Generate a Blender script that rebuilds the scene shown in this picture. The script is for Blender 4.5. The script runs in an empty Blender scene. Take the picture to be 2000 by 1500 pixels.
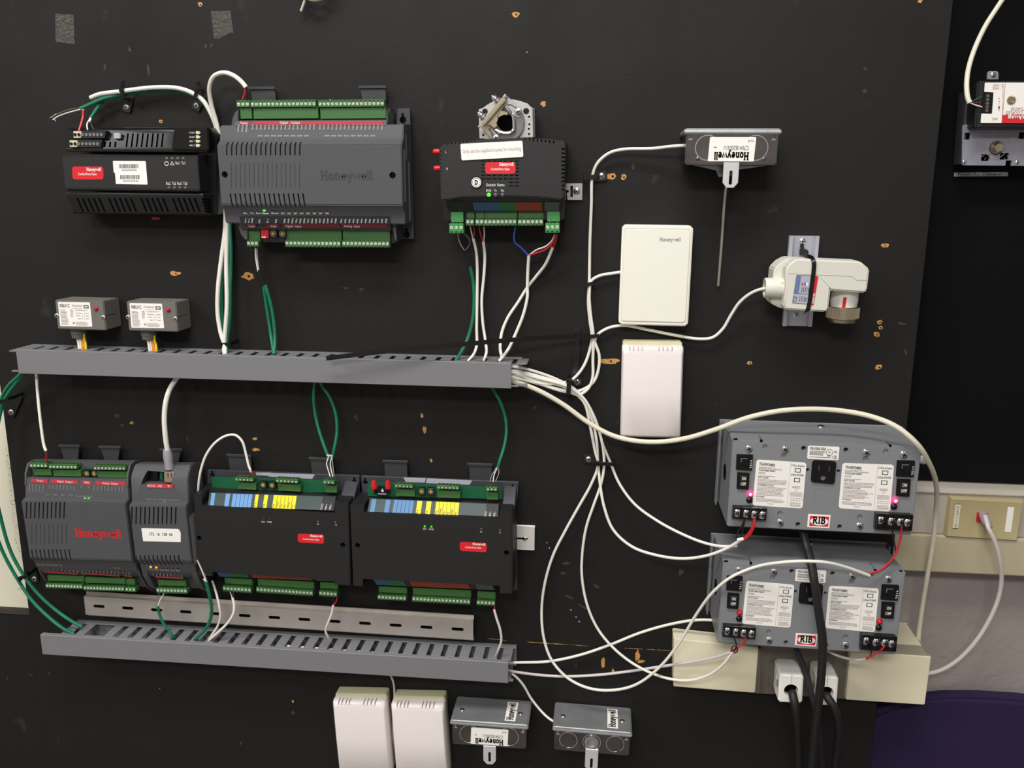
import bpy, bmesh, math, random
from mathutils import Vector, Matrix
random.seed(7)
S = bpy.context.scene
COL = S.collection
# ---------------------------------------------------------------- camera, light, exposure
F, CX, CY, D = 1680.0, 1000.0, 750.0, 1150.0          # focal length in pixels of the 2000x1500 frame, camera to board in mm
_d = Vector((-37, 7530, F)).normalized()              # the board's 'down' as the camera sees it
_r = Vector((16400, 400, -1700)); _r = (_r - _d * _r.dot(_d)).normalized()
_n = _r.cross(_d)                                     # into the board
def U(px, py, dep=0.0):
    """point (mm, board frame: x right, y into the board, z up) seen at px,py lying dep mm in front of the board"""
    c = Vector(((px - CX) / F, (py - CY) / F, 1.0))
    w = Vector((_r.dot(c), _n.dot(c), -_d.dot(c)))
    t = (D - dep) / w.y
    return Vector((w.x * t, -D + w.y * t, w.z * t))
cam = bpy.data.objects.new('camera', bpy.data.cameras.new('camera')); COL.objects.link(cam)
_X, _Y, _Z = (Vector((_r[i], _n[i], -_d[i])) for i in range(3))
cam.matrix_world = Matrix.Translation((0, -D / 1000, 0)) @ Matrix((_X, -_Y, -_Z)).transposed().to_4x4()
cam.data.sensor_fit = 'HORIZONTAL'; cam.data.sensor_width = 36.0; cam.data.lens = F / 2000 * 36.0
cam.data.clip_start = 0.02; cam.data.clip_end = 50
S.camera = cam
S.view_settings.view_transform = 'Standard'; S.view_settings.look = 'None'
S.view_settings.exposure = 0.0; S.view_settings.gamma = 1.0; S.view_settings.use_curve_mapping = False
W = bpy.data.worlds.new('room_light'); S.world = W; W.use_nodes = True
W.node_tree.nodes['Background'].inputs[0].default_value = (.8, .8, .8, 1)
W.node_tree.nodes['Background'].inputs[1].default_value = 0.1
def area(name, loc, target, sx, sy, power, col):
    l = bpy.data.lights.new(name, 'AREA'); l.shape = 'RECTANGLE'; l.size = sx; l.size_y = sy; l.energy = power; l.color = col
    o = bpy.data.objects.new(name, l); COL.objects.link(o); o.location = loc
    o.rotation_euler = (Vector(target) - Vector(loc)).to_track_quat('-Z', 'Y').to_euler(); return o
for x, y, e in ((-.25, -1.0, 38), (-.4, -2.9, 66), (-2.4, -1.9, 48), (2.2, -3.2, 14)):
    area('ceiling_troffer', (x, y, 1.44), (x, y, 0), 1.2, .5, e, (1.0, .985, .965))
# ---------------------------------------------------------------- materials
def lin(h):
    h = h.lstrip('#'); o = []
    for i in (0, 2, 4):
        c = int(h[i:i + 2], 16) / 255; o.append(c / 12.92 if c <= .04045 else ((c + .055) / 1.055) ** 2.4)
    return (*o, 1)
MATS = {}
def mat(name, hexc, rough=.5, metal=0., bump=0., bscale=600., var=0., vscale=60., emit=0., spec=.5, trans=0., alpha=1.):
    m = bpy.data.materials.new(name); m.use_nodes = True; nt = m.node_tree; b = nt.nodes['Principled BSDF']
    b.inputs['Base Color'].default_value = lin(hexc); b.inputs['Roughness'].default_value = rough
    b.inputs['Metallic'].default_value = metal; b.inputs['Specular IOR Level'].default_value = spec
    b.inputs['Transmission Weight'].default_value = trans; b.inputs['Alpha'].default_value = alpha
    tc = nt.nodes.new('ShaderNodeTexCoord')
    if emit:
        b.inputs['Emission Color'].default_value = lin(hexc); b.inputs['Emission Strength'].default_value = emit
    if var:
        n = nt.nodes.new('ShaderNodeTexNoise'); n.inputs['Scale'].default_value = vscale; n.inputs['Detail'].default_value = 4
        r = nt.nodes.new('ShaderNodeMapRange'); r.inputs[1].default_value = .3; r.inputs[2].default_value = .7
        r.inputs[3].default_value = 1 - var; r.inputs[4].default_value = 1 + var
        x = nt.nodes.new('ShaderNodeMix'); x.data_type = 'RGBA'; x.blend_type = 'MULTIPLY'; x.inputs[0].default_value = 1
        x.inputs[6].default_value = lin(hexc)
        nt.links.new(tc.outputs['Object'], n.inputs['Vector']); nt.links.new(n.outputs[0], r.inputs[0])
        nt.links.new(r.outputs[0], x.inputs[7]); nt.links.new(x.outputs[2], b.inputs['Base Color'])
    if bump:
        n = nt.nodes.new('ShaderNodeTexNoise'); n.inputs['Scale'].default_value = bscale; n.inputs['Detail'].default_value = 3
        p = nt.nodes.new('ShaderNodeBump'); p.inputs['Strength'].default_value = bump; p.inputs['Distance'].default_value = .001
        nt.links.new(tc.outputs['Object'], n.inputs['Vector']); nt.links.new(n.outputs[0], p.inputs['Height'])
        nt.links.new(p.outputs[0], b.inputs['Normal'])
    MATS[name] = m; return m
M = MATS
mat('duct_grey', '#78787b', .5, bump=.08, bscale=900)
mat('box_grey', '#808286', .42, bump=.06, bscale=700)
mat('device_grey', '#4a4a4d', .55, bump=.25, bscale=1500)
mat('plate_grey', '#3c3c42', .5, bump=.1)
mat('clip_grey', '#333437', .5, bump=.1)
mat('relay_grey', '#6b6863', .6, bump=.3, bscale=1200)
mat('black_plastic', '#1b1b1c', .5, bump=.2, bscale=1600)
mat('black_gloss', '#0c0c0d', .28)
mat('black_rubber', '#161616', .55, bump=.1)
mat('deep_black', '#040404', .9, spec=.1)
mat('strip_black', '#1e1f20', .5)
mat('strip_teal', '#3f4d4c', .45)
mat('terminal_green', '#3c6a35', .45)
mat('terminal_bright', '#3f8a48', .42)
mat('pcb_green', '#0f5a38', .4)
mat('pin_dark', '#142a12', .7)
mat('white_plastic', '#eeebe4', .4)
mat('thermostat_white', '#efece0', .45)
mat('sensor_white', '#efe6e4', .42)
mat('sensor_cream', '#cfcbaa', .55, bump=.25, bscale=900)
mat('actuator_cream', '#d8d6ca', .5, bump=.1)
mat('label_white', '#f4f0ea', .5)
mat('label_print', '#3a3a3c', .6)
mat('label_grey_print', '#a79c98', .6)
mat('print_white', '#d9d9d6', .6)
mat('print_dim', '#9a9a98', .6)
mat('label_red', '#d6222c', .4)
mat('strip_red', '#c63a44', .45)
mat('strip_darkred', '#8f2731', .45)
mat('emboss_shade', '#39393b', .6)
mat('terminal_screw', '#d6dccf', .35, .1)
mat('brand_red', '#c81e26', .5)
mat('red_plastic', '#d01c22', .35)
mat('blue_tint', '#5a88b8', .45)
mat('blue_strip', '#6d9bd0', .45)
mat('yellow_strip', '#f0dd24', .45)
mat('green_strip', '#1f6a38', .5)
mat('orange_strip', '#8e3a20', .5)
mat('grey_strip', '#4c5353', .5)
mat('dim_blue', '#35587c', .5)
mat('steel', '#c9c9cc', .28, 1., bump=.05, bscale=300)
mat('bright_steel', '#e2e2e6', .16, 1.)
mat('lid_zinc', '#98999b', .42, .55, bump=.1, bscale=150, var=.1, vscale=40)
mat('rail_bright', '#eceae4', .3, .35)
mat('tab_zinc', '#e4e4e4', .3, .5)
mat('probe_steel', '#bdb8ae', .3, .7)
mat('rail_alu', '#bfc0cc', .38, .5)
mat('galvanized', '#787374', .24, 1., bump=.15, bscale=120, var=.18, vscale=40)
mat('dull_galv', '#8b8b8e', .34, 1., var=.15, vscale=50)
mat('aluminium', '#dcdad4', .38, 1., bump=.04, bscale=200)
mat('rail_steel', '#c4bdb6', .42, .55, var=.06, vscale=30)
mat('diecast', '#b9b7b2', .48, .35, bump=.08, bscale=500)
mat('nickel', '#c4b8a0', .28, 1.)
mat('white_jacket', '#e9e5db', .45)
mat('cream_jacket', '#ddd8c2', .5)
mat('lilac_jacket', '#d2c8c6', .45)
mat('green_jacket', '#0e6e50', .4, var=.15, vscale=120)
mat('red_wire', '#c2222f', .4)
mat('blue_wire', '#2f5fc0', .4)
mat('black_wire', '#1c1c1e', .4)
mat('grey_wire', '#6f6f70', .4)
mat('orange_wire', '#d8801e', .4)
mat('yellow_wire', '#e6cf1a', .4)
mat('brown_wire', '#6a2f1c', .5)
mat('copper', '#b8884e', .3, 1.)
mat('paint_scuff', '#37352f', .7)
mat('raw_wood', '#c4904f', .8, bump=.4, bscale=500, var=.25, vscale=300)
mat('hole_dark', '#1a0d06', .9)
mat('beige_metal', '#e6dfc2', .45, bump=.08, bscale=500)
mat('beige_plastic', '#b3a67c', .45)
mat('cream_race', '#b8ae92', .45)
mat('ivory_race', '#b0a99d', .45)
mat('outlet_grey', '#6a625a', .5, bump=.1)
mat('led_green', '#3dff20', .3, emit=2.2)
mat('led_dimgreen', '#2fae1e', .3, emit=.8)
mat('led_amber', '#ff9a1e', .3, emit=1.2)
mat('led_red_lit', '#ff2860', .2, emit=2.5)
mat('led_core', '#ffd0e0', .2, emit=3.)
mat('led_red', '#b80f1c', .18)
mat('led_off', '#54504c', .3)
mat('led_dark', '#232325', .4)
mat('boot_clear', '#c9c6d0', .2, trans=.5)
mat('jack_nickel', '#b5a894', .35, .6)
mat('label_blue', '#6a76a0', .5)
mat('label_silver', '#aeb0bc', .5)
mat('tape_grey', '#413f3a', .35, bump=.8, bscale=260, var=.35, vscale=160)
mat('side_label', '#8d8d8e', .5, var=.1, vscale=400)
mat('gold_dial', '#d9ae2a', .4)
mat('purple_fabric', '#23123e', .9, bump=.6, bscale=1500, var=.15, vscale=300)
mat('dark_plate', '#90909c', .42, .3, var=.1, vscale=80)
mat('floor_tile', '#6a6560', .5)
mat('ceiling_white', '#d8d5cf', .9)
mat('room_paint', '#b8b5b1', .8)
mat('ledge_brown', '#3a332c', .8)
def board_mat(name, base, rough, scuff, spec):
    m = mat(name, base, rough, spec=spec); nt = m.node_tree; b = nt.nodes['Principled BSDF']; L = nt.links.new
    tc = nt.nodes.new('ShaderNodeTexCoord')
    def noise(sc, det, rg=.5, stretch=None):
        n = nt.nodes.new('ShaderNodeTexNoise'); n.inputs['Scale'].default_value = sc; n.inputs['Detail'].default_value = det
        n.inputs['Roughness'].default_value = rg
        if stretch:
            mp = nt.nodes.new('ShaderNodeMapping'); mp.inputs['Scale'].default_value = stretch
            L(tc.outputs['Object'], mp.inputs[0]); L(mp.outputs[0], n.inputs['Vector'])
        else: L(tc.outputs['Object'], n.inputs['Vector'])
        return n.outputs[0]
    def rng(o, a, bb, c, d):
        r = nt.nodes.new('ShaderNodeMapRange'); r.inputs[1].default_value = a; r.inputs[2].default_value = bb
        r.inputs[3].default_value = c; r.inputs[4].default_value = d; L(o, r.inputs[0]); return r.outputs[0]
    smudge = rng(noise(26, 6, .6, (1, 1, .6)), .66, .82, 0, scuff)       # chalky rub marks in the paint
    fine = rng(noise(140, 3, .5, (1.6, 1, .3)), .7, .85, 0, scuff * .8)
    a = nt.nodes.new('ShaderNodeMath'); a.operation = 'MAXIMUM'; L(smudge, a.inputs[0]); L(fine, a.inputs[1])
    x = nt.nodes.new('ShaderNodeMix'); x.data_type = 'RGBA'; x.inputs[6].default_value = lin(base); x.inputs[7].default_value = lin('#8a857e')
    L(a.outputs[0], x.inputs[0]); L(x.outputs[2], b.inputs['Base Color'])
    L(rng(noise(9, 4), .3, .7, rough - .08, rough + .1), b.inputs['Roughness'])
    p = nt.nodes.new('ShaderNodeBump'); p.inputs['Strength'].default_value = .25; p.inputs['Distance'].default_value = .0006
    L(noise(420, 3, .6, (.25, 1, 1)), p.inputs['Height']); L(p.outputs[0], b.inputs['Normal'])
    return m
board_mat('board_black', '#181715', .62, .14, .3)
board_mat('panel_black', '#08080a', .7, .01, .12)
def wall_mat():
    m = mat('wall_paint', '#9c938f', .75); nt = m.node_tree; b = nt.nodes['Principled BSDF']; L = nt.links.new
    tc = nt.nodes.new('ShaderNodeTexCoord')
    n = nt.nodes.new('ShaderNodeTexNoise'); n.inputs['Scale'].default_value = 34; n.inputs['Detail'].default_value = 5; n.inputs['Distortion'].default_value = .5
    r = nt.nodes.new('ShaderNodeValToRGB'); r.color_ramp.elements[0].position = .42; r.color_ramp.elements[1].position = .62
    p = nt.nodes.new('ShaderNodeBump'); p.inputs['Strength'].default_value = .4; p.inputs['Distance'].default_value = .0016
    L(tc.outputs['Object'], n.inputs['Vector']); L(n.outputs[0], r.inputs[0]); L(r.outputs[0], p.inputs['Height']); L(p.outputs[0], b.inputs['Normal'])
wall_mat()
# ---------------------------------------------------------------- mesh building
def crop(x0, y0, s):
    return lambda a, b: (x0 + a / s, y0 + b / s)
class MB:
    def __init__(s): s.v = []; s.f = []; s.mi = []
    def add(s, vs, fs, mi=0):
        o = len(s.v); s.v += [Vector(v) for v in vs]; s.f += [tuple(i + o for i in f) for f in fs]; s.mi += [mi] * len(fs); return s
    def slab(s, pts, t, mi=0):
        """flat-ish polygon facing the viewer, t mm thick into the board"""
        n = len(pts); A = sum(pts[i].x * pts[(i + 1) % n].z - pts[(i + 1) % n].x * pts[i].z for i in range(n))
        if A < 0: pts = pts[::-1]
        v = list(pts) + [p + Vector((0, t, 0)) for p in pts]
        f = [tuple(range(n)), tuple(range(2 * n - 1, n - 1, -1))] + [(i + n, (i + 1) % n + n, (i + 1) % n, i) for i in range(n)]
        return s.add(v, f, mi)
    def box(s, x0, x1, z0, z1, d0, d1, mi=0):
        return s.slab([Vector((x0, -d1, z0)), Vector((x1, -d1, z0)), Vector((x1, -d1, z1)), Vector((x0, -d1, z1))], d1 - d0, mi)
    def prism(s, prof, xa, xb, mi=0):
        """profile [(z, d)] from top to bottom, swept along x"""
        n = len(prof); v = [Vector((xa, -d, z)) for z, d in prof] + [Vector((xb, -d, z)) for z, d in prof]
        f = [(i, i + n, (i + 1) % n + n, (i + 1) % n) for i in range(n)] + [tuple(range(n)), tuple(range(2 * n - 1, n - 1, -1))]
        A = sum(prof[i][0] * prof[(i + 1) % n][1] - prof[(i + 1) % n][0] * prof[i][1] for i in range(n))
        if A < 0: f = [q[::-1] for q in f]
        return s.add(v, f, mi)
    def cyl(s, p0, p1, r0, r1=None, n=16, mi=0, caps=True):
        p0, p1 = Vector(p0), Vector(p1); r1 = r0 if r1 is None else r1
        ax = (p1 - p0).normalized(); a = ax.orthogonal().normalized(); b = ax.cross(a)
        v = []
        for p, r in ((p0, r0), (p1, r1)):
            v += [p + a * (r * math.cos(2 * math.pi * i / n)) + b * (r * math.sin(2 * math.pi * i / n)) for i in range(n)]
        f = [(i, (i + 1) % n, (i + 1) % n + n, i + n) for i in range(n)]
        if caps: f += [tuple(range(n - 1, -1, -1)), tuple(range(n, 2 * n))]
        return s.add(v, f, mi)
    def lathe(s, p0, axis, prof, n=20, mi=0):
        """profile [(along, radius)] about axis from p0"""
        p0 = Vector(p0); ax = Vector(axis).normalized(); a = ax.orthogonal().normalized(); b = ax.cross(a); v = []; f = []
        for h, r in prof:
            v += [p0 + ax * h + a * (r * math.cos(2 * math.pi * i / n)) + b * (r * math.sin(2 * math.pi * i / n)) for i in range(n)]
        for k in range(len(prof) - 1):
            f += [(k * n + i, k * n + (i + 1) % n, (k + 1) * n + (i + 1) % n, (k + 1) * n + i) for i in range(n)]
        f += [tuple(range(n - 1, -1, -1)), tuple(range((len(prof) - 1) * n, len(prof) * n))]
        return s.add(v, f, mi)
    def dome(s, c, r, h, n=12, mi=0):
        return s.lathe(c, (0, -1, 0), [(0, r), (h * .35, r * .97), (h * .7, r * .75), (h * .93, r * .4), (h, r * .08)], n, mi)
    def ring(s, c, r0, r1, t, n=24, mi=0):
        """flat annulus facing the viewer, standing t mm proud"""
        c = Vector(c); v = []; f = []
        for r, y in ((r0, 0), (r0, -t), (r1, -t), (r1, 0)):
            v += [c + Vector((r * math.cos(2 * math.pi * i / n), y, r * math.sin(2 * math.pi * i / n))) for i in range(n)]
        for k in range(3):
            f += [(k * n + (i + 1) % n, k * n + i, (k + 1) * n + i, (k + 1) * n + (i + 1) % n)[::-1] for i in range(n)]
        return s.add(v, f, mi)
    def tube(s, pts, r, n=8, mi=0, sub=6, r1=None):
        P = smooth(pts, sub); N = len(P); t = (P[1] - P[0]).normalized(); a = t.orthogonal().normalized(); v = []; f = []
        for i, p in enumerate(P):
            t2 = (P[min(i + 1, N - 1)] - P[max(i - 1, 0)]).normalized()
            a = (a - t2 * a.dot(t2)).normalized(); b = t2.cross(a); rr = r if r1 is None else r + (r1 - r) * i / (N - 1)
            v += [p + a * (rr * math.cos(2 * math.pi * k / n)) + b * (rr * math.sin(2 * math.pi * k / n)) for k in range(n)]
        for i in range(N - 1):
            f += [(i * n + k, i * n + (k + 1) % n, (i + 1) * n + (k + 1) % n, (i + 1) * n + k) for k in range(n)]
        f += [tuple(range(n - 1, -1, -1)), tuple(range((N - 1) * n, N * n))]
        return s.add(v, f, mi)
    def strip(s, pts, w, t, mi=0, sub=6):
        """flat band along a path: w wide across the path in the board plane, t thick"""
        P = smooth(pts, sub); N = len(P); v = []; f = []
        for i, p in enumerate(P):
            g = P[min(i + 1, N - 1)] - P[max(i - 1, 0)]; q = Vector((-g.z, 0, g.x)); q = q.normalized() * (w / 2) if q.length > 1e-6 else Vector((w / 2, 0, 0))
            v += [p + q, p - q, p - q + Vector((0, t, 0)), p + q + Vector((0, t, 0))]
        for i in range(N - 1):
            f += [(i * 4 + k, i * 4 + (k + 1) % 4, i * 4 + 4 + (k + 1) % 4, i * 4 + 4 + k) for k in range(4)]
        f += [(3, 2, 1, 0), tuple((N - 1) * 4 + k for k in range(4))]
        return s.add(v, f, mi)
def smooth(pts, sub):
    P = [Vector(p) for p in pts]
    if len(P) < 3 or sub <= 1: return P
    Q = [P[0] * 2 - P[1]] + P + [P[-1] * 2 - P[-2]]; out = []
    for i in range(1, len(Q) - 2):
        p0, p1, p2, p3 = Q[i - 1:i + 3]
        k = [0.]
        for a, b in ((p0, p1), (p1, p2), (p2, p3)): k.append(k[-1] + max((b - a).length, 1e-4) ** .5)
        for j in range(sub):
            t = k[1] + (k[2] - k[1]) * j / sub
            A1 = p0 * ((k[1] - t) / (k[1] - k[0])) + p1 * ((t - k[0]) / (k[1] - k[0])); A2 = p1 * ((k[2] - t) / (k[2] - k[1])) + p2 * ((t - k[1]) / (k[2] - k[1]))
            A3 = p2 * ((k[3] - t) / (k[3] - k[2])) + p3 * ((t - k[2]) / (k[3] - k[2]))
            B1 = A1 * ((k[2] - t) / (k[2] - k[0])) + A2 * ((t - k[0]) / (k[2] - k[0])); B2 = A2 * ((k[3] - t) / (k[3] - k[1])) + A3 * ((t - k[1]) / (k[3] - k[1]))
            out.append(B1 * ((k[2] - t) / (k[2] - k[1])) + B2 * ((t - k[1]) / (k[2] - k[1])))
    return out + [P[-1]]
def mesh_of(name, mb, mats, bev=0., seg=2, cut=None, ang=35):
    me = bpy.data.meshes.new(name); me.from_pydata([v * .001 for v in mb.v], [], mb.f)
    for m in mats: me.materials.append(M[m])
    for p, i in zip(me.polygons, mb.mi): p.material_index = i
    bm = bmesh.new(); bm.from_mesh(me); bmesh.ops.recalc_face_normals(bm, faces=bm.faces)
    if bev:
        es = [e for e in bm.edges if len(e.link_faces) == 2 and e.calc_face_angle(0) > math.radians(28)]
        bmesh.ops.bevel(bm, geom=es, offset=bev * .001, segments=seg, affect='EDGES', clamp_overlap=True)
    bm.to_mesh(me); bm.free()
    if cut is not None:
        c = mesh_of(name, cut, mats[:1]); a = bpy.data.objects.new('tmp', me); b = bpy.data.objects.new('tmp', c); COL.objects.link(a); COL.objects.link(b)
        mo = a.modifiers.new('b', 'BOOLEAN'); mo.object = b; mo.operation = 'DIFFERENCE'; mo.solver = 'EXACT'; mo.use_self = True
        dg = bpy.context.evaluated_depsgraph_get(); me2 = bpy.data.meshes.new_from_object(a.evaluated_get(dg))
        bpy.data.objects.remove(a); bpy.data.objects.remove(b); bpy.data.meshes.remove(c); bpy.data.meshes.remove(me); me = me2; me.name = name
    for p in me.polygons: p.use_smooth = True
    me.set_sharp_from_angle(angle=math.radians(ang))
    return me
def obj(name, mb, mats, parent=None, bev=0., seg=2, cut=None, label=None, kind=None, ang=35, loc=None):
    if isinstance(mats, str): mats = [mats]
    o = bpy.data.objects.new(name, mesh_of(name, mb, mats, bev, seg, cut, ang)); COL.objects.link(o)
    if parent is not None: o.parent = parent
    if label: o['label'] = label
    if kind or name in ('lettering', 'captions', 'barcode', 'dial_marks', 'fine_print'): o['kind'] = 'stuff'
    if loc is not None: o.location = Vector(loc) * .001
    return o
def tag(o, label, cat, group=None):
    o['label'] = label; o['category'] = cat
    if group: o['group'] = group
    return o
class Thing:
    """an Empty on the board behind the thing; parts are built in its frame (mm: x right, -y out of the board, z up)"""
    def __init__(s, name, label, cat, quad, dep, group=None, base=0.):
        q = [U(x, y, dep) for x, y in quad]; c = sum(q, Vector()) / 4
        e = (q[1] - q[0]) + (q[2] - q[3]); s.ang = math.atan2(e.z, e.x); s.base = base
        s.W = e.length / 2; s.H = ((q[3] - q[0]) + (q[2] - q[1])).length / 2; s.dep = dep
        s.O = Vector((c.x, -base, c.z)); s.R = Matrix.Rotation(-s.ang, 3, 'Y'); s.Ri = s.R.transposed()
        s.e = bpy.data.objects.new(name, None); COL.objects.link(s.e); s.e.empty_display_size = .02
        s.e.location = s.O * .001; s.e.rotation_euler = (0, -s.ang, 0); tag(s.e, label, cat, group)
    def l(s, px, py, dep): return s.Ri @ (U(px, py, dep) - s.O)
    def q(s, pts, dep):
        d = dep if isinstance(dep, (list, tuple)) else [dep] * len(pts)
        return [s.l(p[0], p[1], e) for p, e in zip(pts, d)]
    def rect(s, pts, dep):
        """squared-up quad from four pixels"""
        q = s.q(pts, dep); x0 = (q[0].x + q[3].x) / 2; x1 = (q[1].x + q[2].x) / 2; z1 = (q[0].z + q[1].z) / 2; z0 = (q[2].z + q[3].z) / 2
        return x0, x1, z0, z1
    def rq(s, pts, dep):
        x0, x1, z0, z1 = s.rect(pts, dep); return [Vector((x, -(dep - s.base), z)) for x, z in ((x0, z1), (x1, z1), (x1, z0), (x0, z0))]
    def part(s, name, mb, mats, parent=None, **k): return obj(name, mb, mats, parent or s.e, **k)
def rnd(pts, r, n=4):
    """round a polygon's corners"""
    out = []; N = len(pts)
    for i in range(N):
        p = pts[i]; a = pts[i - 1] - p; b = pts[(i + 1) % N] - p; rr = min(r, a.length * .45, b.length * .45); a = p + a.normalized() * rr; b = p + b.normalized() * rr
        for k in range(n + 1):
            t = k / n; out.append(a * ((1 - t) ** 2) + p * (2 * t * (1 - t)) + b * (t * t))
    return out
def disc(c, r, n=14): return [Vector((c.x + r * math.cos(2 * math.pi * i / n), c.y, c.z + r * math.sin(2 * math.pi * i / n))) for i in range(n)]
def up(v, t=.3): return Vector((v.x, v.y - t, v.z))
def dup(src, dst_empty, skip=()):
    for ch in list(src.children):
        if ch.name.split('.')[0] in skip: continue
        c = ch.copy(); COL.objects.link(c); c.parent = dst_empty
        for g in ch.children:
            d = g.copy(); COL.objects.link(d); d.parent = c
# ---------------------------------------------------------------- lettering
_txt = {}
def text_mesh(s, off):
    if (s, off) not in _txt:
        cu = bpy.data.curves.new('t', 'FONT'); cu.body = s; cu.resolution_u = 2; cu.offset = off
        o = bpy.data.objects.new('t', cu); me = bpy.data.meshes.new_from_object(o)
        vs = [Vector(v.co) for v in me.vertices]; fs = [tuple(p.vertices) for p in me.polygons]
        bpy.data.objects.remove(o); bpy.data.curves.remove(cu); bpy.data.meshes.remove(me); _txt[(s, off)] = (vs, fs)
    return _txt[(s, off)]
def txt(mb, s, pL, pR, h, mi=0, off=0., lift=.12):
    """lettering with its baseline from pL to pR (local mm), capitals h high"""
    vs, fs = text_mesh(s, off)
    if not vs: return
    x0 = min(v.x for v in vs); x1 = max(v.x for v in vs); e = pR - pL; up_ = Vector((-e.z, 0, e.x)).normalized(); k = h / .70
    ey = Vector((0, -lift, 0))
    mb.add([pL + e * ((v.x - x0) / (x1 - x0)) + up_ * (v.y * k) + ey for v in vs], fs, mi)
def arc(cx, cy, rx, ry, a0, a1, n=10): return [(cx + rx * math.cos(math.radians(a0 + (a1 - a0) * i / n)), cy + ry * math.sin(math.radians(a0 + (a1 - a0) * i / n))) for i in range(n + 1)]
GL = {
 'H': (.96, [[(.2, 0), (.2, 1)], [(.74, 0), (.74, 1)], [(.2, .5), (.74, .5)]], [(.03, .37, .05), (.03, .37, .95), (.57, .91, .05), (.57, .91, .95)]),
 'o': (.68, [arc(.33, .34, .23, .29, 0, 360, 16)], []),
 'n': (.8, [[(.19, 0), (.19, .68)], [(.19, .5), (.28, .6), (.4, .64), (.52, .58), (.57, .46), (.57, 0)]], [(.03, .35, .05), (.42, .72, .05), (.04, .19, .63)]),
 'e': (.68, [[(.12, .36), (.56, .36)] + arc(.34, .34, .22, .29, 5, 320, 14)], []),
 'y': (.72, [[(.13, .66), (.36, .05)], [(.6, .66), (.33, -.12), (.22, -.22), (.08, -.2)]], [(0, .27, .63), (.47, .72, .63)]),
 'w': (.96, [[(.12, .66), (.28, .04), (.48, .62), (.66, .04), (.83, .66)]], [(0, .25, .63), (.7, .95, .63)]),
 'l': (.36, [[(.18, 0), (.18, 1)]], [(.02, .34, .05), (.03, .18, .95)]),
 'R': (.88, [[(.2, 0), (.2, 1)], [(.2, .94), (.45, .94), (.6, .86), (.62, .72), (.56, .58), (.42, .52), (.2, .52)], [(.42, .5), (.7, .04)]], [(.03, .37, .05), (.03, .2, .95), (.6, .84, .05)]),
 'I': (.44, [[(.22, 0), (.22, 1)]], [(.04, .4, .05), (.04, .4, .95)]),
 'B': (.84, [[(.2, 0), (.2, 1)], [(.2, .94), (.45, .94), (.58, .86), (.58, .66), (.46, .55), (.2, .55)], [(.2, .06), (.48, .06), (.64, .16), (.64, .4), (.5, .54)]], [(.03, .2, .05), (.03, .2, .95)]),
}
def slabtxt(mb, s, pL, pR, h, w=.17, mi=0, lift=.12):
    """bold slab-serif lettering drawn stroke by stroke"""
    tot = sum(GL[c][0] for c in s); e = pR - pL; ex = e / tot; uz = Vector((-e.z, 0, e.x)).normalized() * h; ey = Vector((0, -lift, 0)); x = 0
    for c in s:
        adv, st, se = GL[c]; kk = 0
        for pl in st + [[(a, y), (b, y)] for a, b, y in se]:
            ww = w if pl in st else w * .6
            n = len(pl); L = []; R_ = []
            for i, p in enumerate(pl):
                g = Vector((pl[min(i + 1, n - 1)][0] - pl[max(i - 1, 0)][0], pl[min(i + 1, n - 1)][1] - pl[max(i - 1, 0)][1])); g.normalize(); q = Vector((-g.y, g.x)) * ww / 2
                P = Vector(p); L.append(P + q); R_.append(P - q)
            vs = [pL + ex * (x + p.x) + uz * p.y + ey for p in L + R_]
            vs = [v + Vector((0, -.03 * kk, 0)) for v in vs]; kk += 1
            mb.add(vs, [(i, i + n, i + n + 1, i + 1) for i in range(n - 1)], mi)
        x += adv
def greek(mb, quad, rows, mi=0, fill=.55, seed=1, ragged=.3):
    """rows of small print too fine to read: broken fine lines"""
    rg = random.Random(seed); tl, tr, br, bl = quad
    for i in range(rows):
        v0 = (i + .5 - fill / 2) / rows; v1 = (i + .5 + fill / 2) / rows; end = 1 - rg.random() * ragged; x = 0
        while x < end:
            w = .02 + rg.random() * .07; x2 = min(end, x + w)
            P = lambda u, v: (tl * (1 - u) + tr * u) * (1 - v) + (bl * (1 - u) + br * u) * v + Vector((0, -.12, 0))
            mb.add([P(x, v0), P(x2, v0), P(x2, v1), P(x, v1)], [(3, 2, 1, 0)], mi); x = x2 + .012
def sub(quad, u0, v0, u1, v1, lift=0.):
    tl, tr, br, bl = quad
    P = lambda u, v: (tl * (1 - u) + tr * u) * (1 - v) + (bl * (1 - u) + br * u) * v + Vector((0, -lift, 0))
    return [P(u0, v0), P(u1, v0), P(u1, v1), P(u0, v1)]
def at(quad, u, v, lift=0.): return sub(quad, u, v, u, v, lift)[0]
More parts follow.
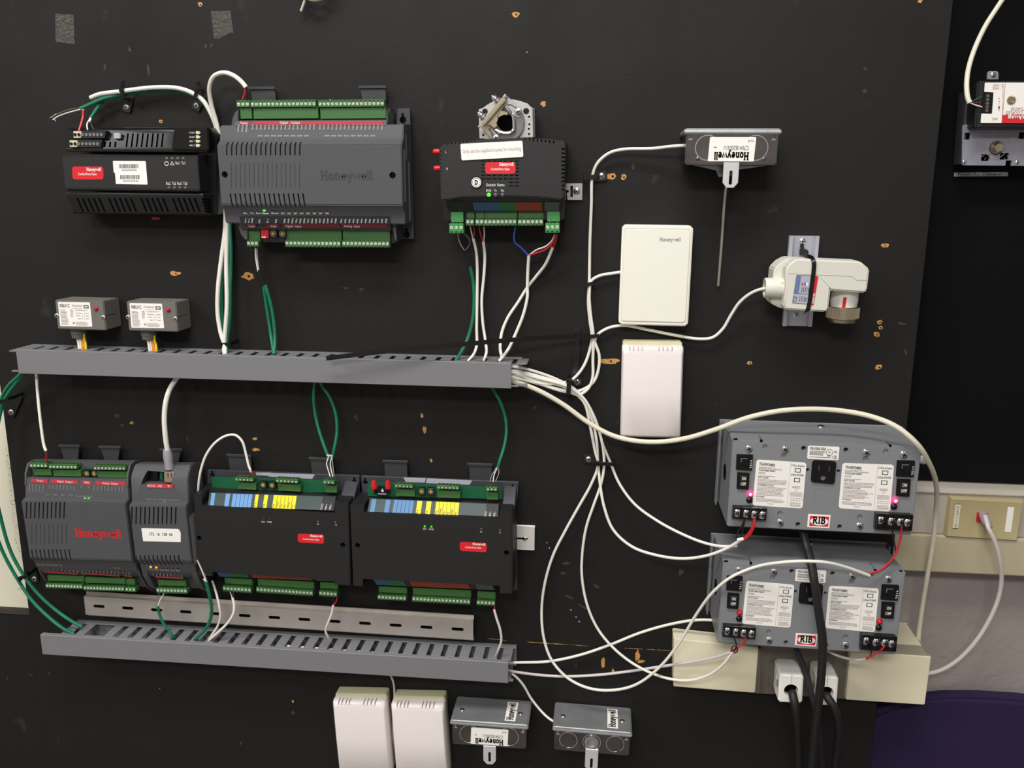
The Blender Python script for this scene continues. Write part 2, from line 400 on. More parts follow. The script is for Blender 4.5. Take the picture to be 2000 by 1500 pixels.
# ---------------------------------------------------------------- small repeated parts
def screw_mb(c, r, h=1.6, rot=0.):
    mb = MB(); mb.dome(c, r, h, 14); c2 = Vector((c.x, c.y - h - .05, c.z))
    for a in (rot, rot + math.pi / 2):
        u = Vector((math.cos(a), 0, math.sin(a))) * r * .55; q = Vector((-u.z, 0, u.x)).normalized() * r * .11
        mb.slab([c2 + u + q, c2 - u + q, c2 - u - q, c2 + u - q], .6, 1)
    return mb
def screw(T, c, r, name='screw', parent=None, m='bright_steel', label=None):
    return T.part(name, screw_mb(c, r, r * .42, random.random() * 1.5), [m, 'deep_black'], parent, label=label)
def terminal(T, plug, header, dp, dh, n, up_=True, green='terminal_green', tall=11., screws=True):
    """pluggable screw terminal: plug with n screws in front of its header"""
    x0, x1, z0, z1 = T.rect(plug, dp); b = MB(); b.box(x0, x1, z0, z1, dp - tall, dp); p = (x1 - x0) / n; h = z1 - z0
    pins = MB()
    for i in range(n):
        cx = x0 + (i + .5) * p
        zz = z1 - h * .14 if up_ else z0 + h * .14
        pins.box(cx - p * .28, cx + p * .28, zz - h * .07, zz + h * .07, dp - .3, dp + .12)
        zc = z0 - .5 if up_ else z1 + .5
        pins.box(cx - p * .22, cx + p * .22, zc - .5, zc + .5, dh - 1, dh + .25)
        yy = z1 + .1 if up_ else z0 - .1
        pins.box(cx - p * .3, cx + p * .3, yy - .2, yy + .2, dp - tall * .7, dp - tall * .3)
    blk = T.part('terminal_block', b, green, bev=.35, seg=1)
    hx0, hx1, hz0, hz1 = T.rect(header, dh); hb = MB(); hb.box(hx0, hx1, hz0, hz1, dh - 9, dh)
    for xx in ((hx0 + p * .6), (hx1 - p * .6)):
        if n > 2: hb.box(xx - .5, xx + .5, (hz1 - .5 if up_ else hz0 + .5) - 3.5, (hz1 - .5 if up_ else hz0 + .5) + 3.5, dh - 1, dh + .7)
    T.part('header', hb, green, blk, bev=.3, seg=1)
    T.part('pin_slots', pins, 'pin_dark', blk, kind='stuff')
    sm = MB(); r = min(p * .36, h * .26)
    for i in range(n):
        c = Vector((x0 + (i + .5) * p, -(dp - T.base), z0 + h * (.42 if up_ else .58))); sm.cyl(c, c + Vector((0, -.35, 0)), r, r * .9, 10)
        a = random.random() * 3.14; u = Vector((math.cos(a), 0, math.sin(a))) * r * .8; q = Vector((-u.z, 0, u.x)) * .16; c = c + Vector((0, -.42, 0))
        sm.slab([c + u + q, c - u + q, c - u - q, c + u - q], .2, 1)
    T.part('screws', sm, ['terminal_screw', 'hole_dark'], blk, kind='stuff')
    return blk
def dial(T, px, py, dep, r):
    c = T.l(px, py, dep); b = MB(); b.box(c.x - r * 1.25, c.x + r * 1.25, c.z - r * 1.2, c.z + r * 1.2, dep - 6, dep)
    o = T.part('rotary_dial', b, 'black_gloss', bev=.3, seg=1)
    k = MB(); k.cyl(c, c + Vector((0, -.8, 0)), r * .48, r * .44, 14); k.slab([up(c, .9) + Vector((x, 0, z)) for x, z in ((-.3, -r * .3), (.3, -r * .3), (.3, r * .3), (-.3, r * .3))], .2, 1)
    T.part('dial_arrow', k, ['gold_dial', 'hole_dark'], o)
    t = MB()
    for i in range(16):
        a = i * math.pi / 8; u = Vector((math.cos(a), 0, math.sin(a))); q = Vector((-u.z, 0, u.x)) * .15
        t.slab([up(c, .1) + u * r * .7 + q, up(c, .1) + u * r * .95 + q, up(c, .1) + u * r * .95 - q, up(c, .1) + u * r * .7 - q], .2)
    T.part('dial_marks', t, 'print_white', o)
def leds(T, pts, dep, r, m='led_dark', name='indicator'):
    for p in pts:
        c = T.l(p[0], p[1], dep); b = MB(); b.dome(c, r, r * .5, 8); T.part(name, b, m)
def sticker(T, name, px, dep, m, r=1.2, t=.25, parent=None, label=None):
    q = T.q(px, dep); b = MB(); b.slab([up(v, t) for v in rnd(q, r)], t); T.part(name, b, m, parent, label=label)
    return [up(v, t) for v in q]
def din_clip(T, px, dep, t=3):
    """DIN rail latch: px = TL,TR of the lip then BR,BL of the neck"""
    q = T.q(px, dep); b = MB(); b.slab(q, t); o = T.part('rail_clip', b, 'clip_grey', bev=.4, seg=1)
    a, c = q[0], q[1]; l = MB(); l.box(a.x - 1.5, c.x + 1.5, a.z - 3, a.z + .8, dep - 1, dep + 2.2); T.part('clip_lip', l, 'clip_grey', o, bev=.4, seg=1)
# ================================================================ the setting
def Q(pts, dep):
    d = dep if isinstance(dep, (list, tuple)) else [dep] * len(pts)
    return [U(p[0], p[1], e) for p, e in zip(pts, d)]
WALL = -67.
xl = U(54, 1178).x; xr = U(1857, 0).x; xr2 = U(1700, 1500).x
zt = U(900, 0).z + 260; zb = -1500.
FZ, CZ, XL, XR, YB = -1500, 1480, -3600, 3200, -4300           # the room around the board
def struct(name, b, m): o = obj(name, b, m); o['kind'] = 'structure'; return o
b = MB(); b.box(XL, XR, FZ, CZ, WALL - 40, WALL); struct('wall_back', b, 'wall_paint')
def bx3(x0, x1, y0, y1, z0, z1): b = MB(); b.box(x0, x1, z0, z1, -y1, -y0); return b
struct('floor', bx3(XL, XR, YB, 67, FZ - 40, FZ), 'floor_tile'); struct('ceiling', bx3(XL, XR, YB, 67, CZ, CZ + 40), 'ceiling_white')
struct('wall_left', bx3(XL - 40, XL, YB, 67, FZ, CZ), 'room_paint'); struct('wall_right', bx3(XR, XR + 40, YB, 67, FZ, CZ), 'room_paint'); struct('wall_front', bx3(XL, XR, YB - 40, YB, FZ, CZ), 'room_paint')
# black plywood board
b = MB(); xr = U(1775, 800).x
b.slab([Vector((xl, 0, zb)), Vector((xr, 0, zb)), Vector((xr, 0, zt)), Vector((xl, 0, zt))], 18)
board = tag(obj('plywood_board', b, 'board_black', bev=.6, seg=1), 'large black painted plywood board with chipped screw holes carrying all the devices', 'board')
b = MB(); zz = U(1900, 940, WALL + 12).z; b.box(xr - 60, 2100, zz, zt + 400, WALL, WALL + 12)
tag(obj('wall_panel', b, 'panel_black'), 'plain black panel on the wall behind the board, above the jack raceway', 'panel')
# cream post and dark ledge left of the board
zl = U(50, 1188, -20).z
b = MB(); b.box(xl - 260, xl + 25, zl, zt + 400, WALL, -20); o = obj('trim_1', b, 'cream_jacket', bev=.8, seg=1); o['kind'] = 'structure'
rg = random.Random(4); k = MB()
for i in range(34):
    p = U(14 + i * .75 + rg.uniform(-5, 6), 880 + i * 6.3 + rg.uniform(-4, 4), -20) + Vector((0, -.1, 0)); w = rg.uniform(.3, .9)
    k.slab([p + Vector((-w, 0, -rg.uniform(.6, 2))), p + Vector((w, 0, -.4)), p + Vector((w * .4, 0, rg.uniform(1, 3)))], .05)
for x0, y0, x1, y1 in ((12, 900, 15, 901), (34, 1150, 52, 1151), (22, 984, 28, 986)):
    p, q = U(x0, y0, -20), U(x1, y1, -20); k.slab([p + Vector((0, -.1, .3)), q + Vector((0, -.1, .3)), q + Vector((0, -.1, -.3)), p + Vector((0, -.1, -.3))], .05)
s_ = obj('ink_marks', k, 'label_print', o, kind='stuff')
b = MB(); b.box(xl - 260, xl + 25, zl - 10, zl - .4, WALL, -16); o = obj('trim_2', b, 'ledge_brown', bev=1); o['kind'] = 'structure'  # brown top edge of the dark ledge
b = MB(); b.box(xl - 260, xl + 25, zb, zl - 10.4, WALL, -18); o = obj('trim_3', b, 'board_black'); o['kind'] = 'structure'
# chips in the paint
def chip(px, py, w, h, hole=True, seed=0, n=13):
    rg = random.Random(seed); c = U(px, py, 0); s = .69; pts = []
    for i in range(n):
        a = 2 * math.pi * i / n; k = rg.uniform(.62, 1.12)
        pts.append(Vector((c.x + math.cos(a) * w * s * .5 * k, -.15, c.z + math.sin(a) * h * s * .5 * k)))
    m = MB(); m.slab(pts, .2); o = obj('paint_chip', m, 'raw_wood', board)
    if hole:
        m = MB(); m.slab(disc(Vector((c.x + w * .05, -.3, c.z - h * .02)), max(.9, min(w, h) * .11), 10), .2); obj('screw_hole', m, 'hole_dark', o)
CH = [(1007, 28, 15, 11, 1), (1061, 203, 11, 12, 0), (342, 534, 24, 11, 1), (484, 539, 30, 17, 1), (1195, 344, 22, 15, 1), (1218, 346, 11, 11, 1), (1728, 479, 15, 9, 1),
      (1464, 709, 13, 9, 1), (1718, 629, 11, 10, 1), (1720, 640, 9, 9, 1), (1712, 653, 12, 11, 1), (1716, 717, 15, 11, 1), (1190, 705, 48, 13, 1), (257, 826, 11, 7, 1),
      (498, 857, 12, 7, 0), (500, 878, 17, 8, 0), (824, 812, 7, 12, 0), (829, 840, 9, 17, 0), (314, 237, 9, 8, 1), (391, 9, 10, 10, 1), (572, 1370, 5, 8, 0),
      (1178, 1295, 9, 32, 0), (1245, 1280, 11, 32, 0), (1250, 1292, 20, 9, 0), (1197, 1312, 7, 16, 0), (1797, 2, 9, 8, 0), (842, 899, 5, 9, 0), (1035, 1052, 4, 4, 0), (312, 1345, 3, 3, 0)]
for i, (x, y, w, h, ho) in enumerate(CH): chip(x, y, w, h, ho, i)
def scratch(x0, y0, x1, y1, t, seed):
    rg = random.Random(seed); a, c = U(x0, y0), U(x1, y1); n = 14; up1 = []; lo = []
    for i in range(n + 1):
        p = a.lerp(c, i / n); w = t * (.15 + rg.random()) * math.sin(math.pi * min(max(i / n, .06), .94)) ** .5; up1.append(p + Vector((0, -.15, w))); lo.append(p + Vector((0, -.15, -w * .6)))
    m = MB(); m.slab(lo + up1[::-1], .2); obj('paint_chip', m, 'raw_wood', board)
scratch(1030, 1254, 1108, 1259, 1.0, 1); scratch(1220, 1266, 1255, 1268, .8, 2); scratch(1262, 1268, 1312, 1271, .5, 3); scratch(1112, 1259, 1150, 1262, .4, 4); scratch(952, 1247, 990, 1251, .5, 5)
SC = [(1100, 1120, 16, 9, 0), (1112, 1166, 26, 6, -20), (1140, 1186, 34, 5, -30), (1330, 1118, 12, 16, 0), (1105, 1100, 20, 8, 10), (1165, 1145, 18, 7, -25), (675, 563, 12, 8, 0), (707, 565, 14, 8, 0), (1236, 325, 9, 12, 0), (228, 812, 14, 10, 0), (238, 830, 8, 10, 60), (366, 858, 5, 14, 0), (695, 815, 7, 16, 15),
      (253, 97, 8, 12, 20), (402, 90, 6, 9, 0), (413, 89, 6, 8, 0), (290, 135, 6, 26, 0), (205, 132, 6, 14, 0), (1688, 178, 8, 8, 0), (1690, 134, 7, 6, 0), (1762, 632, 22, 6, -10), (1770, 690, 5, 18, 15), (572, 1392, 14, 10, 30), (470, 1452, 6, 14, -25), (60, 1318, 8, 7, 0), (96, 1315, 8, 6, 0), (14, 1325, 4, 14, 0), (1125, 1205, 4, 4, 0), (1131, 1214, 5, 4, 0), (1115, 1191, 5, 4, 0), (1068, 1060, 3, 3, 0), (1073, 1070, 3, 4, 0), (645, 195, 3, 3, 0), (1029, 102, 4, 3, 0), (1125, 1300, 5, 10, 30), (1182, 1353, 6, 8, 0), (1045, 795, 6, 14, -40)]
for i, (x, y, w, h, r) in enumerate(SC):
    rg = random.Random(i + 50); c = U(x, y, 0); pts = []
    for j in range(11):
        a = 2 * math.pi * j / 11; k = rg.uniform(.45, 1.1); u, v = math.cos(a) * w * .34 * k, math.sin(a) * h * .34 * k; cr, sr = math.cos(math.radians(r)), math.sin(math.radians(r)); pts.append(Vector((c.x + u * cr - v * sr, -.06, c.z + u * sr + v * cr)))
    m = MB(); m.slab(pts, .1); obj('paint_scuff', m, 'label_silver' if w <= 5 and h <= 4 else 'paint_scuff', board)
# tape remnants
for px, lb in (([(108, 26), (144, 29), (146, 86), (126, 84), (109, 82)], 'dull grey tape square stuck on the board, nearest the top left corner'),
               ([(412, 22), (450, 21), (456, 64), (446, 66), (437, 71), (428, 76), (418, 75)], 'dull grey tape piece with torn lower corner above the large grey controller')):
    b = MB(); b.slab([p + Vector((0, -.3, 0)) for p in Q(px, 0)], .3); tag(obj('tape_piece', b, 'tape_grey'), lb, 'tape')
# two-tier wall raceway with jack
rx0 = xr - 50; T0 = U(1790, 941, WALL + 12).z
r0 = Q([(1795, 953), (1795, 966), (1795, 1043), (1795, 1117)], [-30, -26, -26, -24])
T = Thing('wall_raceway', 'ivory two-tier surface raceway running along the wall under the black panel', 'raceway', [(1800, 966), (2000, 976), (2000, 1125), (1800, 1117)], -26)
b = MB(); zt0, z1, z2, z3 = (v.z - T.O.z for v in r0); X0 = rx0 - T.O.x; X1 = X0 + 900
T.e.rotation_euler = (0, 0, 0); T.R = T.Ri = Matrix.Identity(3)
b.prism([(zt0 + 1, WALL), (zt0 + 1, -36), (zt0 - 1, -31), (z1 + 3, -28), (z1, -31), (z1 - 1, -31), (z2, -31), (z2, WALL)], X0, X1); T.part('upper_channel', b, 'ivory_race', bev=.5)
b = MB(); b.prism([(z2 - .8, WALL), (z2 - .8, -27), (z2 - 2.5, -25), (z3 + 2, -24), (z3, -26), (z3, WALL)], X0, X1); T.part('lower_channel', b, 'cream_race', bev=.5)
c = crop(1780, 920, 6.818)
T = Thing('jack_plate', 'beige wall plate with red data jack mounted on the raceway', 'wall plate', [c(490, 320), c(1460, 375), c(1385, 910), c(420, 850)], -31)
w, h = T.W / 2, T.H / 2; v = []
for s_, d in ((1, -31), (1, -28), (.93, -22), (.9, -22.3)): v += [(-w + (1 - s_) * h, -d, h * s_), (w - (1 - s_) * h, -d, h * s_), (w - (1 - s_) * h, -d, -h * s_), (-w + (1 - s_) * h, -d, -h * s_)]
ff = [(k * 4 + i, k * 4 + (i + 1) % 4, k * 4 + 4 + (i + 1) % 4, k * 4 + 4 + i) for k in range(3) for i in range(4)] + [(12, 13, 14, 15), (3, 2, 1, 0)]
b = MB(); b.add([(x, y, z) for x, y, z in v], ff); T.part('plate', b, 'beige_plastic', bev=.4, seg=1)
q = sticker(T, 'printed_label', [c(592, 430), c(660, 432), c(618, 770), c(548, 768)], -22, 'cream_jacket', .3)
b = MB(); txt(b, '0011-3 AJACK', at(q, .72, .93), at(q, .72, .07), 3.0)
for v0 in (.02, .98):
    b.slab(sub(q, 0, v0 - .015, 1, v0 + .015, .1), .1)
T.part('lettering', b, 'label_print')
sticker(T, 'blank_label', [c(1285, 475), c(1370, 483), c(1325, 815), c(1240, 810)], -22, 'label_white', .3)
b = MB(); q = T.q([c(882, 555), c(1030, 568), c(1015, 690), c(868, 676)], -20); b.slab(q, 3); T.part('data_jack', b, 'red_plastic', bev=.4)
b = MB(); q = T.q([c(940, 545), c(980, 548), c(975, 580), c(935, 577)], -19.5); b.slab(q, 1); T.part('jack_slot', b, 'deep_black')
# purple chair behind the board edge
px = [(1640, 1460), (1690, 1402), (1740, 1382), (1790, 1372), (1850, 1366), (1920, 1366), (2000, 1371), (2080, 1382), (2130, 1420), (2140, 1560), (2120, 1800), (1700, 1800), (1640, 1650)]
T = Thing('chair', 'chair with a rounded dark purple fabric back, standing under the wall raceway', 'chair', [(1690, 1370), (2100, 1370), (2100, 1800), (1690, 1800)], -25)
T.e.rotation_euler = (0, 0, 0); T.R = T.Ri = Matrix.Identity(3)
b = MB(); b.slab(T.q(px, -26), 30); T.part('backrest', b, 'purple_fabric', bev=6, seg=3)
b = MB(); x = T.l(1915, 1700, -30).x; z = T.l(1900, 1780, -30).z; zf = FZ - T.O.z; zs = zf + 450; b.box(x - 30, x + 30, zs, z + 90, -60, -52); T.part('back_post', b, 'black_plastic', bev=2)
b = MB(); b.box(x - 95, x + 330, zs - 20, zs + 45, -60, 400); T.part('seat', b, 'purple_fabric', bev=14, seg=2)
for sx, d0 in ((-75, -60), (310, -60), (-75, 365), (310, 365)): b = MB(); b.box(x + sx - 14, x + sx + 14, zf, zs - 20, d0, d0 + 28); T.part('leg', b, 'black_plastic', bev=3, seg=1)
# ================================================================ ducts
def duct(name, lb, cov, d, tx0, tx1, slots, missing=(), lipz=3.):
    T = Thing(name, lb, 'wire duct', cov, d); x0, x1, z0, z1 = -T.W / 2, T.W / 2, -T.H / 2, T.H / 2
    b = MB(); b.prism([(z1, d - 7), (z1, d - .6), (z1 - .6, d), (z0 + .6, d), (z0, d - .6), (z0, d - 7), (z0 + 1.6, d - 7), (z0 + 1.6, d - 1.8), (z1 - 1.6, d - 1.8), (z1 - 1.6, d - 7)], x0, x1)
    T.part('cover', b, 'duct_grey')
    xa, xb = T.l(*tx0, d - 8).x, T.l(*tx1, d - 8).x; zt_, zb_ = z1 - 1.8, z0 + 1.8; t = 1.6
    b = MB(); b.box(xa, xb, zb_, zt_, 0.4, 2.2); b.box(xa, xb, zt_ - t, zt_, .4, 11)
    b.box(xa, xb, zb_, zb_ + t, .4, 11); tr = T.part('trough', b, 'duct_grey', bev=.3, seg=1)
    b = MB(); b.box(xa, xb, zt_ - t - .2, zt_ - .2, d - 7.5, d - 2.2); b.box(xa, xb, zb_ + .2, zb_ + t + .2, d - 7.5, d - 2.2); T.part('rim', b, 'duct_grey', tr)
    ss = [T.l(s[0], s[1], d - 8).x for s in slots]; p = (ss[-1] - ss[0]) / (len(ss) - 1); me = None
    xs = [s for s in ss if xa + 4 < s < xb - 4]; fw = p - 7.6
    f = MB(); f.box(0, fw, -t, 0, 10.8, d - 11); f.box(1.6, fw - 1.6, -t, 0, d - 11, d - 7.3); me = mesh_of('finger', f, ['duct_grey'], .3, 1)
    g = MB()
    for i, s in enumerate(xs):
        if i not in missing:
            o = bpy.data.objects.new('finger', me); COL.objects.link(o); o.parent = tr; o.location = Vector((s + 3.8, 0, zt_)) * .001
        g.box(s + 3.8, s + 3.8 + fw, zb_, zb_ + t, 10.8, d - 7.3)
    T.part('lower_fingers', g, 'duct_grey', tr, kind='stuff')
    e = MB(); e.box(xa, xs[0] - 3.3, zt_ - t, zt_, 10.8, d - 7.3); e.box(xs[-1] + 3.3 + fw * .0 + 0, xb, zt_ - t, zt_, 10.8, d - 7.3) if False else None
    T.part('end_finger', e, 'duct_grey', tr)
    return T, zt_, xs
slots_u = [(60 + 30.4 * i, 700) for i in range(32)]
DU, zu, xs = duct('wire_duct', 'grey slotted wire duct across the middle of the board, above the lower row of controllers', [(33.8, 683), (999.8, 709.5), (997, 759), (33.8, 729.5)], 55, (24, 690), (1014, 712), slots_u)
slots_l = [(60 + 107 / 4 * i + 325 / 4, 1260) for i in range(0)] + [(141 + 27.75 * i, 1248) for i in range(31)]
DL, zl_, xs = duct('wire_duct', 'grey slotted wire duct with open finger slots below the perforated rail', [(78.7, 1240), (993.8, 1294), (991, 1335), (83, 1278)], 55, (118, 1243), (1003, 1290), slots_l, missing=(1,))
# ================================================================ rails
def hat_rail(name, lb, px, d, back, slots=0, m='rail_steel', fl=5.):
    T = Thing(name, lb, 'mounting rail', px, d); w, h = T.W / 2, T.H / 2
    b = MB(); b.prism([(h + fl, back + 1), (h + fl, back), (h - 1, back), (h - 1, d - 1), (-h + 1, d - 1), (-h + 1, back), (-h - fl, back), (-h - fl, back + 1), (-h, back + 1), (-h, d), (h, d), (h, back + 1)], -w, w)
    c = None
    if slots:
        c = MB()
        for i in range(slots):
            x = -w + (i + .5) * 2 * w / slots
            pts = [Vector((x + sx * 6.5 + 2.6 * math.cos(a), -d - 2, 2.6 * math.sin(a))) for sx, a in [(1, math.radians(-90 + 30 * k)) for k in range(7)] + [(-1, math.radians(90 + 30 * k)) for k in range(7)]]
            c.slab(pts, 5)
    T.part('rail', b, [m], cut=c); return T
c = crop(60, 1140, 4.)
RL = hat_rail('din_rail', 'long bare steel mounting rail with oblong slots, unused below the controllers', [(163.8, 1165), (924.5, 1212), (924, 1250), (167, 1200)], 16, 8, 13)
RB = hat_rail('din_rail', 'bright steel mounting rail behind the lower row of controllers, one end showing', [(75, 985), (1045, 1031), (1043, 1075), (75, 1026)], 7.5, .5, 0, 'rail_bright', 1.)
b = MB(); q = RB.l(1024, 1052, 7.6); b.slab([q + Vector(v) for v in ((-11, 0, -1.2), (4, 0, -1.2), (6, 0, 0), (4, 0, 1.2), (-11, 0, 1.2))], .2); RB.part('slot', b, 'deep_black')
screw(RB, RB.l(1025, 1052, 7.8), 3.2)
c = crop(1440, 440, 6.25)
T = Thing('din_rail', 'short upright aluminium rail piece holding the white valve actuator', 'mounting rail', [c(640, 128), c(1008, 130), c(908, 1240), c(550, 1230)], 6)
w = T.W / 2; h = T.H / 2; b = MB()
pr = [(-w, 0.3), (-w, 7), (-w + 5, 7), (-w + 5, 2), (w - 5, 2), (w - 5, 7), (w, 7), (w, .3)]
v = [Vector((x, -d, h)) for x, d in pr] + [Vector((x, -d, -h)) for x, d in pr]; n = len(pr)
b.add(v, [(i, (i + 1) % n, (i + 1) % n + n, i + n) for i in range(n)] + [(0, 1, 2, 3, 4, 5, 6, 7), tuple(range(15, 7, -1))])
b.box(-w + 7, -w + 8, -h, h, 1.5, 3); b.box(w - 8, w - 7, -h, h, 1.5, 3)
T.part('rail', b, 'rail_alu', bev=.25, seg=1)
screw(T, T.l(*c(798, 198), 2), 4.2); screw(T, T.l(*c(715, 1095), 2), 3.8)
# ================================================================ controllers
def zprof(T, px, pts): return [(v.z, -v.y) for v in (T.l(px, y, d) for y, d in pts)]
def fit(T, mb, s, p0, p1, dep, h, off=0., mi=0): txt(mb, s, T.l(p0[0], p0[1], dep), T.l(p1[0], p1[1], dep), h, mi, off)
def row_text(T, mb, items, pa, pb, depa, ang, ln, h, mi=0):
    """a row of tiny upright captions between two pixels, each ln mm long, turned by ang degrees"""
    n = len(items)
    for i, s in enumerate(items):
        t = i / max(n - 1, 1); p = T.l(pa[0] + (pb[0] - pa[0]) * t, pa[1] + (pb[1] - pa[1]) * t, depa); a = math.radians(ang)
        txt(mb, s, p, p + Vector((math.cos(a), 0, math.sin(a))) * ln, h, mi)
def ribbon(T, mb, pa, pb, pc, pd, dep, t=.15, mi=0): mb.slab([up(v, t) for v in T.q([pa, pb, pc, pd], dep)], t, mi)
def slots_cut(mb, T, c, xs, y0, y1, w, d0, d1, shift=0., dep=60):
    for x in xs:
        a = T.l(*c(x, y0), dep); b_ = T.l(*c(x + shift, y1), dep); hw = w / 2
        mb.slab([Vector((a.x - hw, -d1, a.z)), Vector((a.x + hw, -d1, a.z)), Vector((b_.x + hw, -d1, b_.z)), Vector((b_.x - hw, -d1, b_.z))], d1 - d0)
def hole(mb, T, p, dep, r, depth=12): v = T.l(p[0], p[1], dep); mb.cyl((v.x, v.y - 4, v.z), (v.x, v.y + depth, v.z), r, n=18)
def keyhole(mb, T, p, dep, r):
    v = T.l(p[0], p[1], dep); mb.cyl((v.x, v.y - 4, v.z - r * .4), (v.x, v.y + 9, v.z - r * .4), r, n=14); mb.box(v.x - r * .4, v.x + r * .4, v.z - .3 * r, v.z + r * 1.5, dep - 9, dep + 4)
# ---------------------------------------------------------------- large grey controller (upper row)
c = crop(400, 120, 3.947)
T = Thing('large_controller', 'large dark grey controller with long green terminal rows and raised lettering, top of the board', 'controller', [c(85, 640), c(1505, 640), c(1540, 1100), c(130, 1100)], 64)
xl_, xr_ = -T.W / 2, T.W / 2
b = MB(); b.prism(zprof(T, 605, [(244, 8), (244, 50), (271, 54), (283, 64), (400, 64), (412, 56.5), (437, 54), (437, 8)]), xl_, xr_)
cut = MB()
slots_cut(cut, T, c, [180 + 37.4 * i for i in range(16)], 622, 725, 1.7, 44, 70)
slots_cut(cut, T, c, [206 + 37.2 * i for i in range(16)], 1018, 1118, 1.9, 44, 70, 16)
slots_cut(cut, T, c, [215 + 34.9 * i for i in range(16)], 785, 975, .7, 63.1, 66)
hole(cut, T, c(153, 872), 64, 4.2); hole(cut, T, c(1447, 878), 64, 4.2)
T.part('housing', b, 'device_grey', bev=1.2, seg=2, cut=cut)
xa, xb = T.l(*c(225, 480), 50).x, T.l(*c(1402, 480), 50).x
b = MB(); b.prism(zprof(T, 605, [(213, 8), (213, 32), (232, 33), (236, 49), (247, 51), (247, 8)]), xa, xb); T.part('upper_tray', b, 'device_grey', bev=.8)
b = MB(); b.prism(zprof(T, 605, [(434, 8), (434, 54.6), (449, 46), (450, 33), (474, 30), (474, 8)]), T.l(*c(270, 1280), 50).x, T.l(*c(1432, 1280), 50).x); T.part('lower_tray', b, 'device_grey', bev=.8)
for px in ([(258, 370), (230, 395), (212, 440), (204, 500), (204, 555), (250, 555), (258, 480)], [(1398, 372), (1410, 400), (1412, 480), (1398, 480)]):
    b = MB(); b.slab(T.q([c(*p) for p in px], 47), 30); T.part('tray_wing', b, 'device_grey', bev=.6, seg=1)
for px in ([(262, 1195), (255, 1270), (275, 1330), (310, 1375), (330, 1375), (330, 1290), (300, 1260)], [(1425, 1190), (1455, 1330), (1470, 1392), (1480, 1380), (1475, 1260), (1440, 1190)]):
    b = MB(); b.slab(T.q([c(*p) for p in px], 44), 30); T.part('tray_wing', b, 'device_grey', bev=.6, seg=1)
b = MB(); b.slab(T.q([c(1485, 362), c(1582, 362), c(1610, 1370), c(1500, 1370), c(1490, 1300), c(1460, 700)], 11), 5); k = MB(); keyhole(k, T, c(1527, 440), 11, 4.5); keyhole(k, T, c(1555, 1325), 11, 4.5)
T.part('mount_plate', b, 'plate_grey', bev=.5, seg=1, cut=k)
for y0, y1, d0, d1 in ((685, 1080, 47, 57), (560, 755, 36, 43), (770, 1230, 22, 32)):
    za = T.l(*c(1530, y0), 50).z; zb2 = T.l(*c(1530, y1), 50).z; x = xr_ + .15
    b = MB(); b.add([(x, -d0, za), (x, -d1, za), (x, -d1, zb2), (x, -d0, zb2)], [(0, 1, 2, 3)]); T.part('side_label', b, 'side_label')
for px in ([(345, 200), (535, 200), (548, 300), (365, 300)], [(1195, 192), (1392, 192), (1398, 300), (1212, 300)]): din_clip(T, [c(*p) for p in px], 10)
terminal(T, [c(242, 298), c(345, 298), c(345, 352), (461 + 1, 209.5)], [c(272, 352), c(362, 352), c(362, 442), c(272, 442)], 47, 44, 3)
terminal(T, [c(350, 296), c(857, 296), c(857, 352), c(352, 352)], [c(374, 352), c(874, 352), c(874, 441), c(374, 441)], 47, 44, 16)
terminal(T, [c(872, 294), c(1384, 294), c(1384, 350), c(874, 350)], [c(890, 352), c(1396, 352), c(1396, 441), c(890, 441)], 47, 44, 16)
terminal(T, [c(322, 1385), c(413, 1385), c(413, 1428), c(324, 1428)], [c(335, 1300), c(426, 1300), c(426, 1385), c(335, 1385)], 45, 41, 3, False)
terminal(T, [c(618, 1383), c(1047, 1383), c(1047, 1432), c(620, 1432)], [c(628, 1300), c(1054, 1300), c(1054, 1383), c(628, 1383)], 45, 41, 14, False)
terminal(T, [c(1057, 1385), c(1423, 1385), c(1423, 1433), c(1057, 1433)], [c(1064, 1302), c(1427, 1302), c(1427, 1385), c(1064, 1385)], 45, 41, 12, False)
b = MB(); b.slab(T.q([c(432, 1298), c(492, 1298), c(490, 1362), c(434, 1362)], 44), 6); b.slab(T.q([c(442, 1348), c(452, 1348), c(452, 1360), c(442, 1360)], 44.4), 1, 1); b.slab(T.q([c(458, 1348), c(468, 1348), c(468, 1360), c(458, 1360)], 44.4), 1, 1)
T.part('red_switch', b, ['red_plastic', 'label_white'])
dial(T, *c(527, 1328), 44, 4.2); dial(T, *c(597, 1328), 44, 4.2)
b = MB()
for pts, m in (([(250, 460), (1405, 460), (1405, 490), (250, 490)], 0),): pass
ribbon(T, b, c(268, 464), c(340, 464), c(340, 486), c(268, 486), 50.5, .2); T.part('red_strip', b, 'strip_red'); b = MB(); ribbon(T, b, c(374, 462), c(1377, 458), c(1377, 486), c(374, 486), 50.5, .2)
T.part('red_strip', b, 'strip_red')
for x0, x1 in ((325, 395), (475, 577), (606, 1043), (1055, 1410)): b = MB(); ribbon(T, b, c(x0, 1254), c(x1, 1256), c(x1, 1283), c(x0, 1282), [55.2, 55.2, 50.2, 50.2], .8); T.part('red_strip', b, 'strip_darkred')
b = MB(); ribbon(T, b, c(265, 1193), c(1425, 1193), c(1432, 1254), c(280, 1254), [56.6, 56.6, 54.9, 54.9], .3); T.part('caption_strip', b, 'strip_black')
b = MB()
row_text(T, b, ['24VAC', '24VAC', 'FGND'], c(262, 545), c(325, 545), 52.6, 80, 9.5, 2)
row_text(T, b, ['DO%d' % (i // 2 + 1) for i in range(16)], c(374, 526), c(846, 526), 52.6, 82, 6, 2)
row_text(T, b, ['DO%d' % (i // 2 + 9) for i in range(16)], c(892, 526), c(1370, 526), 52.6, 82, 6, 2)
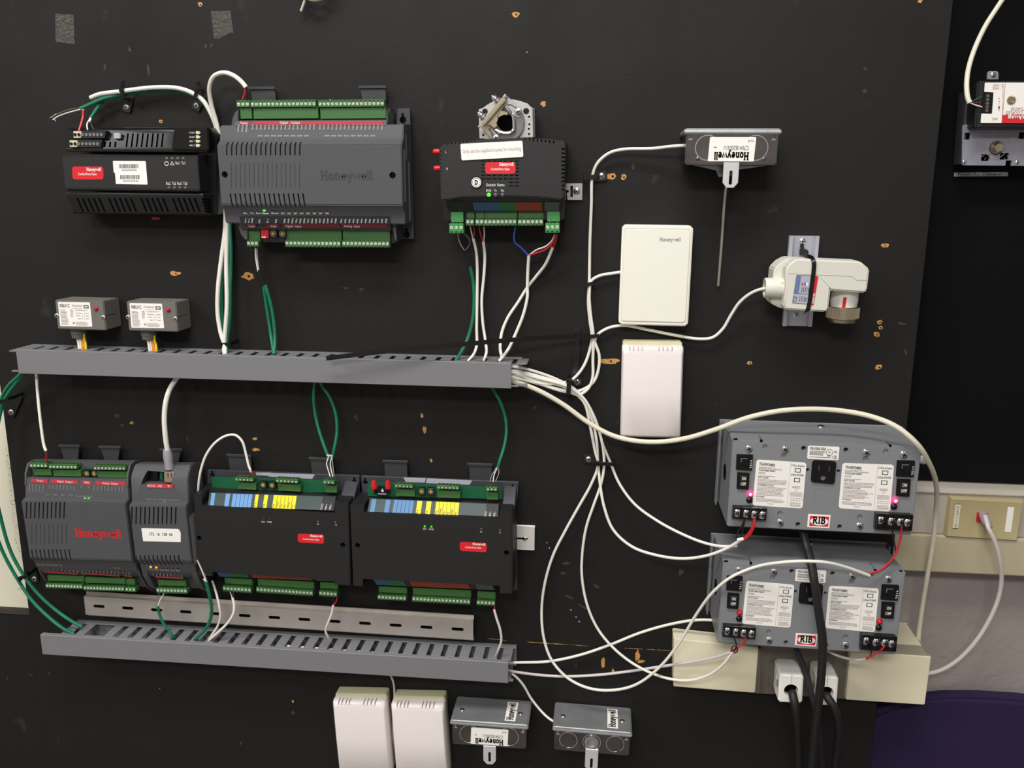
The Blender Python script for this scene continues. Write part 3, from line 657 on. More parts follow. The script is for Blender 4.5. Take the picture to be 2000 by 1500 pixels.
row_text(T, b, ['A1+', 'A1-', 'GND'], c(318, 1246), c(368, 1246), 56.4, 78, 6.5, 2); row_text(T, b, ['BOOT', 'S1', 'S2'], c(425, 1246), c(552, 1246), 56.4, 78, 5, 2)
row_text(T, b, ['GND', 'GND', 'DI1', 'VDC', 'DI2', 'DI3', 'VDC', 'DI4', 'DI5', 'VDC', 'DI6', 'DI7', 'VDC', 'DI8'], c(618, 1248), c(1012, 1248), 56.4, 78, 6, 2)
row_text(T, b, ['AI1', 'GND', 'AI2', 'AI3', 'GND', 'AI4', 'AI5', 'GND', 'AI6', 'AI7', 'GND', 'AI8'], c(1055, 1248), c(1400, 1248), 56.4, 78, 5.5, 2)
for i in range(8):
    for x, n in ((412, 1), (925, 9)): fit(T, b, 'DO%d' % (i + n), c(x + i * 50.5, 580), c(x + 34 + i * 50.5, 580), 54, 2)
for s, x in (('Rx', 300), ('Tx', 350), ('Run', 398), ('Reset', 515)): fit(T, b, s, c(x, 1176), c(x + 10 + 9 * len(s), 1176), 57.2, 2.2)
for i in range(8): fit(T, b, 'DI%d' % (i + 1), c(590 + i * 48.8, 1178), c(614 + i * 48.8, 1178), 57.2, 2.2)
T.part('lettering', b, 'print_white')
b = MB(); fit(T, b, 'Power', c(445, 1178), c(495, 1178), 57.2, 2.4, .02)
fit(T, b, 'Power', c(278, 484), c(332, 484), 50.8, 3.2, .01); fit(T, b, 'Digital   Output', c(580, 481), c(735, 481), 50.8, 3.2, .01)
T.part('lettering', b, 'print_white')
b = MB()
for s, x0, x1 in (('Comm', 338, 385), ('Addr', 505, 555), ('Digital  Input', 622, 745), ('Analog  Input', 1072, 1195)): fit(T, b, s, c(x0, 1278), c(x1, 1280), 54.6, 3.2)
T.part('lettering', b, 'print_dim')
leds(T, [c(430 + 49.5 * i, 598) for i in range(8)] + [c(945 + 50.3 * i, 598) for i in range(8)], 54.2, 1.4)
leds(T, [c(x, 1146) for x in (308, 356, 408, 532)] + [c(598 + 48.8 * i, 1148) for i in range(8)], 57, 1.4)
leds(T, [c(459, 1146)], 57, 2., 'led_green')
b = MB(); slabtxt(b, 'Honeywell', T.l(*c(892, 914), 64), T.l(*c(1296, 914), 64), 11.5, .22); T.part('raised_lettering', b, 'emboss_shade')  # letters coloured darker than the housing to stand in for emboss shading
# ---------------------------------------------------------------- black plant controller (top left)
c = crop(90, 120, 4.6875)
T = Thing('plant_controller', 'black controller with red badge and two white barcode labels at the top left', 'controller', [c(150, 850), c(1385, 862), c(1410, 1190), c(165, 1180)], 58)
w_ = T.W / 2
b = MB(); b.prism(zprof(T, 260, [(302, 8), (302, 54), (306, 58), (370, 58), (374, 54), (374, 8)]), -w_, w_); T.part('housing', b, 'black_plastic', bev=1)
x0 = T.l(*c(205, 1300), 48).x; x1 = T.l(*c(1455, 1300), 48).x
b = MB(); b.prism(zprof(T, 260, [(376, 8), (376, 52), (380, 53), (416, 42), (419, 39), (419, 8)]), x0, x1); k = MB()
for x in [295 + 50 * i for i in range(5)] + [585 + 50 * i for i in range(5)] + [880 + 50 * i for i in range(5)] + [1170 + 50 * i for i in range(5)]: slots_cut(k, T, c, [x], 1252, 1378, 2.6, 34, 60, 22, 48)
for i in range(5):
    z = T.l(*c(1455, 1265 + 27 * i), 48).z; k.box(x1 - 3, x1 + 3, z - 1.4, z + 1.4, 10, 60); z = T.l(*c(205, 1250 + 30 * i), 48).z; k.box(x0 - 3, x0 + 2.5, z - 1.4, z + 1.4, 10, 60)
T.part('vent_section', b, 'strip_black', bev=.6, seg=1, cut=k)
x0 = T.l(*c(195, 700), 36).x; x1 = T.l(*c(1490, 700), 36).x
b = MB(); b.prism(zprof(T, 260, [(250, 8), (250, 30), (253, 36), (292, 42), (297, 42), (297, 8)]), x0, x1); k = MB()
slots_cut(k, T, c, [740 + 46 * i for i in range(8)], 658, 785, 2.3, 30, 60, 0, 40); slots_cut(k, T, c, [540, 588, 636], 735, 785, 2.6, 30, 60, 0, 40)
q = T.q([c(190, 625), c(565, 635), c(505, 800), c(200, 800)], 30); k.slab(q, -25); k.slab([Vector((v.x, -60, v.z)) for v in q], 38)
T.part('terminal_section', b, 'black_gloss', bev=.6, seg=1, cut=k)
b = MB(); b.slab(T.q([c(1170, 610), c(1480, 605), c(1490, 815), c(1145, 805)], 46), 8); T.part('switch_cover', b, 'black_gloss', bev=1.2)
b = MB(); b.slab(T.q([c(1385, 640), c(1500, 608), c(1560, 700), c(1570, 1400), c(1500, 1410), c(1460, 1200), c(1400, 1180)], 30), 22); T.part('end_cap', b, 'black_gloss', bev=1)
for i, y in enumerate((668, 752)):
    x = 248 - 35 * i; b = MB(); b.slab(T.q([c(x, y - 36), c(x + 300, y - 36), c(x + 290, y + 36), c(x + 5, y + 36)], 44), 12); o = T.part('terminal_block', b, 'black_plastic', bev=.4, seg=1)
    b = MB(); b.slab(T.q([c(x, y - 30), c(x + 72, y - 28), c(x + 70, y + 32), c(x + 3, y + 32)], 46), 14); T.part('white_block', b, 'sensor_cream', o, bev=.4, seg=1)
    s = MB()
    for j in range(8):
        v = T.l(*c(x + 18 + 34.5 * j, y + 2), 44.2 if j > 1 else 46.2); s.cyl(v, up(v, .5), 2.1, n=10, mi=0 if j > 1 else 1)
    T.part('screws', s, ['steel', 'hole_dark'], o, kind='stuff')
b = MB(); b.slab(T.q([c(617, 655), c(678, 655), c(678, 708), c(617, 708)], 43), 4); T.part('white_button', b, 'label_silver', bev=.8)
for i in range(4):
    y = 653 + 39 * i; b = MB(); b.slab(T.q([c(1368, y - 14), c(1395, y - 14), c(1412, y), c(1400, y + 14), c(1372, y + 14)], 48), 3); T.part('slide_switch', b, 'sensor_cream', bev=.3, seg=1)
b = MB()
for i, s in enumerate(('R1 BIAS', 'R2 BIAS', '485 1', '485 2')): fit(T, b, s, c(1312, 660 + 39 * i), c(1360, 660 + 39 * i), 46.2, 2.2)
for s, x0, x1, y in (('Rx1', 1187, 1222, 943), ('Tx1', 1240, 1274, 943), ('Rx2', 1102, 1140, 1129), ('Tx2', 1156, 1190, 1129), ('Rx3', 1204, 1242, 1129), ('Tx3', 1257, 1293, 1129)): fit(T, b, s, c(x0, y), c(x1, y), 58.1, 3.6, .01)
v = T.l(*c(1103, 935), 58.2); b.ring(v, 2.1, 2.9, .1, 16)
v = T.l(*c(1154, 937), 58.2); tri = [v + Vector((2.9 * math.sin(a), -.1, 2.9 * math.cos(a))) for a in (0, 2.09, 4.19)]
for i in range(3): e = (tri[(i + 1) % 3] - tri[i]).normalized(); qq = Vector((-e.z, 0, e.x)) * .35; b.slab([tri[i] + qq, tri[(i + 1) % 3] + qq, tri[(i + 1) % 3] - qq, tri[i] - qq], .1)
T.part('lettering', b, 'print_white')
leds(T, [c(x, 890) for x in (1104, 1155, 1205, 1256)] + [c(x, 1158) for x in (1125, 1175, 1225, 1275)], 58, 2.2, 'led_off')
def badge(T, px, dep, p1, p2, q1, q2, h1=3.4, h2=2.4):
    q = sticker(T, 'red_badge', px, dep, 'label_red', 4)
    b = MB(); slabtxt(b, 'Honeywell', T.l(*p1, dep + .3), T.l(*p2, dep + .3), h1, .2); fit(T, b, 'ComfortPoint Open', q1, q2, dep + .3, h2, .01); T.part('lettering', b, 'label_white')
badge(T, [c(238, 962), c(524, 962), c(527, 1080), c(243, 1080)], 58, c(372, 1003), c(504, 1003), c(294, 1041), c(464, 1041), 4.2, 3.)
q = sticker(T, 'barcode_label', [c(612, 910), c(912, 912), c(930, 1127), c(640, 1122), c(632, 1020), c(620, 1018)], 58, 'label_white', 1.)
b = MB(); rg = random.Random(3)
for x0, x1, y0, y1 in ((668, 848, 940, 978), (680, 860, 1040, 1077)):
    x = x0
    while x < x1 - 3: ww = rg.choice((3, 4, 6)); ribbon(T, b, c(x, y0), c(x + ww, y0), c(x + ww, y1), c(x, y1), 58.25); x += ww + rg.choice((3, 4, 5))
    fit(T, b, '00-60-4F-00-00-06', c(x0 + 26, y1 + 26), c(x1 - 18, y1 + 26), 58.3, 2.6)
T.part('barcode', b, 'label_print')
b = MB(); ribbon(T, b, c(978, 1428), c(1048, 1428), c(1048, 1446), c(978, 1446), 12, 3); T.part('red_latch', b, 'red_plastic')
b = MB()
for pts in (((700, 605), (1110, 605), (1110, 609), (700, 609)),): ribbon(T, b, *[c(*p) for p in pts], 36.4)
T.part('edge_trim', b, 'clip_grey')
# ---------------------------------------------------------------- grey I/O controller and small grey controller (lower row)
c = crop(30, 840, 4.412)
T = Thing('io_controller', 'grey controller with large red lettering at the left end of the lower row', 'controller', [c(58, 640), c(962, 645), c(1000, 1140), c(115, 1105)], 66)
w_ = T.W / 2
b = MB(); b.prism(zprof(T, 152, [(897, 9), (898, 26), (904, 36), (931, 38), (934, 51), (972, 56), (981, 66), (1092, 66), (1099, 58), (1108, 56), (1122, 46), (1123, 34), (1142, 30), (1142, 9)]), -w_, w_)
k = MB(); slots_cut(k, T, c, [122 + 35.8 * i for i in range(10)], 610, 752, 2., 46, 74, -4); slots_cut(k, T, c, [163 + 35.5 * i for i in range(10)], 1015, 1112, 2., 46, 74, 16); slots_cut(k, T, c, [165 + 37 * i for i in range(9)], 800, 970, .7, 65.1, 68)
T.part('housing', b, 'device_grey', bev=1.2, cut=k)
for x in (1, -1):
    xx = w_ * x; pr = zprof(T, 152, [(898, 10), (898, 28), (906, 42), (925, 50), (950, 54), (950, 10)]); b = MB(); b.prism(pr, xx - (3 if x > 0 else -0), xx + (0 if x > 0 else 3)); T.part('tray_wing', b, 'device_grey', bev=.5, seg=1)
    pr = zprof(T, 152, [(1100, 10), (1100, 56), (1122, 50), (1144, 36), (1150, 20), (1150, 10)]); b = MB(); b.prism(pr, xx - (3 if x > 0 else 0), xx + (0 if x > 0 else 3)); T.part('tray_wing', b, 'device_grey', bev=.5, seg=1)
for px in ([(382, 128), (550, 130), (540, 255), (415, 250)], [(728, 138), (903, 140), (885, 268), (768, 262)]): din_clip(T, [c(*p) for p in px], 10)
terminal(T, [c(118, 280), c(275, 290), c(275, 325), c(120, 322)], [c(158, 330), c(310, 338), c(310, 394), c(160, 386)], 49, 44, 5)
terminal(T, [c(285, 290), c(530, 303), c(530, 340), c(285, 328)], [c(325, 338), c(563, 348), c(563, 404), c(325, 394)], 49, 44, 8)
terminal(T, [c(670, 305), c(948, 315), c(948, 350), c(672, 340)], [c(706, 352), c(968, 360), c(968, 415), c(706, 405)], 49, 44, 9)
terminal(T, [c(258, 1318), c(578, 1345), c(578, 1383), c(260, 1352)], [c(275, 1245), c(592, 1262), c(592, 1312), c(275, 1296)], 46, 42, 12, False)
terminal(T, [c(585, 1345), c(938, 1358), c(938, 1392), c(587, 1382)], [c(600, 1265), c(948, 1282), c(948, 1330), c(600, 1312)], 46, 42, 13, False)
terminal(T, [c(945, 1358), c(1036, 1362), c(1036, 1398), c(945, 1394)], [c(955, 1284), c(1030, 1288), c(1030, 1336), c(955, 1332)], 46, 42, 3, False)
dial(T, *c(615, 374), 44, 4.); dial(T, *c(679, 375), 44, 4.)
b = MB(); ribbon(T, b, c(590, 320), c(665, 322), c(665, 340), c(590, 338), 38, .6); T.part('circuit_edge', b, 'pcb_green')
for x0, x1, y0, y1 in ((138, 282, 417, 428), (308, 540, 425, 434), (575, 660, 434, 440), (692, 950, 438, 448)): b = MB(); ribbon(T, b, c(x0, y0), c(x1, y0 + 8), c(x1 - 1, y0 + 38), c(x0, y0 + 30), 52, .8); T.part('red_strip', b, 'strip_red')
for x0, x1, y0, y1 in ((240, 540, 1210, 1235), (575, 900, 1228, 1250), (942, 1008, 1248, 1254)): b = MB(); ribbon(T, b, c(x0, y0), c(x1, y1), c(x1, y1 + 10), c(x0, y0 + 10), 49.5, 1); T.part('red_strip', b, 'strip_darkred')
b = MB()
row_text(T, b, ['24VAC', '24VAC', 'FGND', '24VAC', '24VAC'], c(125, 528), c(243, 538), 54.5, 78, 12, 2.2); row_text(T, b, ['DO1', 'DO1', 'DO2', 'DO2', 'DO3', 'DO3', 'DO4', 'DO4'], c(302, 505), c(512, 518), 54.5, 80, 6.2, 2.2)
row_text(T, b, ['S1', 'S2'], c(575, 500), c(638, 504), 54.5, 80, 4, 2.2); row_text(T, b, ['AO1', 'GND', 'AO2', 'AO3', 'GND', 'AO4', 'AO5', 'GND', 'AO6'], c(685, 520), c(930, 530), 54.5, 80, 7, 2.2)
for i in range(4): fit(T, b, 'DO%d' % (i + 1), c(266 + 65 * i, 562 + 2 * i), c(300 + 65 * i, 563 + 2 * i), 56.4, 2.2)
fit(T, b, 'Reset Run Power', c(528, 573), c(668, 580), 56.4, 2.2)
for i in range(6): fit(T, b, 'DI%d' % (i + 1), c(187 + 38 * i, 1164 + 1.4 * i), c(214 + 38 * i, 1165 + 1.4 * i), 57.2, 2.2)
fit(T, b, 'Rx Tx', c(848, 1192), c(902, 1195), 57.2, 2.2)
row_text(T, b, ['GND', 'AI1', 'AI2', 'GND', 'AI3', 'AI4', 'GND', 'AI5', 'AI6', 'GND'], c(225, 1205), c(540, 1232), 52, 76, 4, 1.6); row_text(T, b, ['GND', 'DI1', 'VDC', 'DI2', 'DI3', 'GND', 'DI4', 'VDC', 'DI5', 'DI6', 'GND'], c(580, 1228), c(890, 1245), 52, 76, 4, 1.6); row_text(T, b, ['A1+', 'A1-', 'GND'], c(932, 1242), c(985, 1248), 52, 76, 4, 1.6)
T.part('lettering', b, 'print_dim')
b = MB()
for s, x0, y0, x1, y1 in (('Power', 188, 444, 242, 447), ('Digital  Output', 362, 449, 496, 457), ('Addr', 594, 459, 640, 461), ('Analog  Output', 748, 464, 886, 472)): fit(T, b, s, c(x0, y0), c(x1, y1), 53, 3.2)
T.part('lettering', b, 'label_white')
leds(T, [c(284 + 65 * i, 582 + 2 * i) for i in range(4)] + [c(566, 592)], 56.6, 1.4); leds(T, [c(602, 592), c(634, 593)], 56.8, 2., 'led_green')
b = MB(); slabtxt(b, 'Honeywell', T.l(*c(518, 918), 66), T.l(*c(915, 932), 66), 12.5, .24); T.part('raised_lettering', b, 'brand_red')
# small one
T = Thing('network_controller', 'small grey controller with a white printed number label and network jack', 'controller', [c(975, 655), c(1480, 665), c(1515, 1160), c(1040, 1150)], 67)
w_ = T.W / 2
b = MB(); b.prism(zprof(T, 310, [(902, 9), (903, 28), (908, 40), (925, 50), (936, 54), (979, 58), (988, 67), (1094, 67), (1102, 59), (1114, 57), (1126, 49), (1127, 36), (1147, 30), (1147, 9)]), -w_, w_)
k = MB(); slots_cut(k, T, c, [1028 + 37.6 * i for i in range(11)], 648, 798, 2., 46, 76, -4); slots_cut(k, T, c, [1062 + 36.4 * i for i in range(11)], 1062, 1165, 2., 46, 76, 12)
q = T.q([c(1142, 348), c(1372, 362), c(1372, 462), c(1112, 450)], 46); k.slab([Vector((v.x, -70, v.z)) for v in q], 36)
T.part('housing', b, 'device_grey', bev=1.2, cut=k)
for x in (1, -1):
    xx = w_ * x
    pr = zprof(T, 310, [(1104, 10), (1104, 58), (1126, 54), (1146, 42), (1152, 24), (1152, 10)]); b = MB(); b.prism(pr, xx - (9 if x > 0 else 0), xx + (0 if x > 0 else 9)); T.part('tray_wing', b, 'device_grey', bev=.8)
din_clip(T, [c(1255, 160), c(1432, 162), c(1405, 275), c(1290, 270)], 10)
terminal(T, [c(1212, 1358), c(1480, 1378), c(1480, 1418), c(1214, 1398)], [c(1228, 1290), c(1472, 1302), c(1472, 1350), c(1228, 1336)], 47, 43, 9, False)
b = MB(); b.slab(T.q([c(1280, 365), c(1368, 370), c(1370, 455), c(1283, 448)], 52), 16)
k = MB()
for x in (1310, 1340): q = T.q([c(x, 370), c(x + 10, 370), c(x + 10, 415), c(x, 415)], 52); k.slab([up(v, 2) for v in q], 5)
T.part('network_jack', b, 'jack_nickel', bev=.4, seg=1, cut=k)
b = MB(); b.slab(T.q([c(1125, 350), c(1225, 352), c(1225, 440), c(1120, 435)], 40), 10); T.part('serial_jack', b, 'black_gloss', bev=.5)
b = MB(); ribbon(T, b, c(1258, 345), c(1280, 345), c(1280, 420), c(1260, 418), 40, 4); T.part('circuit_edge', b, 'pcb_green')
b = MB(); ribbon(T, b, c(1138, 460), c(1360, 466), c(1358, 500), c(1134, 495), 55.6, .8); T.part('red_strip', b, 'strip_red')
b = MB(); ribbon(T, b, c(1205, 1256), c(1447, 1272), c(1447, 1283), c(1205, 1268), 51.5, 1); T.part('red_strip', b, 'strip_darkred')
b = MB(); fit(T, b, 'RS232', c(1140, 488), c(1206, 490), 56.5, 3.2); fit(T, b, 'USB', c(1225, 490), c(1265, 492), 56.5, 3.2); fit(T, b, 'IP', c(1315, 493), c(1332, 494), 56.5, 3.2); T.part('lettering', b, 'label_white')
b = MB(); fit(T, b, 'Power Run', c(1132, 600), c(1222, 603), 58.2, 2.2); fit(T, b, '10/100M Link/Active', c(1240, 604), c(1410, 610), 58.2, 2.2)
for i, s in enumerate(('Tx1', 'Rx1', 'Tx2', 'Rx2', 'Tx3', 'Rx3')): fit(T, b, s, c(1155 + 46 * i, 1206 + 2.2 * i), c(1188 + 46 * i, 1207 + 2.2 * i), 58.2, 2.6)
row_text(T, b, ['A1+', 'A1-', 'GND', 'A2+', 'A2-', 'GND', 'A3+', 'A3-', 'GND'], c(1192, 1255), c(1435, 1270), 54, 76, 4.5, 1.8)
T.part('lettering', b, 'print_dim')
leds(T, [c(1188, 620), c(1335, 624)], 58.6, 1.4); leds(T, [c(1287, 622)], 58.6, 1.8, 'led_dimgreen'); leds(T, [c(1167, 1180), c(1215, 1184)], 58.8, 1.7, 'led_amber'); leds(T, [c(1262, 1186), c(1308, 1188), c(1354, 1190), c(1400, 1192)], 58.8, 1.5); leds(T, [c(1251, 1109)], 60, 1.5, 'led_amber')
q = sticker(T, 'number_label', [c(1086, 845), c(1400, 852), c(1415, 862), c(1426, 890), c(1425, 965), c(1102, 957)], 67, 'label_white', .6)
b = MB(); fit(T, b, '172  16  128  66', c(1158, 908), c(1356, 912), 67.4, 4.4, .01); T.part('lettering', b, 'label_print')
za = T.l(*c(1495, 700), 50).z; zb2 = T.l(*c(1530, 1135), 50).z; x = w_ + .2
b = MB(); b.add([(x, -24, za), (x, -62, za - 4), (x, -62, zb2), (x, -24, zb2 + 4)], [(0, 1, 2, 3)]); T.part('side_label', b, 'side_label')
# ---------------------------------------------------------------- two black zone controllers (lower row)
def zone_controller(label, c, front, P, lit, knobs):
    T = Thing('zone_controller', label, 'controller', front, 60); w_, h_ = T.W / 2, T.H / 2; cx = front[0][0] * .5 + front[1][0] * .5
    k = MB(); hole(k, T, P['h1'], 60, 3.7); hole(k, T, P['h2'], 60, 3.7)
    b = MB(); b.box(-w_, w_, -h_, h_, 8, 60)
    z = T.l(*P['strip'][3], 60).z; xs0, xs1 = T.l(*P['strip'][0], 45).x - 5, T.l(*P['strip'][1], 45).x + 3
    k.box(xs0, xs1, z - .5, h_ + 30, 36, 80)                                   # strip recess
    zb3 = T.l(*P['bot'][0], 60).z; xb0, xb1 = T.l(*P['bot'][0], 50).x, T.l(*P['bot'][1], 50).x
    k.box(xb0, xb1, -h_ - 30, zb3, 33, 80)
    T.part('cover', b, 'black_plastic', bev=1.1, cut=k)
    b = MB(); b.slab(T.q(P['plate'], 12), 5); kk = MB(); keyhole(kk, T, P['key1'], 12, 3.6); keyhole(kk, T, P['key2'], 12, 3.8); T.part('mount_plate', b, 'plate_grey', bev=.5, seg=1, cut=kk)
    b = MB(); b.prism([(T.l(cx, P['wing'], 14).z, 12), (T.l(cx, P['wing'] + 6, 18).z, 18), (h_ - 8, 44), (h_ - 8, 12)], xs1 + 1, w_ + .5); T.part('side_web', b, 'plate_grey', bev=.5, seg=1)
    b = MB(); b.slab(T.q(P['pcb'], 30), 4); T.part('circuit_board', b, 'pcb_green')
    for px in P['clips']: din_clip(T, px, 9)
    # colour-coded caption strip, sloping back towards the terminals
    q = T.q(P['strip'], [40, 40, 57, 57]); b = MB()
    for i in range(24): b.slab(sub(q, i / 24, 0, (i + 1) / 24, 1), 3)
    st = T.part('caption_strip', b, 'strip_teal')
    for u0, u1, mi in P['bands']:
        b = MB()
        for i in range(4): b.slab(sub(q, u0 + (u1 - u0) * i / 4, .0, u0 + (u1 - u0) * (i + 1) / 4, 1., .3), .3)
        T.part('colour_band', b, ['blue_strip', 'yellow_strip', 'strip_black', 'blue_tint'][mi], st)
    b = MB()
    for u in P['lines']: b.slab(sub(q, u - .0012, 0, u + .0012, 1, .8), .1)
    for u, s in P['caps']: a0 = at(q, u, .95, .8); a1 = at(q, u + .006, .45 if len(s) > 3 else .68, .8); txt(b, s, a0, a1, 2.2, 0)
    T.part('captions', b, 'label_print', st)
    b = MB()
    for i, s in enumerate(('FGND', '485+', '485-')): a0 = at(q, .91 + .033 * i, .95, .9); a1 = at(q, .915 + .033 * i, .5, .9); txt(b, s, a0, a1, 2.6)
    T.part('captions', b, 'print_white', st)
    for pl, hd, n in P['top']: terminal(T, pl, hd, 46, 40, n)
    for pl, hd, n in P['low']: terminal(T, pl, hd, 46, 41, n, False)
    dial(T, *P['d1'], 40, 4); dial(T, *P['d2'], 40, 4)
    q = T.q(P['lstrip'], [57, 57, 50, 50]); b = MB()
    for i in range(24): b.slab(sub(q, i / 24, 0, (i + 1) / 24, 1), 2)
    st = T.part('caption_strip', b, 'strip_black')
    for u0, u1, mi in P['lb']:
        b = MB()
        for i in range(12): b.slab(sub(q, u0 + (u1 - u0) * i / 12, .02, u0 + (u1 - u0) * (i + 1) / 12, .98, .3), .3)
        T.part('colour_band', b, ['dim_blue', 'green_strip', 'orange_strip', 'grey_strip'][mi], st)
    b = MB()
    for u0, u1, n in P['ll']:
        for i in range(n + 1): u = u0 + (u1 - u0) * i / n; b.slab(sub(q, u - .001, 0, u + .001, 1, .45), .1)
    T.part('captions', b, 'strip_black', st)
    badge(T, P['badge'], 60, *P['bt'])
    b = MB()
    for s, p0, p1 in P['txt']: fit(T, b, s, p0, p1, 60.1, 2.2, .01)
    T.part('lettering', b, 'print_white')
    leds(T, P['leds'][:2], 60, 1.8, 'led_dimgreen' if lit else 'led_dark'); leds(T, P['leds'][2:], 60, 1.6, 'led_off')
    b = MB(); q = T.q(P['wl1'], 12.2); b.slab(q, .3); q = T.q(P['wl2'], 12.2); b.slab(q, .3); T.part('paper_label', b, 'label_silver')
    for p in knobs:
        v = T.l(*p, 46); b = MB(); b.lathe(v + Vector((0, 0, -5)), (0, -.25, 1), [(0, 4.3), (5, 4.0), (6, 3.4), (10, 3.0), (11, 2.4)], 12); T.part('red_cap', b, 'red_plastic')
        b = MB(); b.cyl(v + Vector((0, 3, -5)), v + Vector((0, 5, -15)), 2.2, n=10); T.part('pressure_port', b, 'black_gloss')
    return T
m = crop(360, 840, 4.167)
PV1 = dict(h1=m(120, 880), h2=m(1290, 935), strip=[m(205, 512), m(1232, 545), m(1215, 655), m(190, 615)], bot=[m(255, 1155), m(1240, 1195)], plate=[m(188, 325), m(1425, 372), m(1425, 560), m(1340, 600), m(1300, 600), m(190, 520)],
    wing=932, key1=m(228, 360), key2=m(1385, 415), pcb=[m(225, 385), m(1250, 420), m(1250, 510), m(225, 500)], clips=[[m(352, 195), m(540, 205), m(548, 335), m(370, 330)], [m(1022, 222), m(1205, 228), m(1222, 362), m(1040, 355)]],
    bands=[(.018, .048, 0), (.133, .168, 0), (.19, .345, 0), (.37, .395, 1), (.44, .47, 1), (.515, .695, 1), (.9, 1., 2)], lines=[.222, .253, .284, .315, .545, .575, .605, .635, .665, .932, .963],
    caps=[(.38, 'S1'), (.45, 'S2'), (.527, 'DI4'), (.557, 'AGND'), (.587, 'DI3'), (.617, 'DI2'), (.647, 'AGND'), (.677, 'DI1')],
    top=[([m(410, 385), m(560, 395), m(560, 420), m(410, 412)], [m(433, 425), m(583, 432), m(583, 488), m(433, 480)], 5), ([m(742, 395), m(925, 405), m(925, 435), m(742, 425)], [m(765, 438), m(945, 445), m(945, 502), m(765, 492)], 6), ([m(1128, 408), m(1222, 412), m(1222, 442), m(1128, 436)], [m(1147, 452), m(1240, 456), m(1240, 512), m(1147, 506)], 3)],
    low=[([m(312, 1272), m(545, 1285), m(543, 1328), m(312, 1312)], [m(328, 1202), m(552, 1212), m(552, 1262), m(328, 1250)], 8), ([m(585, 1278), m(1048, 1312), m(1045, 1352), m(585, 1322)], [m(598, 1212), m(1055, 1234), m(1055, 1290), m(598, 1266)], 16), ([m(1095, 1312), m(1245, 1318), m(1242, 1360), m(1095, 1352)], [m(1105, 1236), m(1248, 1244), m(1248, 1294), m(1105, 1288)], 5)],
    d1=m(640, 447), d2=m(713, 449), lstrip=[m(258, 1148), m(1230, 1192), m(1240, 1232), m(290, 1192)], lb=[(0, .12, 0), (.12, .255, 1), (.29, .79, 2), (.83, .985, 3)], ll=[(0, .12, 4), (.12, .255, 4), (.29, .79, 16), (.83, .985, 5)],
    badge=[m(923, 843), m(1137, 850), m(1137, 925), m(925, 913)], bt=[m(1025, 868), m(1124, 873), m(965, 892), m(1098, 899)], txt=[('RUN', m(628, 752), m(655, 753)), ('POWER', m(675, 753), m(714, 755)), ('Rx', m(1082, 770), m(1098, 771)), ('Tx', m(1228, 777), m(1242, 778))],
    leds=[m(645, 725), m(694, 728), m(1088, 746), m(1230, 752)], wl1=[m(580, 345), m(712, 347), m(690, 372), m(585, 368)], wl2=[m(714, 350), m(1062, 362), m(1040, 398), m(682, 378)])
V1 = zone_controller('black zone controller without red caps, between the small grey controller and its twin', m, [m(60, 515), m(1325, 595), m(1365, 1265), m(130, 1190)], PV1, False, [])
n_ = crop(660, 880, 4.545)
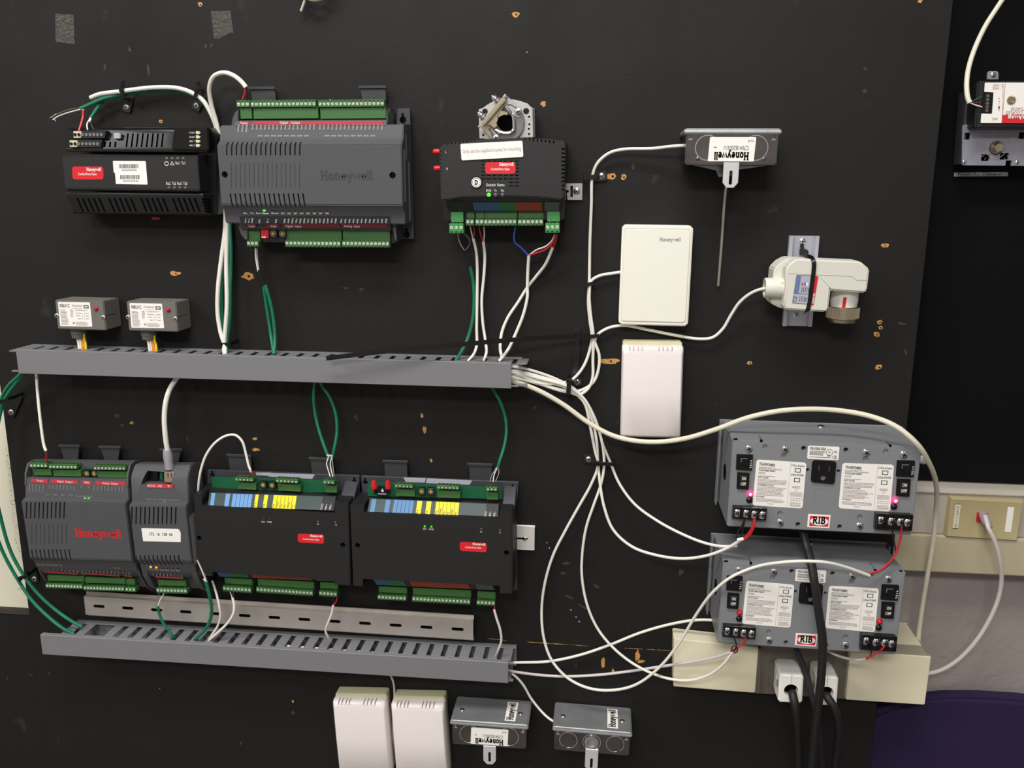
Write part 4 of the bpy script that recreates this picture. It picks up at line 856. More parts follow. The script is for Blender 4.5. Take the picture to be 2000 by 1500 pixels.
PV2 = dict(h1=n_(175, 842), h2=n_(1497, 908), strip=[n_(285, 427), n_(1428, 478), n_(1420, 606), n_(262, 548)], bot=[n_(240, 1140), n_(1445, 1200)], plate=[n_(205, 225), n_(1602, 280), n_(1600, 380), n_(1580, 490), n_(1595, 1240), n_(1540, 1240), n_(1400, 500), n_(215, 420)],
    wing=944, key1=n_(243, 275), key2=n_(1552, 335), pcb=[n_(265, 285), n_(1455, 335), n_(1455, 430), n_(265, 405)], clips=[[n_(408, 85), n_(612, 90), n_(618, 245), n_(418, 240)], [n_(1160, 112), n_(1366, 118), n_(1368, 275), n_(1170, 270)]],
    bands=[(.018, .052, 3), (.128, .163, 3), (.192, .345, 3), (.372, .41, 1), (.445, .482, 1), (.518, .697, 1), (.905, 1., 2)], lines=[.222, .253, .284, .315, .545, .575, .605, .635, .665, .937, .968],
    caps=[(.385, 'S1'), (.458, 'S2'), (.53, 'DI4'), (.56, 'AGND'), (.59, 'DI3'), (.62, 'DI2'), (.65, 'AGND'), (.68, 'DI1')],
    top=[([n_(502, 298), n_(665, 305), n_(665, 333), n_(502, 328)], [n_(515, 345), n_(682, 350), n_(682, 410), n_(515, 402)], 5), ([n_(878, 310), n_(1075, 318), n_(1075, 348), n_(878, 340)], [n_(885, 355), n_(1085, 362), n_(1085, 425), n_(885, 417)], 6), ([n_(1315, 325), n_(1415, 328), n_(1415, 362), n_(1315, 356)], [n_(1322, 372), n_(1420, 376), n_(1420, 440), n_(1322, 434)], 3)],
    low=[([n_(352, 1285), n_(607, 1298), n_(605, 1338), n_(352, 1322)], [n_(362, 1205), n_(612, 1218), n_(612, 1272), n_(362, 1258)], 8), ([n_(658, 1298), n_(1176, 1325), n_(1174, 1370), n_(658, 1342)], [n_(665, 1215), n_(1182, 1242), n_(1182, 1305), n_(665, 1280)], 16), ([n_(1232, 1332), n_(1396, 1340), n_(1393, 1382), n_(1230, 1372)], [n_(1238, 1250), n_(1398, 1258), n_(1398, 1318), n_(1238, 1312)], 5)],
    d1=n_(742, 363), d2=n_(824, 366), lstrip=[n_(312, 1138), n_(1380, 1195), n_(1400, 1240), n_(345, 1192)], lb=[(0, .125, 0), (.125, .255, 1), (.3, .79, 2), (.85, .99, 3)], ll=[(0, .125, 4), (.125, .255, 4), (.3, .79, 16), (.85, .99, 5)],
    badge=[n_(1080, 810), n_(1322, 820), n_(1320, 902), n_(1083, 890)], bt=[n_(1195, 837), n_(1308, 844), n_(1128, 864), n_(1272, 871)], txt=[('RUN', n_(757, 702), n_(785, 703)), ('POWER', n_(808, 705), n_(852, 707)), ('Rx', n_(1264, 726), n_(1282, 727)), ('Tx', n_(1430, 733), n_(1446, 734))],
    leds=[n_(771, 674), n_(830, 677), n_(1274, 697), n_(1440, 706)], wl1=[n_(582, 238), n_(782, 245), n_(770, 285), n_(600, 278)], wl2=[n_(792, 246), n_(1190, 265), n_(1170, 305), n_(778, 290)])
V2 = zone_controller('black zone controller with two red rubber caps, last in the lower row', n_, [n_(106, 475), n_(1550, 535), n_(1549, 1275), n_(135, 1205)], PV2, True, [n_(322, 300), n_(446, 300)])
b = MB(); q = V2.q([n_(345, 325), n_(440, 328), n_(438, 408), n_(345, 402)], 41); b.slab(q, 5); V2.part('sensor_module', b, 'black_gloss', bev=.4)
b = MB(); ribbon(V2, b, n_(355, 380), n_(432, 383), n_(432, 389), n_(355, 386), 41.1); v = V2.l(*n_(395, 355), 41.2); b.slab([v + Vector(p) for p in ((0, 0, 3.2), (2.2, 0, -1), (0, 0, -2.4), (-2.2, 0, -1))], .2); V2.part('module_mark', b, 'print_white')
# ================================================================ actuator controller with metal shaft clamp
c = crop(820, 170, 4.688); e = crop(920, 170, 12.5)
T = Thing('actuator_controller', 'black actuator controller with a metal shaft clamp on top and two red side caps', 'actuator', [c(172, 520), c(1332, 500), c(1318, 1030), c(196, 1045)], 60)
out = [(172, 560), (230, 515), (400, 492), (560, 478), (940, 464), (1150, 474), (1290, 488), (1335, 500), (1318, 1010), (1300, 1035), (1100, 1012), (760, 1002), (400, 1012), (215, 1040), (192, 1040)]
b = MB(); b.slab(T.q([c(*p) for p in out], 60), 50); k = MB()
for i in range(8): q = T.q([c(250 + 35 * i, 512 - 5 * i), c(262 + 35 * i, 510 - 5 * i), c(262 + 35 * i, 528 - 5 * i), c(250 + 35 * i, 530 - 5 * i)], 60); k.slab([up(v, 2) for v in q], 14)
for i in range(8): q = T.q([c(960 + 37 * i, 462 + 4 * i), c(972 + 37 * i, 464 + 4 * i), c(972 + 37 * i, 488 + 4 * i), c(960 + 37 * i, 486 + 4 * i)], 60); k.slab([up(v, 2) for v in q], 14)
for i in range(11): q = T.q([c(160, 584 + 36.5 * i), c(198, 584 + 36.5 * i), c(198, 598 + 36.5 * i), c(160, 598 + 36.5 * i)], 60); k.slab([up(v, 2) for v in q], 14)
for i in range(11): q = T.q([c(1296, 562 + 37 * i), c(1350, 562 + 37 * i), c(1350, 576 + 37 * i), c(1296, 576 + 37 * i)], 60); k.slab([up(v, 2) for v in q], 14)
for r, y in enumerate((675, 706, 738, 770, 803, 836, 868, 900)):
    for i in range(7):
        x = 565 + 51 * i
        if y > 850 and i < 5: continue
        if 690 < y < 790 and 0 < i < 6: continue
        q = T.q([c(x, y), c(x + 36, y), c(x + 36, y + 9), c(x, y + 9)], 60); k.slab([up(v, 2) for v in q], 8)
T.part('housing', b, 'black_plastic', bev=1.6, cut=k)
b = MB(); b.slab(T.q([c(185, 600), c(1345, 500), c(1322, 1215), c(215, 1225)], 38), 34); T.part('rear_housing', b, 'black_gloss', bev=1.2)
# colour-coded slanted caption strip
q = T.q([c(238, 1052), c(1292, 1052), c(1290, 1138), c(262, 1138)], [58, 58, 46, 46]); b = MB(); b.slab(q, 4); st = T.part('caption_strip', b, 'strip_black')
for u0, u1, m_ in ((.235, .46, 'blue_tint'), (.46, .61, 'green_strip'), (.61, .835, 'orange_strip'), (.86, .985, 'grey_strip')):
    b = MB(); b.slab(sub(q, u0, .05, u1, .95, .3), .3); T.part('colour_band', b, 'dim_blue' if m_ == 'blue_tint' else m_, st)
b = MB()
for i in range(30):
    u = .03 + i * .0327; b.slab(sub(q, u, .05, u + .002, .95, .4), .1)
T.part('captions', b, 'strip_black', st)
terminal(T, [c(268, 1250), c(398, 1250), c(400, 1340), c(270, 1340)], [c(284, 1145), c(398, 1145), c(398, 1238), c(286, 1238)], 52, 46, 3, False, 'terminal_bright')
terminal(T, [c(1150, 1245), c(1280, 1245), c(1278, 1335), c(1148, 1335)], [c(1166, 1140), c(1282, 1140), c(1282, 1232), c(1166, 1232)], 52, 46, 3, False, 'terminal_bright')
for x0, x1, n in ((420, 496, 2), (506, 585, 2), (585, 886, 8), (896, 1130, 6)): terminal(T, [c(x0, 1208), c(x1, 1208), c(x1, 1270), c(x0, 1270)], [c(x0 + 8, 1138), c(x1 + 4, 1138), c(x1 + 4, 1205), c(x0 + 8, 1205)], 46, 41, n, False)
for p in ((142, 592), (148, 745)):
    v = T.l(*c(*p), 40); b = MB(); b.lathe(v + Vector((8, 0, 0)), (-1, 0, 0), [(2, 3.2), (3, 3.2), (4, 3.6), (9, 3.6), (10, 3.2), (11, 2.4)], 14); T.part('red_cap', b, 'red_plastic')
    b = MB(); b.cyl(v + Vector((7, 0, 0)), v + Vector((18, 0, 0)), 1.8, n=10); T.part('pressure_port', b, 'black_gloss')
b = MB()
for s, p0, p1, h in (('L', c(235, 604), c(244, 604), 2.6), ('R', c(244, 757), c(258, 757), 2.6), ('Declutch  Button', c(608, 908), c(775, 908), 3.4), ('RUN', c(607, 958), c(652, 958), 2.8), ('Tx', c(682, 957), c(704, 957), 2.8), ('Rx', c(745, 957), c(772, 957), 2.8)): fit(T, b, s, p0, p1, 60.1, h, .01)
T.part('lettering', b, 'print_white')
badge(T, [c(597, 688), c(876, 686), c(877, 794), c(598, 795)], 60, c(728, 722), c(858, 721), c(650, 762), c(822, 761), 4.2, 3.)
leds(T, [c(632, 986)], 60, 2.5, 'led_green'); leds(T, [c(694, 989), c(757, 988)], 60, 2.5, 'led_off')
v = T.l(*c(520, 873), 60); b = MB(); b.cyl(v, v + Vector((0, -2, 0)), 7.2, 6.8, 28); bt = T.part('declutch_button', b, 'black_gloss', bev=.3)
b = MB(); b.cyl(v + Vector((0, -2, 0)), v + Vector((0, -2.3, 0)), 4.6, n=24); b.ring(v + Vector((0, -2, 0)), 5.2, 6.1, .3, 28); T.part('button_face', b, 'label_white', bt)
b = MB(); u = v + Vector((-1.9, -2.35, -2.6)); txt(b, 'D', u, u + Vector((3.9, 0, 0)), 5.2, 0, .05); T.part('lettering', b, 'deep_black', bt)
q = sticker(T, 'paper_label', [c(371, 520), c(940, 491), c(948, 640), c(382, 672)], 61.5, 'label_white', 2.2)
b = MB(); fit(T, b, 'Only use the supplied bracket for mounting', c(393, 606), c(926, 578), 61.9, 4.6); T.part('lettering', b, 'label_grey_print')
# die-cast plate and clamp
pl = [(185, 540), (272, 520), (420, 415), (540, 350), (700, 310), (870, 295), (1050, 305), (1220, 345), (1380, 402), (1460, 485), (1500, 500), (1515, 1230), (1180, 1240), (1000, 1330), (550, 1330), (330, 1262), (205, 1255)]
b = MB(); b.slab(T.q([e(*p) for p in pl], 44), 14); k = MB()
for p, r in (((340, 600), 3.6), ((1345, 590), 3.8), ((1418, 727), 1.3), ((1422, 910), 1.3), ((1412, 1020), 1.3), ((1415, 1150), 1.4), ((300, 1175), 1.4), ((835, 880), 11)): hole(k, T, e(*p), 44, r, 20)
T.part('clamp_plate', b, 'diecast', bev=.6, cut=k)
b = MB(); b.slab(T.q([e(1490, 500), e(1560, 500), e(1570, 1235), e(1500, 1235)], 30), 22); T.part('clamp_plate_back', b, 'dull_galv', bev=.5, seg=1)
cc = T.l(*e(860, 880), 44)
b = MB(); b.cyl(cc + Vector((0, 2, 0)), cc + Vector((0, -4, 0)), 24, 22.5, 40); k = MB(); k.cyl(cc + Vector((0, 12, 0)), cc + Vector((0, -12, 0)), 10.5, n=24); T.part('rotor_disc', b, 'dull_galv', bev=.8, cut=k)
b = MB(); b.cyl(cc + Vector((0, 0, 0)), cc + Vector((0, 10, 0)), 10.6, n=24); T.part('shaft_bore', b, 'deep_black')
br = [(835, 230), (885, 215), (1240, 575), (1240, 680), (1180, 730), (1085, 715), (960, 590), (830, 490)]
b = MB(); b.slab(T.q([e(*p) for p in br], 50), 3); k = MB(); q = T.q([e(870, 420), e(960, 415), e(1130, 505), e(1110, 540), e(980, 455), e(880, 460)], 50); k.slab([up(v, 3) for v in q], 10); q = T.q([e(870, 480), e(1080, 560), e(1060, 640), e(980, 590)], 50); k.slab([up(v, .8) for v in q], 1.6)
T.part('clamp_bracket', b, 'bright_steel', bev=.5, cut=k)
b = MB(); b.slab(T.q([e(*p) for p in [(220, 960), (420, 930), (560, 1080), (680, 1200), (640, 1300), (560, 1290), (430, 1180)]], 50), 3); k = MB(); q = T.q([e(420, 1020), e(470, 1000), e(570, 1180), e(540, 1260)], 50); k.slab([up(v, 3) for v in q], 10); T.part('clamp_bracket', b, 'nickel', bev=.5, cut=k)
b = MB(); b.tube([T.l(*e(*p), d) for p, d in (((830, 485), 54), ((930, 590), 55), ((1020, 710), 55), ((1045, 880), 55), ((1035, 1050), 55), ((960, 1120), 55), ((760, 1122), 55), ((660, 1085), 55), ((590, 1030), 54))], 1.9, 8); T.part('clamp_rim', b, 'bright_steel')
# jaw bar with toothed edge
jw = [(240, 905), (800, 235), (840, 300), (820, 440), (760, 520), (640, 730), (660, 770), (610, 900), (640, 920), (620, 970), (560, 1000), (480, 930), (420, 920), (290, 950)]
b = MB(); b.slab(T.q([e(*p) for p in jw], 58), 4); T.part('clamp_jaw', b, 'nickel', bev=.5)
b = MB(); b.slab(T.q([e(*p) for p in [(700, 560), (900, 630), (870, 690), (820, 670), (740, 700), (660, 745)]], 57), 3); T.part('jaw_tooth', b, 'nickel', bev=.4)
bar = [(236, 900), (165, 965), (195, 990), (250, 955), (840, 240), (862, 190), (830, 165), (770, 220)]
b = MB(); b.slab(T.q([e(*p) for p in [(236, 880), (775, 225), (850, 310), (350, 900), (280, 945)]], 66), 5); k = MB(); hole(k, T, e(598, 677), 66, 1.9, 12); T.part('jaw_bar', b, 'nickel', bev=1.2, cut=k)
b = MB(); b.slab(T.q([e(*p) for p in [(160, 965), (210, 915), (236, 940), (190, 995)]], 62), 4); T.part('bolt_end', b, 'diecast', bev=.4, seg=1)
b = MB(); b.slab(T.q([e(*p) for p in [(765, 230), (828, 160), (866, 195), (806, 268)]], 64), 5); T.part('bolt_end', b, 'diecast', bev=.4, seg=1)
dv = Vector((-.78, 0, .62))
for p in ((650, 330), (305, 735)):
    v = T.l(*e(*p), 60); b = MB(); b.cyl(v - dv * 1, v + dv * 7, 4.1, n=6); b.cyl(v - dv * 1, v + dv * 1, 5, n=16); b.cyl(v - dv * 6, v + dv * 9, 2.2, n=10); T.part('hex_nut', b, 'bright_steel', bev=.3, seg=1)
for p in ((1150, 605), (617, 1242)): screw(T, T.l(*e(*p), 53), 4.4, m='steel')
b = MB(); b.slab(T.q([c(1335, 882), c(1490, 880), c(1488, 1035), c(1350, 1035)], 4), 2); k = MB(); q = T.q([c(1378, 905), c(1402, 905), c(1402, 1008), c(1378, 1008)], 4); k.slab([up(v, 2) for v in q], 8); hole(k, T, c(1352, 955), 4, 1.8); T.part('mounting_tab', b, 'steel', bev=.3, seg=1, cut=k)
screw(T, T.l(*c(1437, 955), 4), 4.6, m='steel')
# ================================================================ duct temperature sensors (metal handy boxes)
DW, DH, D0, D1 = 107., 43., 6., 62.
def duct_sensor(lb, px, probe, style):
    """px: the top corners and bottom corners of the box's front face"""
    T = Thing('duct_sensor', lb, 'sensor', px, D1); w, h = T.W / 2, T.H / 2
    b = MB(); b.box(-w, w, -h, h, D0, D1); k = MB()
    for sx in (-1, 1): k.box(sx * (w - 4.5) - 1.2, sx * (w - 4.5) + 1.2, h - 6, h - 3, D1 - 2, D1 + 3)
    for x in (-14, 14): v = Vector((x, -D1, h - 1.5)); k.cyl(v + Vector((0, 4, 0)), v - Vector((0, 4, 0)), 1.6, n=10)
    T.part('box', b, 'galvanized', bev=1.6, seg=2, cut=k)
    for x in (-1, 1): b = MB(); b.slab([Vector((x * (w - 3), -D1 - .4, h - 7)), Vector((x * (w - 7.5), -D1 - .4, h - 7)), Vector((x * (w - 7.5), -D1 - .4, h - 9)), Vector((x * (w - 3), -D1 - .4, h - 9))], .5); T.part('box_dimple', b, 'bright_steel', bev=.3, seg=1)
    for x in (-.36, .36): b = MB(); b.dome(Vector((x * 2 * w, -D1, -h + 7)), 2.6, .8, 10); T.part('weld_spot', b, 'galvanized')
    b = MB(); o = 3.; v = []
    for s_, z in ((0, h - 2), (0, h + 2.2), (1.6, h + 4.6)): v += [(-w - o + s_, -(D1 + o - s_), z), (w + o - s_, -(D1 + o - s_), z), (w + o - s_, -(D0 - 5.5 + s_), z), (-w - o + s_, -(D0 - 5.5 + s_), z)]
    b.add(v, [(0, 3, 2, 1), (8, 9, 10, 11)] + [(k_ * 4 + i, k_ * 4 + (i + 1) % 4, k_ * 4 + 4 + (i + 1) % 4, k_ * 4 + 4 + i) for k_ in (0, 1) for i in range(4)])
    lid = T.part('lid', b, 'lid_zinc', bev=1.4, seg=3)
    for x in (-1, 1):
        c0 = Vector((x * w * .8, -(D0 + D1) / 2 - 3, h + 4.6)); b = MB(); b.lathe(c0, (0, 0, 1), [(0, 3.6), (.9, 3.4), (1.6, 2.6), (1.9, 1.2)], 14); b.box(c0.x - 2.4, c0.x + 2.4, h + 6.3, h + 6.6, -c0.y - .4, -c0.y + .4, 1); T.part('lid_screw', b, ['steel', 'hole_dark'], lid)
    if style != 'label': rings = ((-.62, 13), (0, 13), (.62, 13))
    else: rings = ((-.52, 15), (.52, 15))
    for x, r in rings:
        b = MB(); b.ring(Vector((x * w, -D1 + .1, 1.)), r - 1., r, .5, 28); T.part('knockout_rim', b, 'bright_steel')
    if style == 'plain':
        b = MB(); b.lathe(Vector((0, -D1 + .2, 1.)), (0, -1, 0), [(0, 11), (2, 10), (2.6, 7), (1.6, 5), (1.2, 2)], 24); T.part('knockout_cup', b, 'bright_steel')
    if style == 'label':
        q = [Vector((x, -D1 - .9, z)) for x, z in ((-w * .48, h - 5.5), (w * .52, h - 5.5), (w * .5, -h + 4), (-w * .5, -h + 4))]; b = MB(); b.slab(rnd(q, 1), .9); lb_ = T.part('maker_label', b, 'label_white')
        b = MB(); slabtxt(b, 'Honeywell', at(q, .88, .62, .1), at(q, .12, .62, .1), 9, .24); T.part('lettering', b, 'deep_black', lb_)
        b = MB(); txt(b, 'C7041B2005/U', at(q, .86, .36, .1), at(q, .32, .36, .1), 5., 0); txt(b, '-', at(q, .16, .36, .1), at(q, .1, .36, .1), 5., 0, .02); txt(b, '1610', at(q, .95, .1, .1), at(q, .83, .1, .1), 3.2, 0); T.part('lettering', b, 'label_print', lb_)
    else: pass
    if style == 'plain' or not probe:
        y0, y1 = -(D1 - 14), -(D0 + 4); z = h + 4.75; x0, x1 = w * .40, w * .69
        if style == 'plain': x0, x1 = w * .40, w * .68
        q = [Vector((x0, y1 - 0, z)), Vector((x1, y1, z)), Vector((x1, y0 - 8, z)), Vector((x0, y0 - 8, z))]
        b = MB(); b.add(q + [p + Vector((0, 0, .25)) for p in q], [(0, 1, 2, 3), (7, 6, 5, 4), (0, 4, 5, 1), (1, 5, 6, 2), (2, 6, 7, 3), (3, 7, 4, 0)]); l2 = T.part('maker_label', b, 'label_white', lid)
        b = MB(); k = MB(); slabtxt(k, 'Honeywell', Vector((0, 0, 0)), Vector((y0 - 8 - y1, 0, 0)) * -.92, 10, .24, lift=0)
        xm = x0 + (x1 - x0) * .78; ya = y0 - 8 + (y1 - y0 + 8) * .05
        b.add([Vector((xm - p.z, ya + p.x, z + .4)) for p in k.v], k.f); T.part('lettering', b, 'deep_black', l2)
    # bracket tab with slot hanging from the front
    tz = -h + 8 if style == 'plain' else -h + 3
    tw = 9.2; pts = [(-tw, tz), (tw, tz), (tw, -h - 21), (tw - 5, -h - 27), (-tw + 5, -h - 27), (-tw, -h - 21)]
    b = MB(); b.slab([Vector((x + 1, -D1 - 2.2, z)) for x, z in pts], 1.8); k = MB(); k.slab([Vector((1 + x, -D1 - 4, -h - 15 + z)) for x, z in ((-1.9, -7), (-1.3, -8.2), (1.3, -8.2), (1.9, -7), (1.9, 7), (1.3, 8.2), (-1.3, 8.2), (-1.9, 7))], 6)
    T.part('bracket_tab', b, 'tab_zinc', bev=.4, seg=1, cut=k)
    b = MB(); b.slab([Vector((x, -40, z)) for x, z in ((-w + 12, -h), (w - 8, -h), (w * .25, -h - 5), (14, -h - 12), (-10, -h - 14), (-14, -h - 6))], 2); T.part('base_flange', b, 'dull_galv', bev=.3, seg=1)
    if probe:
        b = MB(); b.tube([T.l(*p) for p in probe], 1.75, 12, sub=3); T.part('probe', b, 'probe_steel')
    return T
c = crop(1140, 220, 3.947)
duct_sensor('galvanized sensor box with a long thin metal probe hanging down, high on the board', [c(790, 152), c(1505, 152), c(1485, 405), c(782, 400)], [(*c(1120, 430), 30), (*c(1092, 620), 26), (*c(1065, 980), 14), (*c(1037, 1335), 6)], 'label')
m = crop(630, 1310, 3.175)
duct_sensor('galvanized sensor box with a label under its lid, beside the white bottom sensors', [m(802, 322), m(1275, 352), m(1252, 490), m(806, 455)], None, 'label')
duct_sensor('galvanized sensor box with bare knockouts, last at the bottom edge of the board', [m(1432, 360), m(1908, 400), m(1898, 532), m(1440, 492)], None, 'plain')
# ================================================================ white thermostat and room sensors
c = crop(1180, 420, 3.125)
T = Thing('thermostat', 'white wall plate sensor with printed grey lettering, under the metal probe box', 'sensor', [c(108, 60), c(543, 65), c(515, 682), c(90, 670)], 26)
w, h = T.W / 2, T.H / 2
fr = lambda w_, h_, d: [Vector((x, -d, z)) for x, z in ((-w_, h_), (w_, h_), (w_, -h_), (-w_, -h_))]
b = MB(); b.slab(rnd(fr(w, h, 24), 6), 24); k = MB(); k.slab(rnd(fr(w - 3.2, h - 4.5, 26), 4), 3); T.part('case', b, 'thermostat_white', bev=1.6, seg=3, cut=k)
b = MB(); b.slab(rnd(fr(w - 3.6, h - 5, 25), 4), 4); T.part('cover', b, 'thermostat_white', bev=.6)
b = MB(); slabtxt(b, 'Honeywell', T.l(*c(337, 160), 25), T.l(*c(467, 161), 25), 4.8, .22); T.part('lettering', b, 'print_dim')
SW, SH = 80., 124.
def room_sensor(lb, tl, tr, vis=True):
    T0 = U(*tl, 34); T1 = U(*tr, 34)
    T = Thing('room_sensor', lb, 'sensor', [tl, tr, tr, tl], 34); x = (T1 - T0).length / 2
    bz = Vector((T.R @ Vector((0, 0, -SH / 2)))); T.O += bz; T.e.location = T.O * .001
    w, h = x, SH / 2
    b = MB(); b.slab(rnd(fr(w - 1, h + 3.2, 19), 3), 19); T.part('base', b, 'sensor_cream', bev=1)
    v = []; N = 8
    b = MB(); rows = [(h - 1.5, 30), (h - 4, 33.5), (h - 12, 34.5), (0, 35.5), (-h + 4, 34.5), (-h, 31)]; xs = [-w, -w + 2.5, -w * .5, 0, w * .5, w - 2.5, w]; dx = [-4, 0, .8, 1, .8, 0, -4]; dz = [-.8, 0, -.6, -1, -.6, 0, -.8]
    for r, (z, d) in enumerate(rows):
        for i, xx in enumerate(xs): v.append((xx, -(d + dx[i]), z + (dz[i] if r == 0 else 0)))
    n = len(xs); fcs = [(r * n + i, (r + 1) * n + i, (r + 1) * n + i + 1, r * n + i + 1) for r in range(len(rows) - 1) for i in range(n - 1)]
    bo = len(v); edge = [i for i in range(n)] + [r * n + n - 1 for r in range(1, len(rows))] + [(len(rows) - 1) * n + i for i in range(n - 2, -1, -1)] + [r * n for r in range(len(rows) - 2, 0, -1)]
    v += [(v[i][0], -14, v[i][2]) for i in edge]; m_ = len(edge)
    fcs += [(edge[i], edge[(i + 1) % m_], bo + (i + 1) % m_, bo + i) for i in range(m_)] + [tuple(bo + i for i in range(m_))]
    b.add(v, fcs); k = MB()
    for xx in (-30, -25, -19, -14, 8, 13.5, 19, 25):
        k.box(xx * w / 40 - 1, xx * w / 40 + 1, h - 7.5, h + 2, 20, 38)
    T.part('cover', b, 'sensor_white', bev=.5, seg=2, cut=k, ang=50)
    b = MB(); slabtxt(b, 'Honeywell', Vector((w * .24, -34.9, h - 17)), Vector((w * .86, -34.4, h - 17)), 4.4, .2, lift=.25); T.part('raised_lettering', b, 'sensor_white')
    return T
room_sensor('white room sensor hung directly below the wall plate sensor, behind the thick cream cable', c(110, 797), c(487, 801))
room_sensor('white room sensor at the bottom edge, the one farther from the metal boxes', m(57, 186), m(386, 193))
room_sensor('white room sensor at the bottom edge, next to the metal boxes', m(420, 204), m(750, 212))
# ================================================================ relays
c = crop(80, 540, 5.882)
def relay(lb, px):
    T = Thing('relay', lb, 'relay', px, 40); return T
R1 = relay('small grey relay box above the wire duct, the one nearer the board edge', [c(158, 270), c(718, 282), c(750, 622), c(192, 602)])
T = R1; w, h = T.W / 2, T.H / 2
b = MB(); b.box(-w, w, -h, h, .5, 40); k = MB(); k.box(w - 1, w + 3, -1.2, .2, 12, 38); T.part('case', b, 'relay_grey', bev=1.2, cut=k)
for p in ((182, 450), (716, 470)): screw(T, T.l(*c(*p), 40), 3.3)
v = T.l(*c(636, 369), 40); b = MB(); b.lathe(v, (0, -1, 0), [(0, 3.1), (1, 3.1), (1.6, 2.7), (2.6, 1.8), (3, .4)], 14); T.part('indicator', b, 'led_red')
q = sticker(T, 'paper_label', [c(195, 290), c(562, 298), c(592, 577), c(222, 570)], 40, 'label_white', 1.3); lb_ = [o for o in T.e.children if o.name.startswith('paper_label')][0]
b = MB(); txt(b, 'RIBU1C', at(q, .05, .22), at(q, .36, .22), 4.6, 0, .02); txt(b, 'Functional', at(q, .44, .19), at(q, .74, .19), 3.4, 0, .0)
o_ = sub(q, .79, .11, .95, .25, .1); b.slab(o_, .1)
T.part('lettering', b, 'label_print', lb_)
b = MB(); vv = at(q, .87, .18, .25); b.slab([vv + Vector((2.7 * math.cos(i * .52), 0, 1.5 * math.sin(i * .52))) for i in range(12)], .1); T.part('emblem', b, 'label_white', lb_)
b = MB(); slabtxt(b, 'RIB', at(q, .83, .205, .3), at(q, .91, .205, .3), 1.6, .2); greek(b, sub(q, .05, .3, .3, .95), 12, seed=2, ragged=.4); greek(b, sub(q, .36, .29, .46, .62), 7, seed=5); greek(b, sub(q, .44, .24, .74, .27), 1, seed=9, ragged=0); greek(b, sub(q, .52, .3, .95, .36), 2, seed=4); greek(b, sub(q, .5, .8, .93, .96), 4, seed=6)
for a0, a1, b0, b1 in ((.53, .43, .7, .46), (.53, .54, .66, .57), (.57, .66, .68, .69), (.8, .43, .93, .46), (.83, .54, .92, .57), (.83, .66, .92, .69)): b.slab(sub(q, a0, a1, b0, b1, .1), .1)
for a0, a1, b0, b1 in ((.72, .43, .728, .72), (.78, .43, .788, .72), (.4, .82, .47, .9)): b.slab(sub(q, a0, a1, b0, b1, .1), .1)
T.part('fine_print', b, 'label_grey_print', lb_)
v = T.l(*c(430, 612), 20); b = MB(); b.lathe(v + Vector((0, 0, 3)), (0, 0, -1), [(0, 10.5), (8, 10.5), (9, 9.6), (14, 9.2)], 20); T.part('wire_nipple', b, 'relay_grey')
for i, (p0, p1, p2, mm) in enumerate(((c(420, 705), c(430, 760), c(440, 838), 'white_jacket'), (c(450, 705), c(458, 760), c(468, 836), 'cream_jacket'), (c(476, 708), c(486, 760), c(494, 832), 'orange_wire'), (c(498, 715), c(512, 760), c(516, 812), 'yellow_wire'), (c(462, 702), c(474, 760), c(480, 835), 'orange_wire'))):
    b = MB(); b.tube([T.l(*p0, 22) + Vector((0, 0, 8)), T.l(*p0, 22), T.l(*p1, 25), T.l(*p2, 27), T.l(*p2, 27) + Vector((0, 0, -12))], 1.7, 8); T.part('lead_wire', b, mm, label={'white_jacket': 'white lead wire', 'cream_jacket': 'cream lead wire', 'orange_wire': 'orange lead wire', 'yellow_wire': 'yellow lead wire'}[mm])
R2 = relay('small grey relay box above the wire duct, the one farther from the board edge', [c(978, 285), c(1545, 296), c(1580, 638), c(1012, 620)])
dup(R1.e, R2.e)
# ================================================================ valve actuator on the upright rail
c = crop(1440, 440, 6.25)
P1 = [(450, 530), (530, 450), (620, 400), (720, 405), (1500, 440), (1615, 535), (1585, 790), (1560, 825), (1190, 800), (1140, 780), (1112, 1030), (1075, 1058), (600, 1030), (500, 1000), (405, 950), (440, 640)]
T = Thing('valve_actuator', 'cream valve actuator with ribbed metal collar strapped to the upright rail piece', 'actuator', [c(450, 440), c(1600, 450), c(1580, 1050), c(420, 1030)], 60)
PF = [(610, 490), (720, 405), (1500, 440), (1615, 535), (1585, 790), (1560, 825), (1190, 800), (1140, 780), (1112, 1030), (1075, 1058), (600, 1030), (562, 1000), (600, 700), (590, 560)]
b = MB(); b.slab(T.q([c(*p) for p in PF], 66), 22)
T.part('front_shell', b, 'actuator_cream', bev=4.5, seg=3)
b = MB(); b.slab(T.q([c(*p) for p in P1], 44), 36)
T.part('rear_shell', b, 'actuator_cream', bev=1.5)
b = MB()
sl = [(625, 588), (1405, 622), (1455, 667), (1590, 672)]
for i in range(len(sl) - 1): ribbon(T, b, c(*sl[i]), c(*sl[i + 1]), c(sl[i + 1][0], sl[i + 1][1] + 4), c(sl[i][0], sl[i][1] + 4), 66.1)
T.part('seam', b, 'print_dim')
b = MB(); b.slab(T.q([c(1000, 620), c(1010, 620), c(1190, 795), c(1150, 780)], 66.6), 1); T.part('rib', b, 'actuator_cream', bev=.3)
v = T.l(*c(540, 765), 46); b = MB(); b.lathe(v + Vector((8, 0, 0)), (-1, 0, 0), [(0, 11.5), (10, 12.5), (28, 12.5), (29, 12), (29, 9.5), (20, 9.2)], 28); T.part('conduit_hub', b, 'actuator_cream')
b = MB(); b.cyl(v + Vector((-12, 0, 0)), v + Vector((-13, 0, 0)), 9.3, n=20); T.part('hub_bore', b, 'deep_black')
